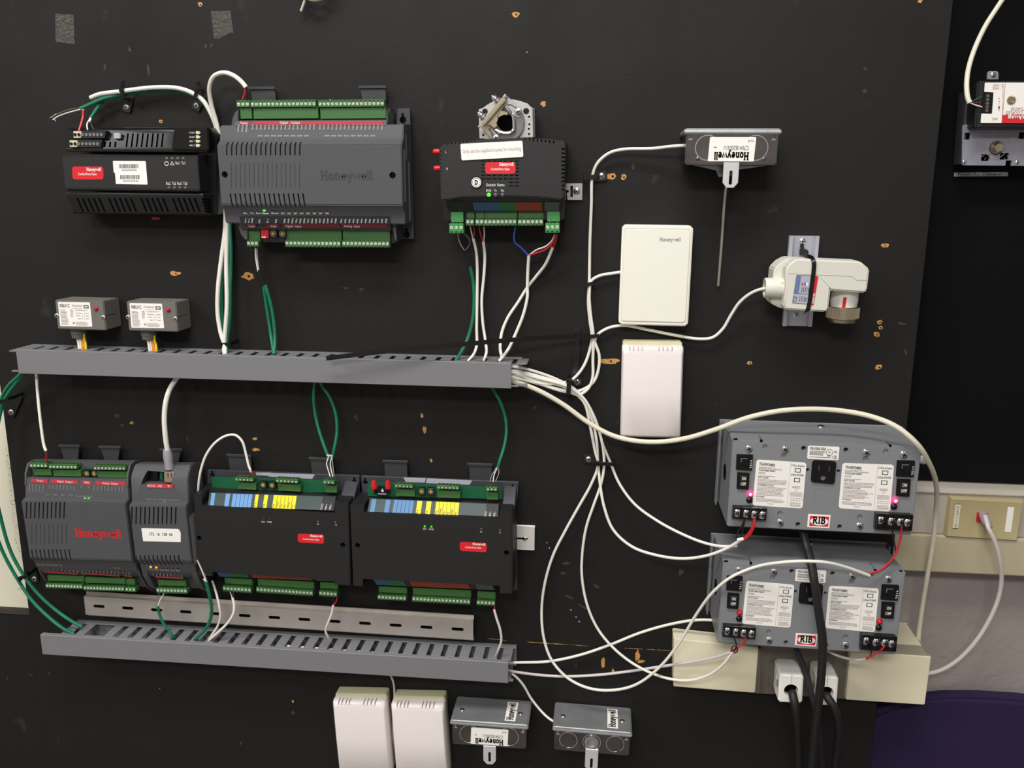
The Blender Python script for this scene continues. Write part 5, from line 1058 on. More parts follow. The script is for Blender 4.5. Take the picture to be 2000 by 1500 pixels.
b = MB(); b.slab(T.q([c(560, 685), c(640, 800), c(530, 810), c(530, 700)], 57), 3); T.part('gusset', b, 'actuator_cream', bev=.5)
v = T.l(*c(1310, 800), 38); b = MB(); b.lathe(v + Vector((0, 0, 3)), (0, 0, -1), [(0, 17), (16, 17), (20, 16.2), (30, 16.)], 32); T.part('collar', b, 'white_plastic')
b = MB(); q = [v + Vector((x, -17.2, z)) for x, z in ((-5.2, -6), (-1.4, -6), (-2.6, -24), (-6.4, -24))]; b.slab(q, .5); T.part('position_mark', b, 'red_plastic')
b = MB(); b.lathe(v + Vector((0, 0, -19)), (0, 0, -1), [(0, 18.5), (1, 19.6), (15, 19.6), (16, 18), (20, 16.5)], 40)
for i in range(60): a = i * math.pi / 30; u = Vector((math.cos(a), math.sin(a), 0)); p = v + Vector((0, 0, -20)) + u * 19.5; b.cyl(p, p + Vector((0, 0, -13)), .7, n=5)
T.part('knurled_nut', b, 'nickel')
q = sticker(T, 'rating_label', [c(722, 604), c(945, 614), c(895, 968), c(668, 950)], 66.2, 'label_blue', 1.2)
lb_ = [o for o in T.e.children if o.name.startswith('rating_label')][0]
b = MB(); b.slab(sub(q, .27, .03, .98, .64, .1), .1); T.part('label_panel', b, 'label_silver', lb_); b = MB(); b.slab(sub(q, .03, .67, .98, .98, .1), .1); T.part('label_panel', b, 'label_silver', lb_)
b = MB(); b.slab(sub(q, .36, .26, .44, .36, .25), .1); T.part('red_square', b, 'label_red', lb_); b = MB(); b.slab(sub(q, .5, .26, .58, .36, .25), .1); T.part('blue_square', b, 'blue_wire', lb_); b = MB(); b.slab(sub(q, .6, .26, .7, .36, .25), .1); T.part('white_square', b, 'label_white', lb_)
b = MB()
for s, u0, u1, v0, v1, hh in (('CE', .2, .2, .95, .75, 4.2), ('UL', .75, .75, .9, .76, 3.6)): txt(b, s, at(q, u0, v0, .2), at(q, u1 + .03, v1, .2), hh, 0)
for i in range(6):
    u = .4 + i * .09; b.slab(sub(q, u, .42, u + .03, .6, .2), .1)
    if i < 4: b.slab(sub(q, .36 + i * .09, .74, .385 + i * .09, .92, .2), .1)
T.part('fine_print', b, 'label_print', lb_)
q = sticker(T, 'red_label', [c(946, 616), c(990, 620), c(932, 976), c(894, 970)], 66.25, 'label_red', 1.2)
b = MB(); slabtxt(b, 'Honeywell', at(q, .8, .95, .1), at(q, .84, .6, .1), 3, .2); T.part('lettering', b, 'label_white')
b = MB(); b.strip([T.l(*c(820, 372), 20), T.l(*c(840, 378), 50), T.l(*c(905, 395), 62), T.l(*c(935, 440), 67.6), T.l(*c(935, 540), 68), T.l(*c(915, 700), 68), T.l(*c(880, 960), 68), T.l(*c(860, 1035), 67.4), T.l(*c(840, 1062), 56), T.l(*c(820, 1062), 20)], 5, 1.2)
o = tag(obj('cable_tie', b, 'black_gloss'), 'black cable tie strapped around the cream valve actuator', 'cable tie'); o.location = T.e.location; o.rotation_euler = T.e.rotation_euler
hb = MB(); hb.slab(T.q([c(770, 290), c(800, 275), c(872, 310), c(872, 370), c(768, 368)], 10), 6); hb.slab(T.q([c(772, 230), c(815, 225), c(815, 290), c(772, 295)], 6), 3); obj('tie_mount', hb, 'black_rubber', o, bev=.6)
# ================================================================ damper actuator on the right hand panel
c = crop(1760, 0, 3.947)
T = Thing('damper_actuator', 'black damper actuator with red and white label on the wall panel', 'actuator', [c(505, 612), c(1250, 612), c(1230, 1280), c(470, 1275)], 0)
q = T.q([c(475, 960), c(1160, 960), c(1130, 1280), c(470, 1275)], -18); b = MB(); b.slab(rnd(q, 3), 3); k = MB(); hole(k, T, c(735, 1140), -18, 8.5)
for p in ((510, 1050), (930, 1045), (828, 1262)): v = T.l(*c(*p), -18); k.box(v.x - 3.5, v.x + 3.5, v.z - 4, v.z + 4, -30, -10)
for p in ((650, 1215), (795, 1205)): v = T.l(*c(*p), -18); k.box(v.x - 5, v.x + 5, v.z - 4, v.z + 4, -30, -10)
T.part('base_plate', b, 'dark_plate', bev=.4, cut=k)
b = MB(); v = T.l(*c(735, 1140), -18); b.lathe(v + Vector((0, 12, 0)), (0, -1, 0), [(0, 8), (12, 8), (16, 7), (20, 5), (20, 2)], 24); T.part('shaft_hub', b, 'nickel')
b = MB(); b.ring(v, 12, 12.8, .3, 36)
for a in range(200, 341, 14): u = Vector((math.cos(math.radians(a)), 0, math.sin(math.radians(a)))); s_ = Vector((-u.z, 0, u.x)) * .25; b.slab([up(v + u * 16 + s_, .1), up(v + u * 19 + s_, .1), up(v + u * 19 - s_, .1), up(v + u * 16 - s_, .1)], .2)
T.part('angle_scale', b, 'print_dim', kind='stuff')
q = T.q([c(592, 622), c(1250, 622), c(1225, 990), c(570, 990)], 6); b = MB(); b.slab(q, 46); T.part('housing', b, 'black_plastic', bev=2)
q = T.q([c(505, 700), c(530, 700), c(490, 1270), c(462, 1270)], -22); b = MB(); b.slab(q, 26); T.part('side_frame', b, 'plate_grey', bev=1)
q = T.q([c(667, 560), c(680, 548), c(740, 548), c(752, 560), c(752, 612), c(665, 612)], -10); b = MB(); b.slab(q, 3); T.part('mounting_ear', b, 'dark_plate', bev=.4); screw(T, T.l(*c(711, 578), -10), 3.2)
for p in ((487, 1250), (895, 1253)): screw(T, T.l(*c(*p), -18), 2.6)
q = sticker(T, 'face_label', [c(645, 637), c(1200, 637), c(1180, 950), c(612, 947), c(618, 875), c(700, 877), c(712, 712), c(640, 708)], 8.2, 'label_white', .8); lb_ = [o for o in T.e.children if o.name.startswith('face_label')][0]
b = MB(); ribbon(T, b, c(780, 885), c(1185, 885), c(1180, 949), c(775, 947), 8.6, .15); T.part('red_band', b, 'label_red', lb_)
b = MB(); slabtxt(b, 'Honeywell', T.l(*c(1040, 912), 8.9), T.l(*c(822, 912), 8.9), -4.4, .22); T.part('lettering', b, 'label_white', lb_)
b = MB()
for s, p0, p1, hh in (('DIRECT COUPLED', c(1045, 858), c(806, 858), 4), ('ACTUATOR', c(980, 828), c(846, 828), 4), ('24VAC', c(745, 908), c(702, 908), 3), ('1 - 0VDC', c(780, 672), c(702, 672), 2.6), ('2 - 10VDC', c(782, 650), c(708, 650), 2.6)): fit(T, b, s, p0, p1, 8.5, hh)
for s, y in (('+', 750), ('+', 772), ('-', 795), ('1', 818), ('2', 836)): fit(T, b, s, c(762, y), c(750, y), 8.5, 3)
for i in range(22): y = 650 + 12.5 * i; ribbon(T, b, c(782 - .8 * i * .4, y), c(796 - .4 * i, y), c(796 - .4 * i, y + 3), c(782 - .4 * i, y + 3), 8.4)
ribbon(T, b, c(803, 640), c(805, 640), c(776, 945), c(774, 945), 8.4)
T.part('lettering', b, 'strip_darkred', lb_)
for p in ((847, 771),): v = T.l(*c(*p), 8.4); b = MB(); b.lathe(v, (0, -1, 0), [(0, 5), (1.2, 5), (1.4, 3.6), (.4, 3), (.3, .5)], 18); T.part('setting_knob', b, 'nickel')
b = MB(); b.slab(T.q([c(640, 712), c(712, 712), c(700, 874), c(618, 872)], 8.5), 10); k = T.part('terminal_block', b, 'black_gloss', bev=.6)
for i in range(5): v = T.l(*c(668 - 2 * i, 740 + 28 * i), 8.7); b = MB(); b.cyl(v, up(v, .5), 2, n=8); T.part('screw', b, 'dull_galv', k)
q = Q([c(408, 1331), c(824, 1327), c(822, 1358), c(407, 1361)], WALL + 12); b = MB(); b.slab([up(v, .4) for v in q], .4); o = tag(obj('name_strip', b, 'label_silver'), 'white printed name strip stuck on the wall panel below the damper actuator', 'label')
b = MB(); q2 = [up(v, .5) for v in q]; txt(b, 'Fresh Air Damper', at(q2, .07, .74), at(q2, .9, .74), 3.3, 0, .01); obj('lettering', b, 'label_print', o)
# ================================================================ transformers (power supplies)
c = crop(1380, 780, 4.444); TD = 93.
FU = [(1430.6, 857.6), (1799.7, 872.5), (1781.7, 1045.8), (1420.5, 1028.6)]
FL = [(1411.8, 1096.5), (1768, 1116.5), (1750, 1280), (1402.6, 1256)]
T1 = Thing('power_supply', 'grey metal double power supply with glowing red lights, the upper of the pair', 'power supply', FU, TD)
T2 = Thing('power_supply', 'grey metal double power supply with unlit red lights, the lower of the pair', 'power supply', FL, TD)
T = T1; w, h = T.W / 2, T.H / 2
b = MB(); b.box(-w, w, -h, h, 3, TD); k = MB()
def rc(quad, d0, d1): 
    q = T.q([c(*p) for p in quad], TD); k.slab([Vector((v.x, -d1, v.z)) for v in q], d1 - d0)
rc([(235, 338), (270, 338), (270, 352), (235, 352)], TD - 26, TD + 4); rc([(464, 348), (488, 348), (486, 374), (464, 374)], TD - 26, TD + 4); rc([(1575, 388), (1608, 390), (1606, 416), (1588, 414)], TD - 26, TD + 4); rc([(1812, 396), (1838, 397), (1838, 410), (1812, 409)], TD - 26, TD + 4)
rc([(485, 350), (1585, 384), (1585, 388), (485, 354)], TD - 20, TD + 4)
for x, y, r in ((843, 424, 3), (1210, 438, 3), (878, 612, 2.2), (1145, 622, 2.2), (793, 1085, 3), (1155, 1105, 3)): hole(k, T, c(x, y), TD, r, 14)
for x, y in ((508, 413), (1555, 453), (670, 490), (1378, 517), (637, 990), (1330, 1022)): hole(k, T, c(x, y), TD, 3.4, 2)
k.cyl(Vector((-w - 3, -TD * .5, 0)), Vector((-w + 6, -TD * .5, 0)), 11, n=20)
T.part('case', b, 'box_grey', bev=1.4, seg=2, cut=k)
b = MB(); b.box(-w - 5, w + 5, -h, h + 1.5, .3, 3); b.box(-w - 5, -w - 3.5, -h, h + 1.5, 3, 16); b.box(w + 3.5, w + 5, -h, h + 1.5, 3, 16); T.part('back_flange', b, 'box_grey', bev=.5, seg=1)
b = MB(); b.cyl((-w - .5, -TD * .5, 0), (-w + 2, -TD * .5, 0), 10.8, n=20); T.part('knockout', b, 'deep_black')
for qd in ([(235, 338), (270, 338), (270, 352), (235, 352)], [(464, 348), (488, 348), (486, 374), (464, 374)], [(1577, 390), (1606, 391), (1606, 414), (1590, 414)], [(1812, 396), (1838, 397), (1838, 410), (1812, 409)]):
    b = MB(); b.slab(T.q([c(*p) for p in qd], TD - .6), .5); T.part('tab_slot', b, 'deep_black')
for x, y in ((365, 428), (680, 435), (1385, 462), (1710, 480), (637, 1070), (1325, 1100)): screw(T, T.l(*c(x, y), TD), 5.)
v = T.l(*c(990, 188), 12); b = MB(); b.lathe(Vector((v.x, -16, h)), (0, 0, 1), [(0, 5), (1.5, 4.5), (2.4, 2)], 12); T.part('screw', b, 'bright_steel')
for qd in ([(262, 478), (405, 482), (395, 620), (256, 612)], [(1657, 530), (1812, 535), (1800, 678), (1646, 670)]):
    q = T.q([c(*p) for p in qd], TD + 3); b = MB(); b.slab(q, 3); o = T.part('breaker', b, 'black_gloss', bev=.6)
    b = MB(); b.slab(sub(q, .3, .26, .72, .68, 2.5), 3); T.part('breaker_button', b, 'black_gloss', o, bev=.5)
    b = MB(); b.slab(sub(q, .3, .24, .66, .28, .2), .2); b.slab(sub(q, .28, .24, .31, .5, .2), .2); T.part('button_mark', b, 'print_dim', o, kind='stuff')
    b = MB()
    for i, s in enumerate('4AMP'): txt(b, s, at(q, .84, .42 + .145 * i, .1), at(q, .95, .42 + .145 * i, .1), 2.1, 0, .01)
    T.part('lettering', b, 'print_white', o)
for qd in ([(268, 637), (375, 642), (365, 785), (262, 778)], [(1656, 692), (1775, 697), (1762, 848), (1647, 840)]):
    q = T.q([c(*p) for p in qd], TD + 3); b = MB(); b.slab(q, 3); o = T.part('rocker_switch', b, 'black_gloss', bev=.6)
    b = MB(); b.slab(sub(q, .22, .16, .8, .5, 1.4), 2); b.slab(sub(q, .22, .5, .8, .84, .6), 2); T.part('rocker', b, 'black_plastic', o, bev=.4, seg=1)
    b = MB(); txt(b, 'ON', at(q, .36, .4, 1.5), at(q, .7, .4, 1.5), 4., 0, .03); txt(b, 'OFF', at(q, .3, .74, .8), at(q, .74, .74, .8), 4., 0, .03); T.part('lettering', b, 'print_white', o)
for x, y in ((372, 873), (1625, 930)):
    v = T.l(*c(x, y), TD); b = MB(); b.dome(v, 4.2, 3, 14); T.part('round_button', b, 'black_gloss')
for x, y in ((376, 815), (1632, 872)):
    for TT, m_ in ((T1, 'led_red_lit'), (T2, 'led_red')):
        v = T.l(*c(x, y), TD); b = MB(); b.lathe(v, (0, -1, 0), [(0, 4), (1.5, 3.8), (3.4, 3), (4.6, 1.6), (5, .3)], 16); o = obj('indicator', b, m_, TT.e, label=None if TT is T1 else 'unlit red indicator')
        if TT is T1: b = MB(); b.lathe(v + Vector((0, -3.6, 0)), (0, -1, 0), [(0, 2.2), (1.2, 1.6), (1.8, .4)], 12); obj('glow_tip', b, 'led_core', o)
for qd, sd in (([(435, 522), (868, 550), (832, 948), (398, 920)], 11), ([(1180, 552), (1628, 568), (1592, 975), (1145, 945)], 12)):
    q = T.q([c(*p) for p in qd], TD + .3); b = MB(); b.slab(rnd(q, 4), .3); o = T.part('instruction_label', b, 'label_white')
    b = MB(); txt(b, 'TRANSFORMER:', at(q, .06, .115), at(q, .38, .125), 3.4, 0, .03); txt(b, '(Suitable for 24Vac applications)', at(q, .06, .195), at(q, .52, .2), 2.2); txt(b, '210Vac Breaker', at(q, .7, .095), at(q, .97, .1), 2.8, 0, .01); txt(b, '210Vac POWER', at(q, .705, .3), at(q, .965, .3), 2.8, 0, .02)
    txt(b, 'TRANSFORMER PRIMARY', at(q, .06, .24), at(q, .4, .245), 2.2, 0, .02); txt(b, 'INPUT POWER', at(q, .06, .395), at(q, .27, .4), 2.2, 0, .02); txt(b, 'CONVENIENCE OUTLETS', at(q, .06, .555), at(q, .39, .56), 2.2, 0, .02); txt(b, 'SECONDARY', at(q, .06, .81), at(q, .23, .815), 2.2, 0, .02)
    for v0, v1 in ((.13, .22), (.34, .43)):
        for a0, a1, b0, b1 in ((.78, v0, .9, v0 + .014), (.78, v1 - .014, .9, v1), (.78, v0, .795, v1), (.885, v0, .9, v1)): b.slab(sub(q, a0, a1, b0, b1, .12), .1)
    T.part('lettering', b, 'label_print', o)
    b = MB(); greek(b, sub(q, .06, .14, .4, .165), 1, seed=sd, ragged=.1); greek(b, sub(q, .06, .26, .2, .31), 2, seed=sd + 1, ragged=0); greek(b, sub(q, .06, .33, .45, .36), 1, seed=sd); greek(b, sub(q, .06, .41, .66, .52), 4, seed=sd + 2, ragged=.1); greek(b, sub(q, .06, .57, .66, .77), 7, seed=sd + 3); greek(b, sub(q, .06, .83, .66, .91), 3, seed=sd + 4, ragged=.15)
    greek(b, sub(q, .29, .93, .42, .955), 1, seed=3, ragged=0); greek(b, sub(q, .76, .51, .92, .57), 2, seed=8, ragged=.1); greek(b, sub(q, .73, .65, .98, .75), 4, seed=9, ragged=.1); greek(b, sub(q, .74, .87, .97, .97), 4, seed=7, ragged=.2)
    b.ring(at(q, .84, .605, .1), 1.3, 1.6, .1, 14); b.slab(sub(q, .685, .02, .69, .98, .12), .1)
    for a0, a1, b0, b1 in ((.74, .78, .98, .788), (.74, .83, .98, .838), (.74, .78, .746, .838), (.974, .78, .98, .838), (.8, .78, .806, .838), (.86, .78, .866, .838), (.92, .78, .926, .838)): b.slab(sub(q, a0, a1, b0, b1, .12), .1)
    T.part('fine_print', b, 'label_grey_print', o)
q = T.q([c(882, 402), c(1155, 412), c(1145, 528), c(872, 515)], TD + .3); b = MB(); b.slab(rnd(q, 2), .3); o = T.part('type_label', b, 'label_white')
b = MB(); txt(b, 'PSH100A100A', at(q, .07, .3, .1), at(q, .58, .3, .1), 3.6, 0, .02); txt(b, 'CE', at(q, .8, .9, .1), at(q, .93, .9, .1), 4, 0, .02); txt(b, 'UL', at(q, .66, .5, .1), at(q, .73, .5, .1), 2.6, 0, .02); b.ring(at(q, .695, .44, .1), 3.6, 4.1, .1, 20); greek(b, sub(q, .07, .36, .58, .72), 4, seed=21); greek(b, sub(q, .07, .8, .75, .88), 1, seed=22, ragged=0); greek(b, sub(q, .63, .66, .76, .78), 2, seed=23); greek(b, sub(q, .84, .3, .95, .5), 3, seed=24)
T.part('lettering', b, 'label_print', o)
q = T.q([c(920, 528), c(1130, 540), c(1112, 740), c(905, 720)], TD + 2.5); b = MB(); b.slab(rnd(q, 4), 2.5); k = MB()
for u0, v0, u1, v1 in ((.28, .18, .33, .46), (.7, .18, .75, .46)): k.slab([up(p, 1) for p in sub(q, u0, v0, u1, v1)], 12)
vv = at(q, .5, .76); k.cyl(vv + Vector((0, 12, 0)), vv + Vector((0, -2, 0)), 3.4, n=14); T.part('outlet', b, 'black_gloss', bev=.8, cut=k)
b = MB(); q = T.q([c(945, 775), c(1055, 778), c(1040, 985), c(930, 970)], TD + .2)
for s_ in ((0, 0, 1, .012), (0, .988, 1, 1), (0, 0, .02, 1), (.98, 0, 1, 1)): b.slab(sub(q, *s_), .3)
T.part('blank_outline', b, 'box_grey')
q = T.q([c(882, 995), c(1077, 1005), c(1065, 1118), c(873, 1108)], TD + .3); b = MB(); b.slab(q, .3); o = T.part('maker_badge', b, 'label_white')
b = MB(); b.slab(sub(q, .09, .13, .94, .9, .15), .15); T.part('badge_field', b, 'label_red', o)
b = MB(); cc = at(q, .515, .515, .3); eu = (q[1] - q[0]) * .4; ev = (q[0] - q[3]) * .31; b.slab([cc + eu * math.cos(i * .2618) + ev * math.sin(i * .2618) for i in range(24)], .15); T.part('badge_oval', b, 'label_white', o)
b = MB(); slabtxt(b, 'RIB', at(q, .21, .68, .5), at(q, .81, .68, .5), 9., .22); T.part('lettering', b, 'deep_black', o)
for qd, sx in (([(232, 932), (522, 945), (512, 1055), (222, 1035)], ((265, 985), (345, 992), (415, 1000), (487, 1005))), ([(1472, 992), (1788, 1005), (1775, 1145), (1462, 1130)], ((1515, 1050), (1605, 1060), (1685, 1065), (1747, 1072)))):
    q = T.q([c(*p) for p in qd], TD + 8); b = MB(); b.slab(q, 8); o = T.part('terminal_strip', b, 'black_gloss', bev=.5, seg=1)
    for i in range(5):
        b = MB(); b.slab(sub(q, .012 + .24 * i, -.06, .035 + .24 * i, .9, 4), 4.5); T.part('barrier', b, 'black_gloss', o, bev=.2, seg=1)
    for p in sx: screw(T, T.l(*c(*p), TD + 8), 5.4, parent=o, name='terminal_screw')
dup(T1.e, T2.e, ('indicator',))
for side in (0,):
    v = U(*c(1885, 520), 4); b = MB(); b.dome(v, 7, 3.5, 16); tag(obj('plastic_bumper', b, 'boot_clear'), 'small clear round bumper beside the upper power supply', 'bumper')
# ================================================================ beige power raceway with outlets
m = crop(1280, 1180, 3.448); FD = 31.
qa = [m(125, 232), (1818, 1281), (1808, 1377.5), m(122, 556)]
T = Thing('power_raceway', 'beige metal power raceway with a dark outlet bay, beneath the lower power supply', 'power raceway', qa, FD); w, h = T.W / 2, T.H / 2
xa = T.l(*m(680, 500), FD).x; xb = T.l(*m(1285, 500), FD).x; xe = T.l(1722, 1300, 0).x
def pq(px, d): return T.q(px, d)
q = T.q([m(125, 230), m(695, 292), m(672, 600), m(122, 556)], FD); b = MB(); b.slab(q, FD - .3); T.part('cover', b, 'beige_metal', bev=1.2)
q2 = T.q([m(1310, 352), m(1858, 355), m(1815, 680), m(1282, 645)], FD); q2[0].z = q2[1].z + (q2[1].z - q2[0].z) * 0; b = MB(); b.slab(q2, FD - .3); T.part('cover', b, 'beige_metal', bev=1.2)
b = MB(); x1 = max(v.x for v in q2); xm = (xr - T.O.x) + 2; zt2 = q2[1].z; zb2 = q2[2].z; b.box(xm, x1, zb2, zt2, WALL + .5, FD - .8); T.part('wall_section', b, 'beige_metal', bev=1.2)
b = MB(); b.box(x1 - 2.2, x1 - 1.4, zt2 - 1, zt2 + .15, -60, 26); T.part('cap_seam', b, 'strip_black')
z0_ = T.l(*m(695, 560), FD - 8).z - 6; z1_ = T.l(*m(695, 300), FD - 8).z + 12
q3 = T.q([m(690, 225), m(1300, 250), m(1285, 640), m(676, 602)], FD - 10); b = MB(); b.slab(q3, FD - 11); T.part('outlet_plate', b, 'outlet_grey', bev=.8)
b = MB(); q4 = T.q([m(672, 300), m(712, 300), m(706, 602), m(672, 602)], FD - 4); b.slab(q4, FD - 6); T.part('bay_jamb', b, 'outlet_grey', bev=.5)
for px in ((845, 470), (1110, 478)):
    v = T.l(*m(*px), FD - 9.5); b = MB(); b.box(v.x - 17, v.x + 17, v.z - 20, v.z + 20, FD - 10, FD - 8); T.part('socket', b, 'outlet_grey', bev=2)
# ================================================================ plugs and power cords
def plug(lb, px, cord, r):
    T = Thing('power_plug', lb, 'plug', px, 72); w, h = T.W / 2, T.H / 2
    b = MB(); v = []
    for s_, d in ((.82, 23), (.98, 34), (1.02, 52), (1.0, 54), (1.0, 72)): v += [(-w * s_, -d, h * s_), (w * s_, -d, h * s_), (w * s_, -d, -h * s_), (-w * s_, -d, -h * s_)]
    b.add(v, [(k * 4 + i, k * 4 + (i + 1) % 4, k * 4 + 4 + (i + 1) % 4, k * 4 + 4 + i) for k in range(4) for i in range(4)] + [(16, 17, 18, 19), (3, 2, 1, 0)])
    k = MB(); k.cyl((0, -62, -2), (0, -76, -2), 9.2, n=20); T.part('body', b, 'white_plastic', bev=2.2, seg=2, cut=k)
    b = MB(); b.cyl((0, -61.5, -2), (0, -71, -2), 9.4, n=24, caps=False); b.cyl((0, -61.6, -2), (0, -62.5, -2), 9.4, n=24); T.part('cord_bore', b, 'deep_black')
    b = MB(); b.box(-w * 1.04, w * 1.04, h * .2, h * .5, 50, 54); T.part('strain_clamp', b, 'white_plastic', bev=.5)
    b = MB(); b.box(-w - 1.2, -w + 1, -2, 7, 60, 66); T.part('side_screw', b, 'steel', bev=.5)
    b = MB(); b.box(-.3, .3, h * .4, h, 71.5, 72.2); T.part('seam', b, 'print_dim')
    b = MB(); b.tube([T.l(*p) for p in cord], r, 12); T.part('cord', b, 'black_rubber')
plug('white plug with black cord in the outlet bay, the one more to the open front', [m(835, 475), m(1000, 480), m(990, 672), m(832, 662)], [(*m(922, 600), 62), (*m(924, 605), 76), (*m(940, 680), 84), (*m(958, 800), 82), (*m(965, 950), 70), (*m(968, 1120), 60), (*m(970, 1300), 50)], 5.6)
plug('white plug with black cord in the outlet bay, half hidden behind the thick hanging cord', [m(1082, 490), m(1232, 492), m(1224, 690), m(1078, 680)], [(*m(1150, 615), 62), (*m(1155, 620), 76), (*m(1200, 690), 84), (*m(1232, 800), 82), (*m(1226, 950), 72), (*m(1208, 1120), 60), (*m(1200, 1300), 50)], 5.6)
# ================================================================ cables, wires and ties
def tube_mb(pts, r, n=10, r1=None): b = MB(); b.tube([U(*p) for p in pts], r, n, r1=r1); return b
def cable(name, label, pts, r, m, kids=(), cat='cable', group=None):
    o = tag(obj(name, tube_mb(pts, r * (.92 if name == 'black_cable' else .95 if name == 'green_cable' else 1. if 2.8 < r < 3.9 else .8)), m), label, cat, group)
    for k in kids:
        nm, p, rr, mm = k[:4]; obj(nm, tube_mb(p, rr * .85, 8), mm, o, label=k[4] if len(k) > 4 else None)
    return o
def P3(pts, d0, d1=None):
    n = len(pts); d1 = d0 if d1 is None else d1; return [(x, y, d0 + (d1 - d0) * i / max(n - 1, 1)) for i, (x, y) in enumerate(pts)]
red = lambda p, r=1.3: ('red_conductor', p, r, 'red_wire', 'red conductor'); blk = lambda p, r=1.3: ('black_conductor', p, r, 'black_wire', 'black conductor'); wht = lambda p, r=1.3: ('white_conductor', p, r, 'white_jacket', 'white conductor')
# --- upper left
cable('white_cable', 'white cable with a cut end arching over the black controller, tied to the board', [(177, 191, 14), (195, 184, 16), (232, 179, 17), (300, 171, 16), (345, 172, 15), (372, 180, 14), (396, 196, 13), (412, 222, 11), (424, 255, 7), (436, 340, 6), (440, 440, 12), (433, 500, 17), (426, 560, 20), (425, 610, 21), (431, 650, 22), (438, 672, 26), (440, 690, 32), (440, 700, 32)], 2.9, 'white_jacket')
cable('green_cable', 'dark green cable along the arch over the black controller with a frayed stripped end', [(158, 212, 20), (178, 203, 18), (204, 192, 16), (238, 185, 12), (300, 177, 10), (350, 178, 9), (385, 190, 9), (408, 215, 8), (426, 250, 6), (444, 340, 5), (449, 440, 10), (451, 500, 15), (449, 560, 18), (448, 620, 20), (443, 668, 22), (443, 688, 30), (443, 700, 30)], 2.9, 'green_jacket',
      [('white_conductor', P3([(160, 213), (148, 216), (130, 221), (112, 228), (103, 234)], 20, 24), 1.0, 'cream_jacket', 'bare frayed white conductor'), ('grey_conductor', P3([(160, 211), (145, 212), (128, 216), (104, 226)], 20, 23), .5, 'grey_wire', 'fine grey strand'), ('strand', P3([(110, 222), (103, 227), (98, 230)], 23), .45, 'cream_jacket'), ('strand', P3([(106, 232), (109, 237)], 24), .4, 'cream_jacket'), ('jacket_end', P3([(157, 209), (164, 216)], 20), 2.2, 'boot_clear', 'pale cut jacket end'), red(P3([(162, 217), (162, 228), (158, 243), (154, 256)], 22, 38), 1.7)])
cable('green_cable', 'short green cable branching down to the black terminals of the black controller', [(204, 193, 10), (198, 200, 12), (188, 214, 16), (176, 232, 22)], 2.2, 'green_jacket', [('jacket_end', P3([(177, 231), (174, 238)], 23, 26), 1.9, 'label_white', 'white wrapped jacket end'), wht(P3([(173, 236), (170, 243), (171, 254)], 27, 38), 1.1), ('grey_conductor', P3([(177, 240), (183, 254)], 26, 38), .4, 'grey_wire')])
cable('white_cable', 'white cable looping up beside the large grey controller to its power terminals', [(441, 700, 32), (438, 688, 30), (438, 672, 26), (443, 600, 24), (442, 520, 20), (443, 440, 13), (440, 340, 7), (424, 245, 10), (413, 205, 16), (409, 172, 24), (417, 150, 30), (436, 142, 35), (457, 148, 40), (472, 160, 42), (481, 171, 43)], 2.9, 'white_jacket', [red(P3([(479, 170), (478, 182), (473, 197)], 43, 40), 1.4), ('black_conductor', P3([(481, 171), (483, 184), (481, 197)], 43, 40), 1.2, 'black_wire', 'black conductor')])
cable('green_cable', 'green cable glimpsed between the two white cables under the large grey controller', [(444, 440, 5), (438, 520, 8), (433, 580, 10), (434, 620, 12), (438, 660, 16), (442, 690, 26), (442, 700, 26)], 2.4, 'green_jacket')
for i, (lb, p, bk) in enumerate((('green cable with black sleeve under the large grey controller, nearer the red switch', [(515, 557, 24), (521, 600, 20), (527, 640, 20), (533, 680, 28), (535, 696, 34)], [(504, 530, 30), (509, 545, 27), (515, 560, 24)]), ('green cable with black sleeve under the large grey controller, running close beside its twin', [(518, 556, 26), (529, 595, 24), (536, 640, 24), (537, 670, 28), (535, 692, 36)], [(505, 527, 32), (511, 543, 29), (518, 558, 26)]))):
    kids = [('heat_shrink', bk, 2.3, 'black_rubber', 'black sleeve')]
    kids += [wht(P3([(499, 484), (500, 505), (504, 530)], 38, 32)), ('grey_conductor', P3([(502, 484), (503, 505), (506, 528)], 38, 32), .8, 'label_silver')] if i else [blk(P3([(494, 484), (495, 505), (502, 530)], 38, 30))]
    cable('green_cable', lb, p, 2.5, 'green_jacket', kids)
# --- under the actuator controller
cable('green_cable', 'green cable with black sleeve hanging from the actuator controller into the upper duct', [(918, 520, 18), (924, 550, 14), (926, 590, 14), (922, 630, 16), (912, 665, 20), (898, 692, 30), (889, 706, 36)], 2.4, 'green_jacket', [('heat_shrink', [(907, 488, 26), (911, 505, 22), (918, 522, 18)], 2.0, 'black_rubber', 'black sleeve'), ('grey_conductor', P3([(894, 456), (896, 468), (901, 480), (908, 490)], 40, 26), .8, 'label_silver', 'grey conductor'), ('black_conductor', P3([(905, 456), (915, 465), (917, 477), (909, 489)], 40, 26), .7, 'grey_wire')])
cable('white_cable', 'white two-wire cable under the actuator controller, right beside the green cable', [(924, 465, 22), (930, 490, 16), (932, 520, 14), (932, 570, 14), (931, 640, 16), (931, 675, 20), (925, 692, 28), (913, 706, 36)], 2.4, 'white_jacket', [wht(P3([(918, 442), (921, 455), (924, 467)], 36, 22), 1.), red(P3([(925, 442), (926, 455), (924, 467)], 36, 22), 1.1)])
cable('white_cable', 'white two-wire cable under the actuator controller, second from the green cable', [(944, 472, 20), (947, 500, 16), (945, 540, 14), (941, 585, 14), (943, 630, 15), (948, 665, 18), (950, 688, 26), (944, 706, 36)], 2.4, 'white_jacket', [red(P3([(935, 443), (939, 458), (943, 472)], 36, 20), 1.1), wht(P3([(945, 443), (946, 458), (945, 472)], 36, 20), 1.)])
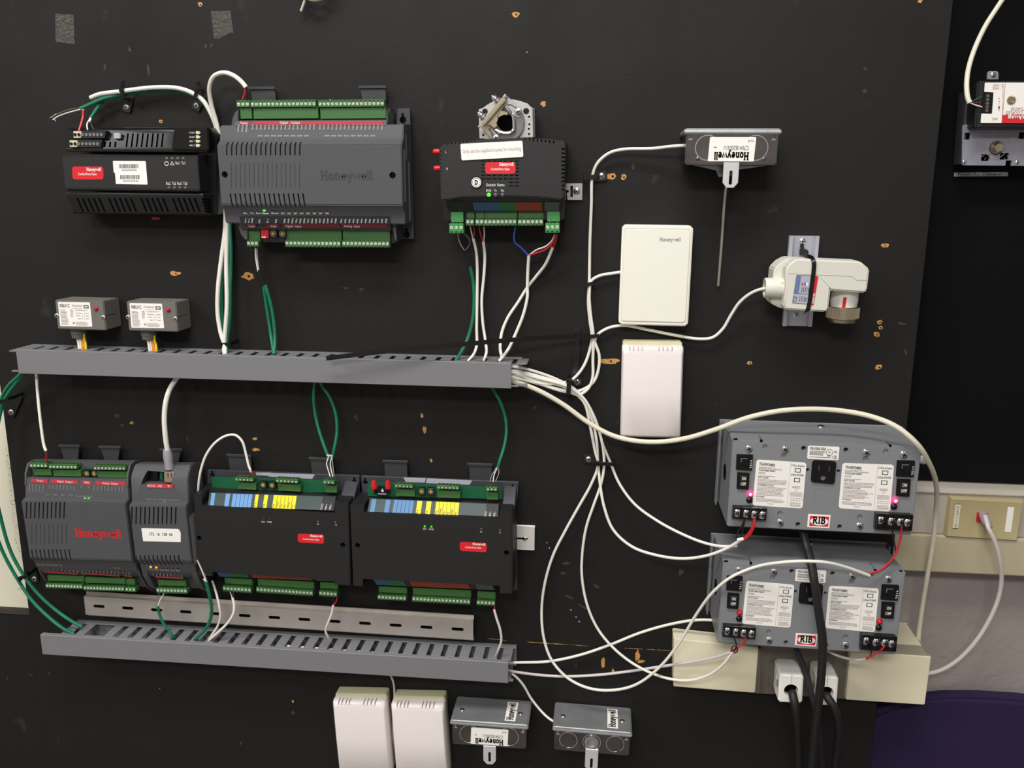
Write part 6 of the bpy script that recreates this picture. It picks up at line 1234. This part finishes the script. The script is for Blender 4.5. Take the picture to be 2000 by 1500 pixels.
cable('white_cable', 'white cable splitting into blue, white and red wires under the actuator controller', [(1033, 499, 22), (1031, 530, 16), (1030, 560, 14), (1030, 580, 15), (1022, 615, 16), (1008, 650, 18), (994, 680, 26), (981, 698, 34), (974, 706, 38)], 2.6, 'white_jacket', [('blue_conductor', P3([(1007, 442), (1004, 462), (1006, 474), (1018, 484), (1032, 499)], 36, 22), 1.3, 'blue_wire', 'blue conductor'), wht(P3([(1084, 457), (1078, 470), (1066, 481), (1048, 488), (1034, 498)], 40, 22), 1.2), red(P3([(1086, 457), (1078, 476), (1064, 488), (1048, 494), (1035, 498)], 41, 23), 1.4)])
cable('white_cable', 'white cable crossing behind another white one to the far terminal of the actuator controller', [(1080, 482, 28), (1066, 515, 18), (1047, 540, 10), (1031, 560, 7), (1012, 590, 8), (992, 620, 10), (980, 650, 14), (977, 680, 22), (980, 698, 32)], 2.6, 'white_jacket', [red(P3([(1087, 457), (1085, 470), (1080, 484)], 41, 28), 1.6), blk(P3([(1083, 457), (1082, 468), (1078, 484)], 40, 28), 1.)])
# --- sensor cables down the middle
cable('white_cable', 'white cable running from the metal probe box down to the upper duct bundle', [(1337, 284, 28), (1310, 286, 24), (1275, 290, 18), (1215, 292, 14), (1188, 300, 12), (1166, 320, 10), (1157, 345, 8), (1155, 400, 8), (1152, 480, 8), (1151, 548, 8), (1149, 590, 9), (1152, 625, 10), (1156, 658, 12), (1150, 690, 12), (1140, 715, 14), (1125, 735, 16), (1110, 745, 18), (1070, 750, 22), (1020, 742, 28), (990, 738, 30)], 2.5, 'white_jacket')
cable('white_cable', 'white cable from the side of the white wall plate sensor down to the bundle', [(1216, 531, 10), (1195, 534, 10), (1170, 539, 10), (1155, 549, 11), (1151, 575, 12), (1153, 610, 13), (1159, 658, 14), (1158, 700, 12), (1157, 740, 13), (1148, 760, 14), (1130, 771, 15), (1110, 765, 17), (1060, 752, 22), (1015, 740, 30), (990, 735, 30)], 2.5, 'white_jacket')
cable('white_cable', 'white cable curving from the valve actuator under the wall plate sensor to the bundle', [(1508, 563, 46), (1490, 564, 40), (1468, 572, 32), (1445, 590, 24), (1428, 615, 18), (1412, 642, 14), (1392, 659, 12), (1365, 662, 10), (1320, 655, 8), (1265, 644, 7), (1222, 636, 7), (1190, 640, 8), (1168, 653, 10), (1162, 665, 12), (1170, 692, 12), (1170, 715, 12), (1160, 745, 12), (1140, 760, 13), (1112, 766, 16), (1050, 748, 24), (1010, 730, 30), (990, 727, 30)], 2.5, 'white_jacket')
# --- thick network cable
cable('network_cable', 'thick cream network cable sweeping from the upper duct over the upper power supply', [(980, 742, 32), (1003, 745, 34), (1050, 762, 34), (1100, 790, 32), (1150, 826, 32), (1195, 850, 36), (1240, 861, 42), (1290, 863, 46), (1340, 856, 50), (1400, 838, 60), (1460, 816, 70), (1520, 803, 74), (1580, 799, 74), (1640, 802, 74), (1700, 813, 84), (1750, 833, 98), (1790, 866, 104), (1815, 905, 86), (1829, 950, 44), (1828, 1000, 12), (1822, 1060, 2), (1812, 1120, -4), (1802, 1180, -14), (1794, 1245, -20), (1791, 1290, -20)], 4.0, 'cream_jacket')
# --- bundle leaving the upper duct
A0 = [(985, 718, 30), (1005, 716, 26)]
cable('white_cable', 'white cable to the upper power supply, on the higher of two sagging curves', [(985, 717, 32), (1010, 717, 28), (1050, 727, 24), (1090, 742, 20), (1122, 760, 16), (1145, 785, 14), (1165, 825, 12), (1178, 870, 10), (1192, 903, 10), (1210, 945, 14), (1240, 985, 22), (1285, 1018, 34), (1330, 1042, 50), (1375, 1060, 68), (1410, 1067, 80), (1440, 1066, 88)], 2.4, 'white_jacket', [red([(1443, 1060, 92), (1458, 1046, 98), (1470, 1028, 102), (1473, 1012, 102)], 1.5), blk([(1440, 1060, 92), (1439, 1045, 96), (1448, 1028, 100), (1456, 1012, 102)], 1.2)])
cable('white_cable', 'white cable to the upper power supply, on the lower of two sagging curves', [(985, 724, 32), (1010, 725, 28), (1060, 737, 23), (1105, 752, 19), (1135, 775, 15), (1155, 815, 13), (1165, 860, 12), (1168, 905, 12), (1172, 945, 16), (1180, 990, 22), (1198, 1035, 28), (1235, 1068, 36), (1285, 1085, 48), (1335, 1091, 62), (1385, 1084, 78), (1425, 1068, 90), (1446, 1055, 98)], 2.5, 'white_jacket', [red([(1446, 1056, 97), (1462, 1047, 100), (1472, 1030, 103), (1474, 1014, 102)], 1.5), blk([(1448, 1055, 98), (1450, 1040, 98), (1455, 1014, 102)], 1.1), ('jacket_end', [(1440, 1055, 99), (1452, 1052, 99)], 2.6, 'label_white', 'shredded white jacket end')])
cable('white_cable', 'long white cable making a wide loop and crossing the face of the lower power supply', [(985, 732, 32), (1010, 733, 28), (1060, 745, 22), (1105, 757, 18), (1140, 785, 16), (1152, 830, 14), (1162, 880, 14), (1168, 908, 14), (1155, 945, 14), (1130, 990, 14), (1105, 1035, 14), (1080, 1085, 14), (1064, 1140, 14), (1058, 1190, 14), (1062, 1245, 16), (1078, 1290, 20), (1110, 1325, 26), (1150, 1344, 32), (1195, 1348, 38), (1240, 1338, 46), (1285, 1306, 56), (1325, 1258, 66), (1360, 1200, 80), (1392, 1157, 96), (1430, 1126, 106), (1480, 1106, 110), (1530, 1098, 126), (1570, 1096, 132), (1610, 1098, 130), (1650, 1107, 118), (1698, 1124, 104)], 2.5, 'white_jacket', [red([(1697, 1121, 104), (1722, 1112, 102), (1744, 1090, 98), (1756, 1062, 98), (1762, 1028, 102)], 1.5), blk([(1699, 1122, 104), (1730, 1108, 101), (1748, 1082, 97), (1746, 1056, 97), (1742, 1028, 102)], 1.2)])
cable('white_cable', 'long white cable of the inner loop ending at the lower power supply terminals', [(985, 728, 34), (1010, 729, 30), (1060, 741, 25), (1108, 755, 21), (1140, 778, 18), (1162, 820, 16), (1176, 865, 14), (1180, 908, 14), (1174, 945, 14), (1160, 985, 16), (1145, 1030, 16), (1137, 1085, 14), (1137, 1130, 14), (1148, 1185, 16), (1170, 1232, 20), (1205, 1272, 28), (1250, 1304, 38), (1300, 1324, 50), (1345, 1329, 62), (1385, 1318, 76), (1412, 1298, 88), (1431, 1273, 96)], 2.4, 'white_jacket', [red([(1432, 1273, 97), (1442, 1264, 99), (1452, 1256, 100), (1458, 1244, 102)], 1.4), blk([(1433, 1272, 98), (1438, 1262, 100), (1434, 1244, 102)], 1.1)])
# --- from the lower duct
cable('white_cable', 'white cable from the lower duct arching up to the side of the lower power supply', [(560, 1262, 30), (700, 1273, 30), (850, 1284, 30), (990, 1295, 30), (1010, 1294, 26), (1070, 1292, 16), (1130, 1280, 12), (1190, 1260, 12), (1250, 1236, 14), (1310, 1219, 18), (1360, 1211, 22), (1400, 1212, 26), (1424, 1216, 30)], 2.5, 'white_jacket')
cable('white_cable', 'white cable from the lower duct passing straight across the beige raceway', [(580, 1275, 40), (800, 1292, 40), (985, 1308, 34), (1005, 1312, 28), (1060, 1319, 20), (1110, 1321, 18), (1170, 1318, 20), (1230, 1311, 26), (1290, 1302, 40), (1350, 1293, 60), (1400, 1283, 82), (1426, 1274, 95)], 2.5, 'lilac_jacket', [red([(1427, 1274, 95), (1438, 1266, 98), (1452, 1256, 100)], 1.3), ('black_conductor', [(1428, 1272, 96), (1432, 1262, 99), (1438, 1264, 100), (1440, 1272, 98), (1434, 1276, 97)], 1., 'black_wire', 'black looped conductor')])
cable('white_cable', 'white cable dropping from the lower duct end to the last metal sensor box', [(900, 1303, 28), (985, 1311, 28), (1000, 1316, 28), (1020, 1335, 22), (1038, 1365, 16), (1058, 1390, 18), (1072, 1403, 26), (1086, 1412, 34)], 2.2, 'white_jacket')
cable('white_cable', 'short white cable emerging under the lower power supply with one red wire', [(1610, 1266, 60), (1630, 1278, 66), (1655, 1286, 76), (1680, 1289, 88), (1692, 1287, 96)], 2.2, 'lilac_jacket', [red([(1691, 1286, 96), (1705, 1280, 99), (1722, 1268, 102), (1728, 1262, 103)], 1.4), ('black_conductor', [(1692, 1288, 97), (1700, 1280, 98), (1704, 1262, 102)], .9, 'black_wire', 'black conductor')])
cable('white_cable', 'thin white cable squeezed between the two white sensors at the bottom', [(758, 1312, 20), (766, 1326, 16), (770, 1345, 12), (768, 1400, 6), (767, 1510, 6)], 1.8, 'lilac_jacket')
# --- left edge
cable('green_cable', 'green cable hanging out from the upper duct at the board edge, the outer of two', [(48, 722, 40), (36, 735, 36), (18, 752, 30), (4, 775, 26), (-8, 815, 26), (-24, 900, 30), (-20, 980, 30), (-2, 1060, 26), (30, 1124, 22), (62, 1172, 26), (95, 1205, 34), (126, 1229, 42), (145, 1238, 42)], 2.7, 'green_jacket')
cable('green_cable', 'green cable hanging out from the upper duct at the board edge, the inner of two', [(54, 722, 36), (44, 733, 34), (28, 752, 32), (12, 775, 30), (2, 800, 28), (-8, 860, 28), (-10, 950, 28), (3, 1018, 24), (20, 1075, 22), (42, 1117, 22), (72, 1157, 24), (105, 1188, 28), (138, 1212, 34), (160, 1224, 34)], 2.7, 'green_jacket')
cable('white_cable', 'white cable dropping straight from the upper duct to the red lettered controller', [(71, 720, 30), (72, 745, 34), (75, 785, 40), (80, 830, 46), (86, 870, 50), (90, 881, 52)], 2.5, 'white_jacket', [red(P3([(90, 880), (91, 890), (90, 903)], 52, 44), 1.5), ('brown_conductor', P3([(91, 880), (92, 884), (92, 890)], 53, 50), 1.4, 'brown_wire', 'dark brown conductor')])
o = cable('network_cable', 'thick white network cable with a clear plug boot in the small grey controller', [(352, 730, 32), (342, 743, 36), (330, 764, 42), (323, 790, 46), (321, 820, 48), (324, 860, 48), (328, 885, 46), (331, 915, 44)], 3.5, 'white_jacket')
b = MB(); p0, p1 = U(326, 878, 46), U(332, 924, 43); b.lathe(p0, p1 - p0, [(0, 5.2), (6, 6.4), (14, 6.6), (18, 6), (26, 6.6), (29, 6.4)], 10); obj('plug_boot', b, 'boot_clear', o, label='clear plastic plug boot')
b = MB(); tp = [U(323 - .7 * i, 800 + 1.2 * i, 49) for i in range(3)]
cable('white_cable', 'white cable arching up between the small grey controller and its black neighbour', [(387, 965, 40), (388, 945, 44), (392, 920, 46), (402, 890, 46), (420, 865, 44), (442, 851, 42), (460, 850, 42), (473, 862, 42), (480, 885, 42), (486, 910, 44), (491, 922, 45)], 2.2, 'white_jacket', [red(P3([(490, 918), (493, 923), (494, 928)], 46, 44), 1.1)])
cable('green_cable', 'green cable of the V shaped pair from the upper duct, the straighter strand', [(617, 738, 30), (614, 752, 28), (613, 785, 26), (619, 825, 28), (630, 862, 34), (642, 894, 40)], 2.3, 'green_jacket', [wht(P3([(642, 892), (638, 905), (641, 918), (645, 931)], 42, 46), .9), ('jacket_end', P3([(638, 889), (650, 891)], 41), 1.8, 'label_silver', 'clear tie at the jacket end')])
cable('green_cable', 'green cable of the V shaped pair from the upper duct, the bowed strand', [(622, 738, 30), (628, 752, 28), (645, 778, 26), (656, 810, 28), (658, 845, 32), (653, 875, 38), (649, 894, 40)], 2.3, 'green_jacket', [wht(P3([(648, 893), (645, 906), (647, 918), (650, 931)], 42, 46), .9), ('grey_conductor', P3([(649, 893), (650, 908), (653, 930)], 41, 45), .5, 'label_silver')])
cable('green_cable', 'single green cable bowing down to the black controller that has red caps', [(955, 745, 30), (963, 760, 28), (977, 785, 26), (987, 815, 26), (989, 845, 28), (984, 875, 34), (976, 900, 40), (972, 914, 42)], 2.3, 'green_jacket', [wht(P3([(972, 912), (965, 928), (963, 941)], 43, 46), .9), ('grey_conductor', P3([(970, 912), (960, 930), (957, 941)], 42, 45), .5, 'label_silver'), ('grey_conductor', P3([(974, 912), (974, 925), (968, 940)], 42, 45), .5, 'label_silver')])
# --- into the lower duct from the lower controllers
cable('green_cable', 'green cable from the small grey controller terminals into the lower duct', [(308, 1184, 44), (311, 1198, 42), (319, 1217, 42), (330, 1232, 42), (338, 1243, 42), (342, 1252, 36)], 2.2, 'green_jacket', [wht(P3([(321, 1158), (316, 1166), (311, 1176), (308, 1184)], 40, 44), .9), ('black_conductor', P3([(311, 1158), (309, 1168), (308, 1184)], 40, 44), .8, 'grey_wire', 'grey conductor')])
cable('green_cable', 'green cable with a stripped white end standing up in front of the black controller', [(402, 1135, 66), (408, 1158, 64), (413, 1185, 58), (412, 1205, 54), (402, 1228, 48), (384, 1246, 44), (378, 1254, 36)], 2.6, 'green_jacket', [wht(P3([(402, 1134), (396, 1118), (390, 1104), (385, 1094)], 67, 72), 1.2), ('copper_strand', P3([(386, 1097), (384, 1091)], 72), .9, 'copper', 'bare copper tip'), ('grey_conductor', P3([(404, 1132), (400, 1120)], 67), .5, 'grey_wire'), ('jacket_end', P3([(398, 1130), (404, 1137)], 66), 1.8, 'label_white', 'white jacket end')])
cable('white_cable', 'white cable behind the stripped green one, entering the lower duct', [(415, 1135, 30), (420, 1150, 40), (427, 1178, 46), (430, 1200, 46), (426, 1220, 45), (414, 1240, 43), (406, 1252, 36)], 2.1, 'white_jacket')
cable('white_cable', 'white cable from the first black controller joining another at the lower duct slot', [(454, 1167, 42), (457, 1180, 44), (456, 1197, 46), (446, 1215, 46), (425, 1236, 45), (408, 1251, 40), (405, 1256, 34)], 2.3, 'white_jacket', [wht(P3([(448, 1154), (451, 1160), (453, 1167)], 40, 42), .8), ('brown_conductor', P3([(455, 1157), (455, 1161), (455, 1167)], 40, 42), 1., 'brown_wire', 'brown conductor')])
cable('white_cable', 'white cable from the first black controller crossing the perforated rail', [(651, 1181, 42), (648, 1198, 44), (641, 1216, 46), (636, 1232, 46), (640, 1243, 44), (646, 1252, 36)], 2.2, 'lilac_jacket', [red(P3([(658, 1167), (657, 1174), (651, 1182)], 42), 1.), blk(P3([(652, 1167), (651, 1174), (649, 1182)], 42), .9)])
cable('white_cable', 'white cable from the last black controller past the end of the perforated rail', [(965, 1190, 42), (970, 1208, 44), (977, 1230, 46), (979, 1252, 46), (973, 1270, 44), (968, 1282, 36)], 2.2, 'lilac_jacket', [red(P3([(966, 1181), (966, 1190)], 42), 1.)])
# --- right wall
o = cable('network_cable', 'white patch cable from the red wall jack looping to the beige raceway', [(1924, 1008, -10), (1930, 1030, 4), (1942, 1055, 6), (1953, 1095, 2), (1956, 1135, -6), (1948, 1175, -12), (1930, 1215, -16), (1903, 1256, -18), (1868, 1291, -20), (1835, 1310, -22), (1800, 1318, -26)], 2.9, 'lilac_jacket')
b = MB(); p0, p1 = U(1918, 1003, -22), U(1931, 1026, 0); b.lathe(p0, p1 - p0, [(0, 5), (8, 6), (16, 6.4), (22, 4.6), (28, 3.4)], 10); obj('plug_boot', b, 'boot_clear', o, label='clear plastic plug boot')
cable('white_cable', 'cream cable coming down from above to the damper actuator terminals', [(2060, -230, -30), (2010, -100, -30), (1966, -14, -30), (1948, 14, -28), (1925, 50, -24), (1905, 92, -18), (1892, 132, -8), (1888, 165, 2), (1890, 190, 8), (1894, 201, 10)], 2.9, 'cream_jacket', [wht(P3([(1893, 200), (1902, 204), (1918, 209)], 10, 8), .9), ('red_conductor', P3([(1894, 200), (1903, 200), (1914, 201)], 9, 7), .8, 'strip_darkred', 'red conductor'), ('green_conductor', P3([(1896, 199), (1908, 193), (1918, 189)], 9, 7), .7, 'green_jacket', 'green conductor')])
cable('black_cable', 'thick black power cord hanging in front of the lower power supply', [(1566, 1030, 66), (1576, 1068, 82), (1584, 1098, 100), (1591, 1140, 112), (1599, 1195, 114), (1606, 1245, 114), (1606, 1290, 114), (1601, 1350, 112), (1594, 1410, 106), (1588, 1470, 98), (1583, 1530, 90), (1580, 1600, 80)], 5.9, 'black_rubber')
cable('black_cable', 'thinner black power cord running behind the thick one past the two plugs', [(1548, 1250, 55), (1558, 1275, 60), (1570, 1305, 66), (1582, 1345, 76), (1592, 1385, 84), (1600, 1430, 84), (1604, 1480, 80), (1607, 1540, 74), (1610, 1600, 66)], 4.4, 'black_rubber')
b = tube_mb([(606, -40, 10), (598, -12, 14), (594, 5, 12), (588, 22, 8)], 1.5, 8)
for i in range(7): b.cyl(U(595 - i * 1.1, 2 + i * 2.9, 9), U(594.7 - i * 1.1, 3.2 + i * 2.9, 9), 1.9, n=8)
tag(obj('cable_tie', b, 'cream_jacket'), 'beaded cream cable tie tail hanging in from above the top of the board', 'cable tie')
cable('white_cable', 'cream cable coil peeping in at the very top of the board', [(560, -180, 4), (572, -80, 8), (585, -30, 12), (598, -8, 16), (612, -2, 18), (628, -5, 16), (645, -28, 12), (656, -80, 8), (662, -180, 4)], 3.2, 'cream_jacket')
# --- ties and mounts
def tie(label, a, b_, dep, w=4.6, t=4., scr=None, pad=None, tail=None):
    """a cable tie: strap from pixel a to b_ (over the bundle), optional screw-down pad"""
    e = bpy.data.objects.new('cable_tie', None); COL.objects.link(e); tag(e, label, 'cable tie'); p, q = U(*a, dep), U(*b_, dep); O = Vector((p.x, 0, p.z)); e.location = O * .001; e.empty_display_size = .01
    d = (q - p).normalized(); s = Vector((-d.z, 0, d.x)) * w / 2; m = MB()
    lo = p - d * 1.2 + Vector((0, dep - 2, 0)) if dep > 4 else p - d * 1.2
    m.slab([v - O for v in (p + s, q + s, q - s, p - s)], 1.1); m.slab([v - O for v in (p + s - d * 1.1, p + s, p - s, p - s - d * 1.1)], dep - 1); m.slab([v - O for v in (q + s, q + s + d * 1.1, q - s + d * 1.1, q - s)], dep - 1); obj('strap', m, 'black_gloss', e, bev=.2, seg=1)
    m = MB(); h = p + (q - p) * .12; m.slab([v - O + Vector((0, -1.2, 0)) for v in (h + s * 1.4 - d * 2.4, h + s * 1.4 + d * 2.4, h - s * 1.4 + d * 2.4, h - s * 1.4 - d * 2.4)], 3.4); obj('tie_head', m, 'black_gloss', e, bev=.4, seg=1)
    if scr:
        c_ = U(*scr, 3); m = MB(); n = Vector((p.x * .5 + q.x * .5, -3, p.z * .5 + q.z * .5)); u = (c_ - n); u.y = 0; L = u.length; u.normalize(); v = Vector((-u.z, 0, u.x)) * 6.5
        m.slab(rnd([x - O for x in (n + v, c_ + u * 7 + v, c_ + u * 7 - v, n - v)], 3), 3); obj('mount_pad', m, 'black_rubber', e, bev=.5, seg=1)
        cc = c_ - O; obj('screw', screw_mb(cc, 4.2, 2, random.random()), ['steel', 'deep_black'], e)
    if tail:
        m = MB(); m.strip([U(*x) - O for x in tail], w * 1.2, 1.1); obj('tail', m, 'black_gloss', e)
    return e
tie('black cable tie and screw pad holding the arched cables above the barcode labels', (237, 173), (239, 191), 21, scr=(247, 209), tail=[(238, 174, 18), (239, 166, 14), (239, 158, 10)])
tie('black cable tie and screw pad holding the arched cables beside the large grey controller', (384, 174), (380, 192), 19, scr=(384, 206), tail=[(385, 175, 16), (387, 166, 12), (387, 160, 8)])
tie('black cable tie bunching white and green cables just above the upper duct', (428, 674), (449, 672), 29, w=5)
tie('black cable clamp with screw holding one white cable beside two bare wood chips', (1140, 346), (1166, 346), 11, w=6, scr=(1175, 344))
tie('small black cable tie where the wall plate sensor cable joins the bundle', (1143, 556), (1158, 554), 15, w=4.6)
tie('black cable tie with a very long tail lying across the white cables and duct', (1148, 658), (1168, 656), 18, w=5, tail=[(1152, 657, 20), (1100, 658, 26), (1000, 664, 42), (900, 673, 58), (800, 682, 68), (720, 690, 72), (670, 696, 74), (637, 700, 74)])
tie('black cable tie with screw pad around the bundle leaving the upper duct', (1112, 741), (1110, 769), 28, w=6, scr=(1127, 746), tail=[(1116, 742, 14), (1124, 725, 8), (1127, 690, 6), (1127, 655, 5), (1127, 640, 4)])
tie('black cable tie with screw pad gathering four white cables right of the controllers', (1163, 905), (1197, 907), 20, w=5, scr=(1150, 897))
tie('black cable tie with screw pad at the board edge just under the upper duct', (-2, 786), (14, 780), 36, w=4, scr=(22, 805))
tie('black cable tie with screw pad at the board edge beside the red lettered controller', (36, 1132), (52, 1124), 28, w=5, scr=(67, 1131))
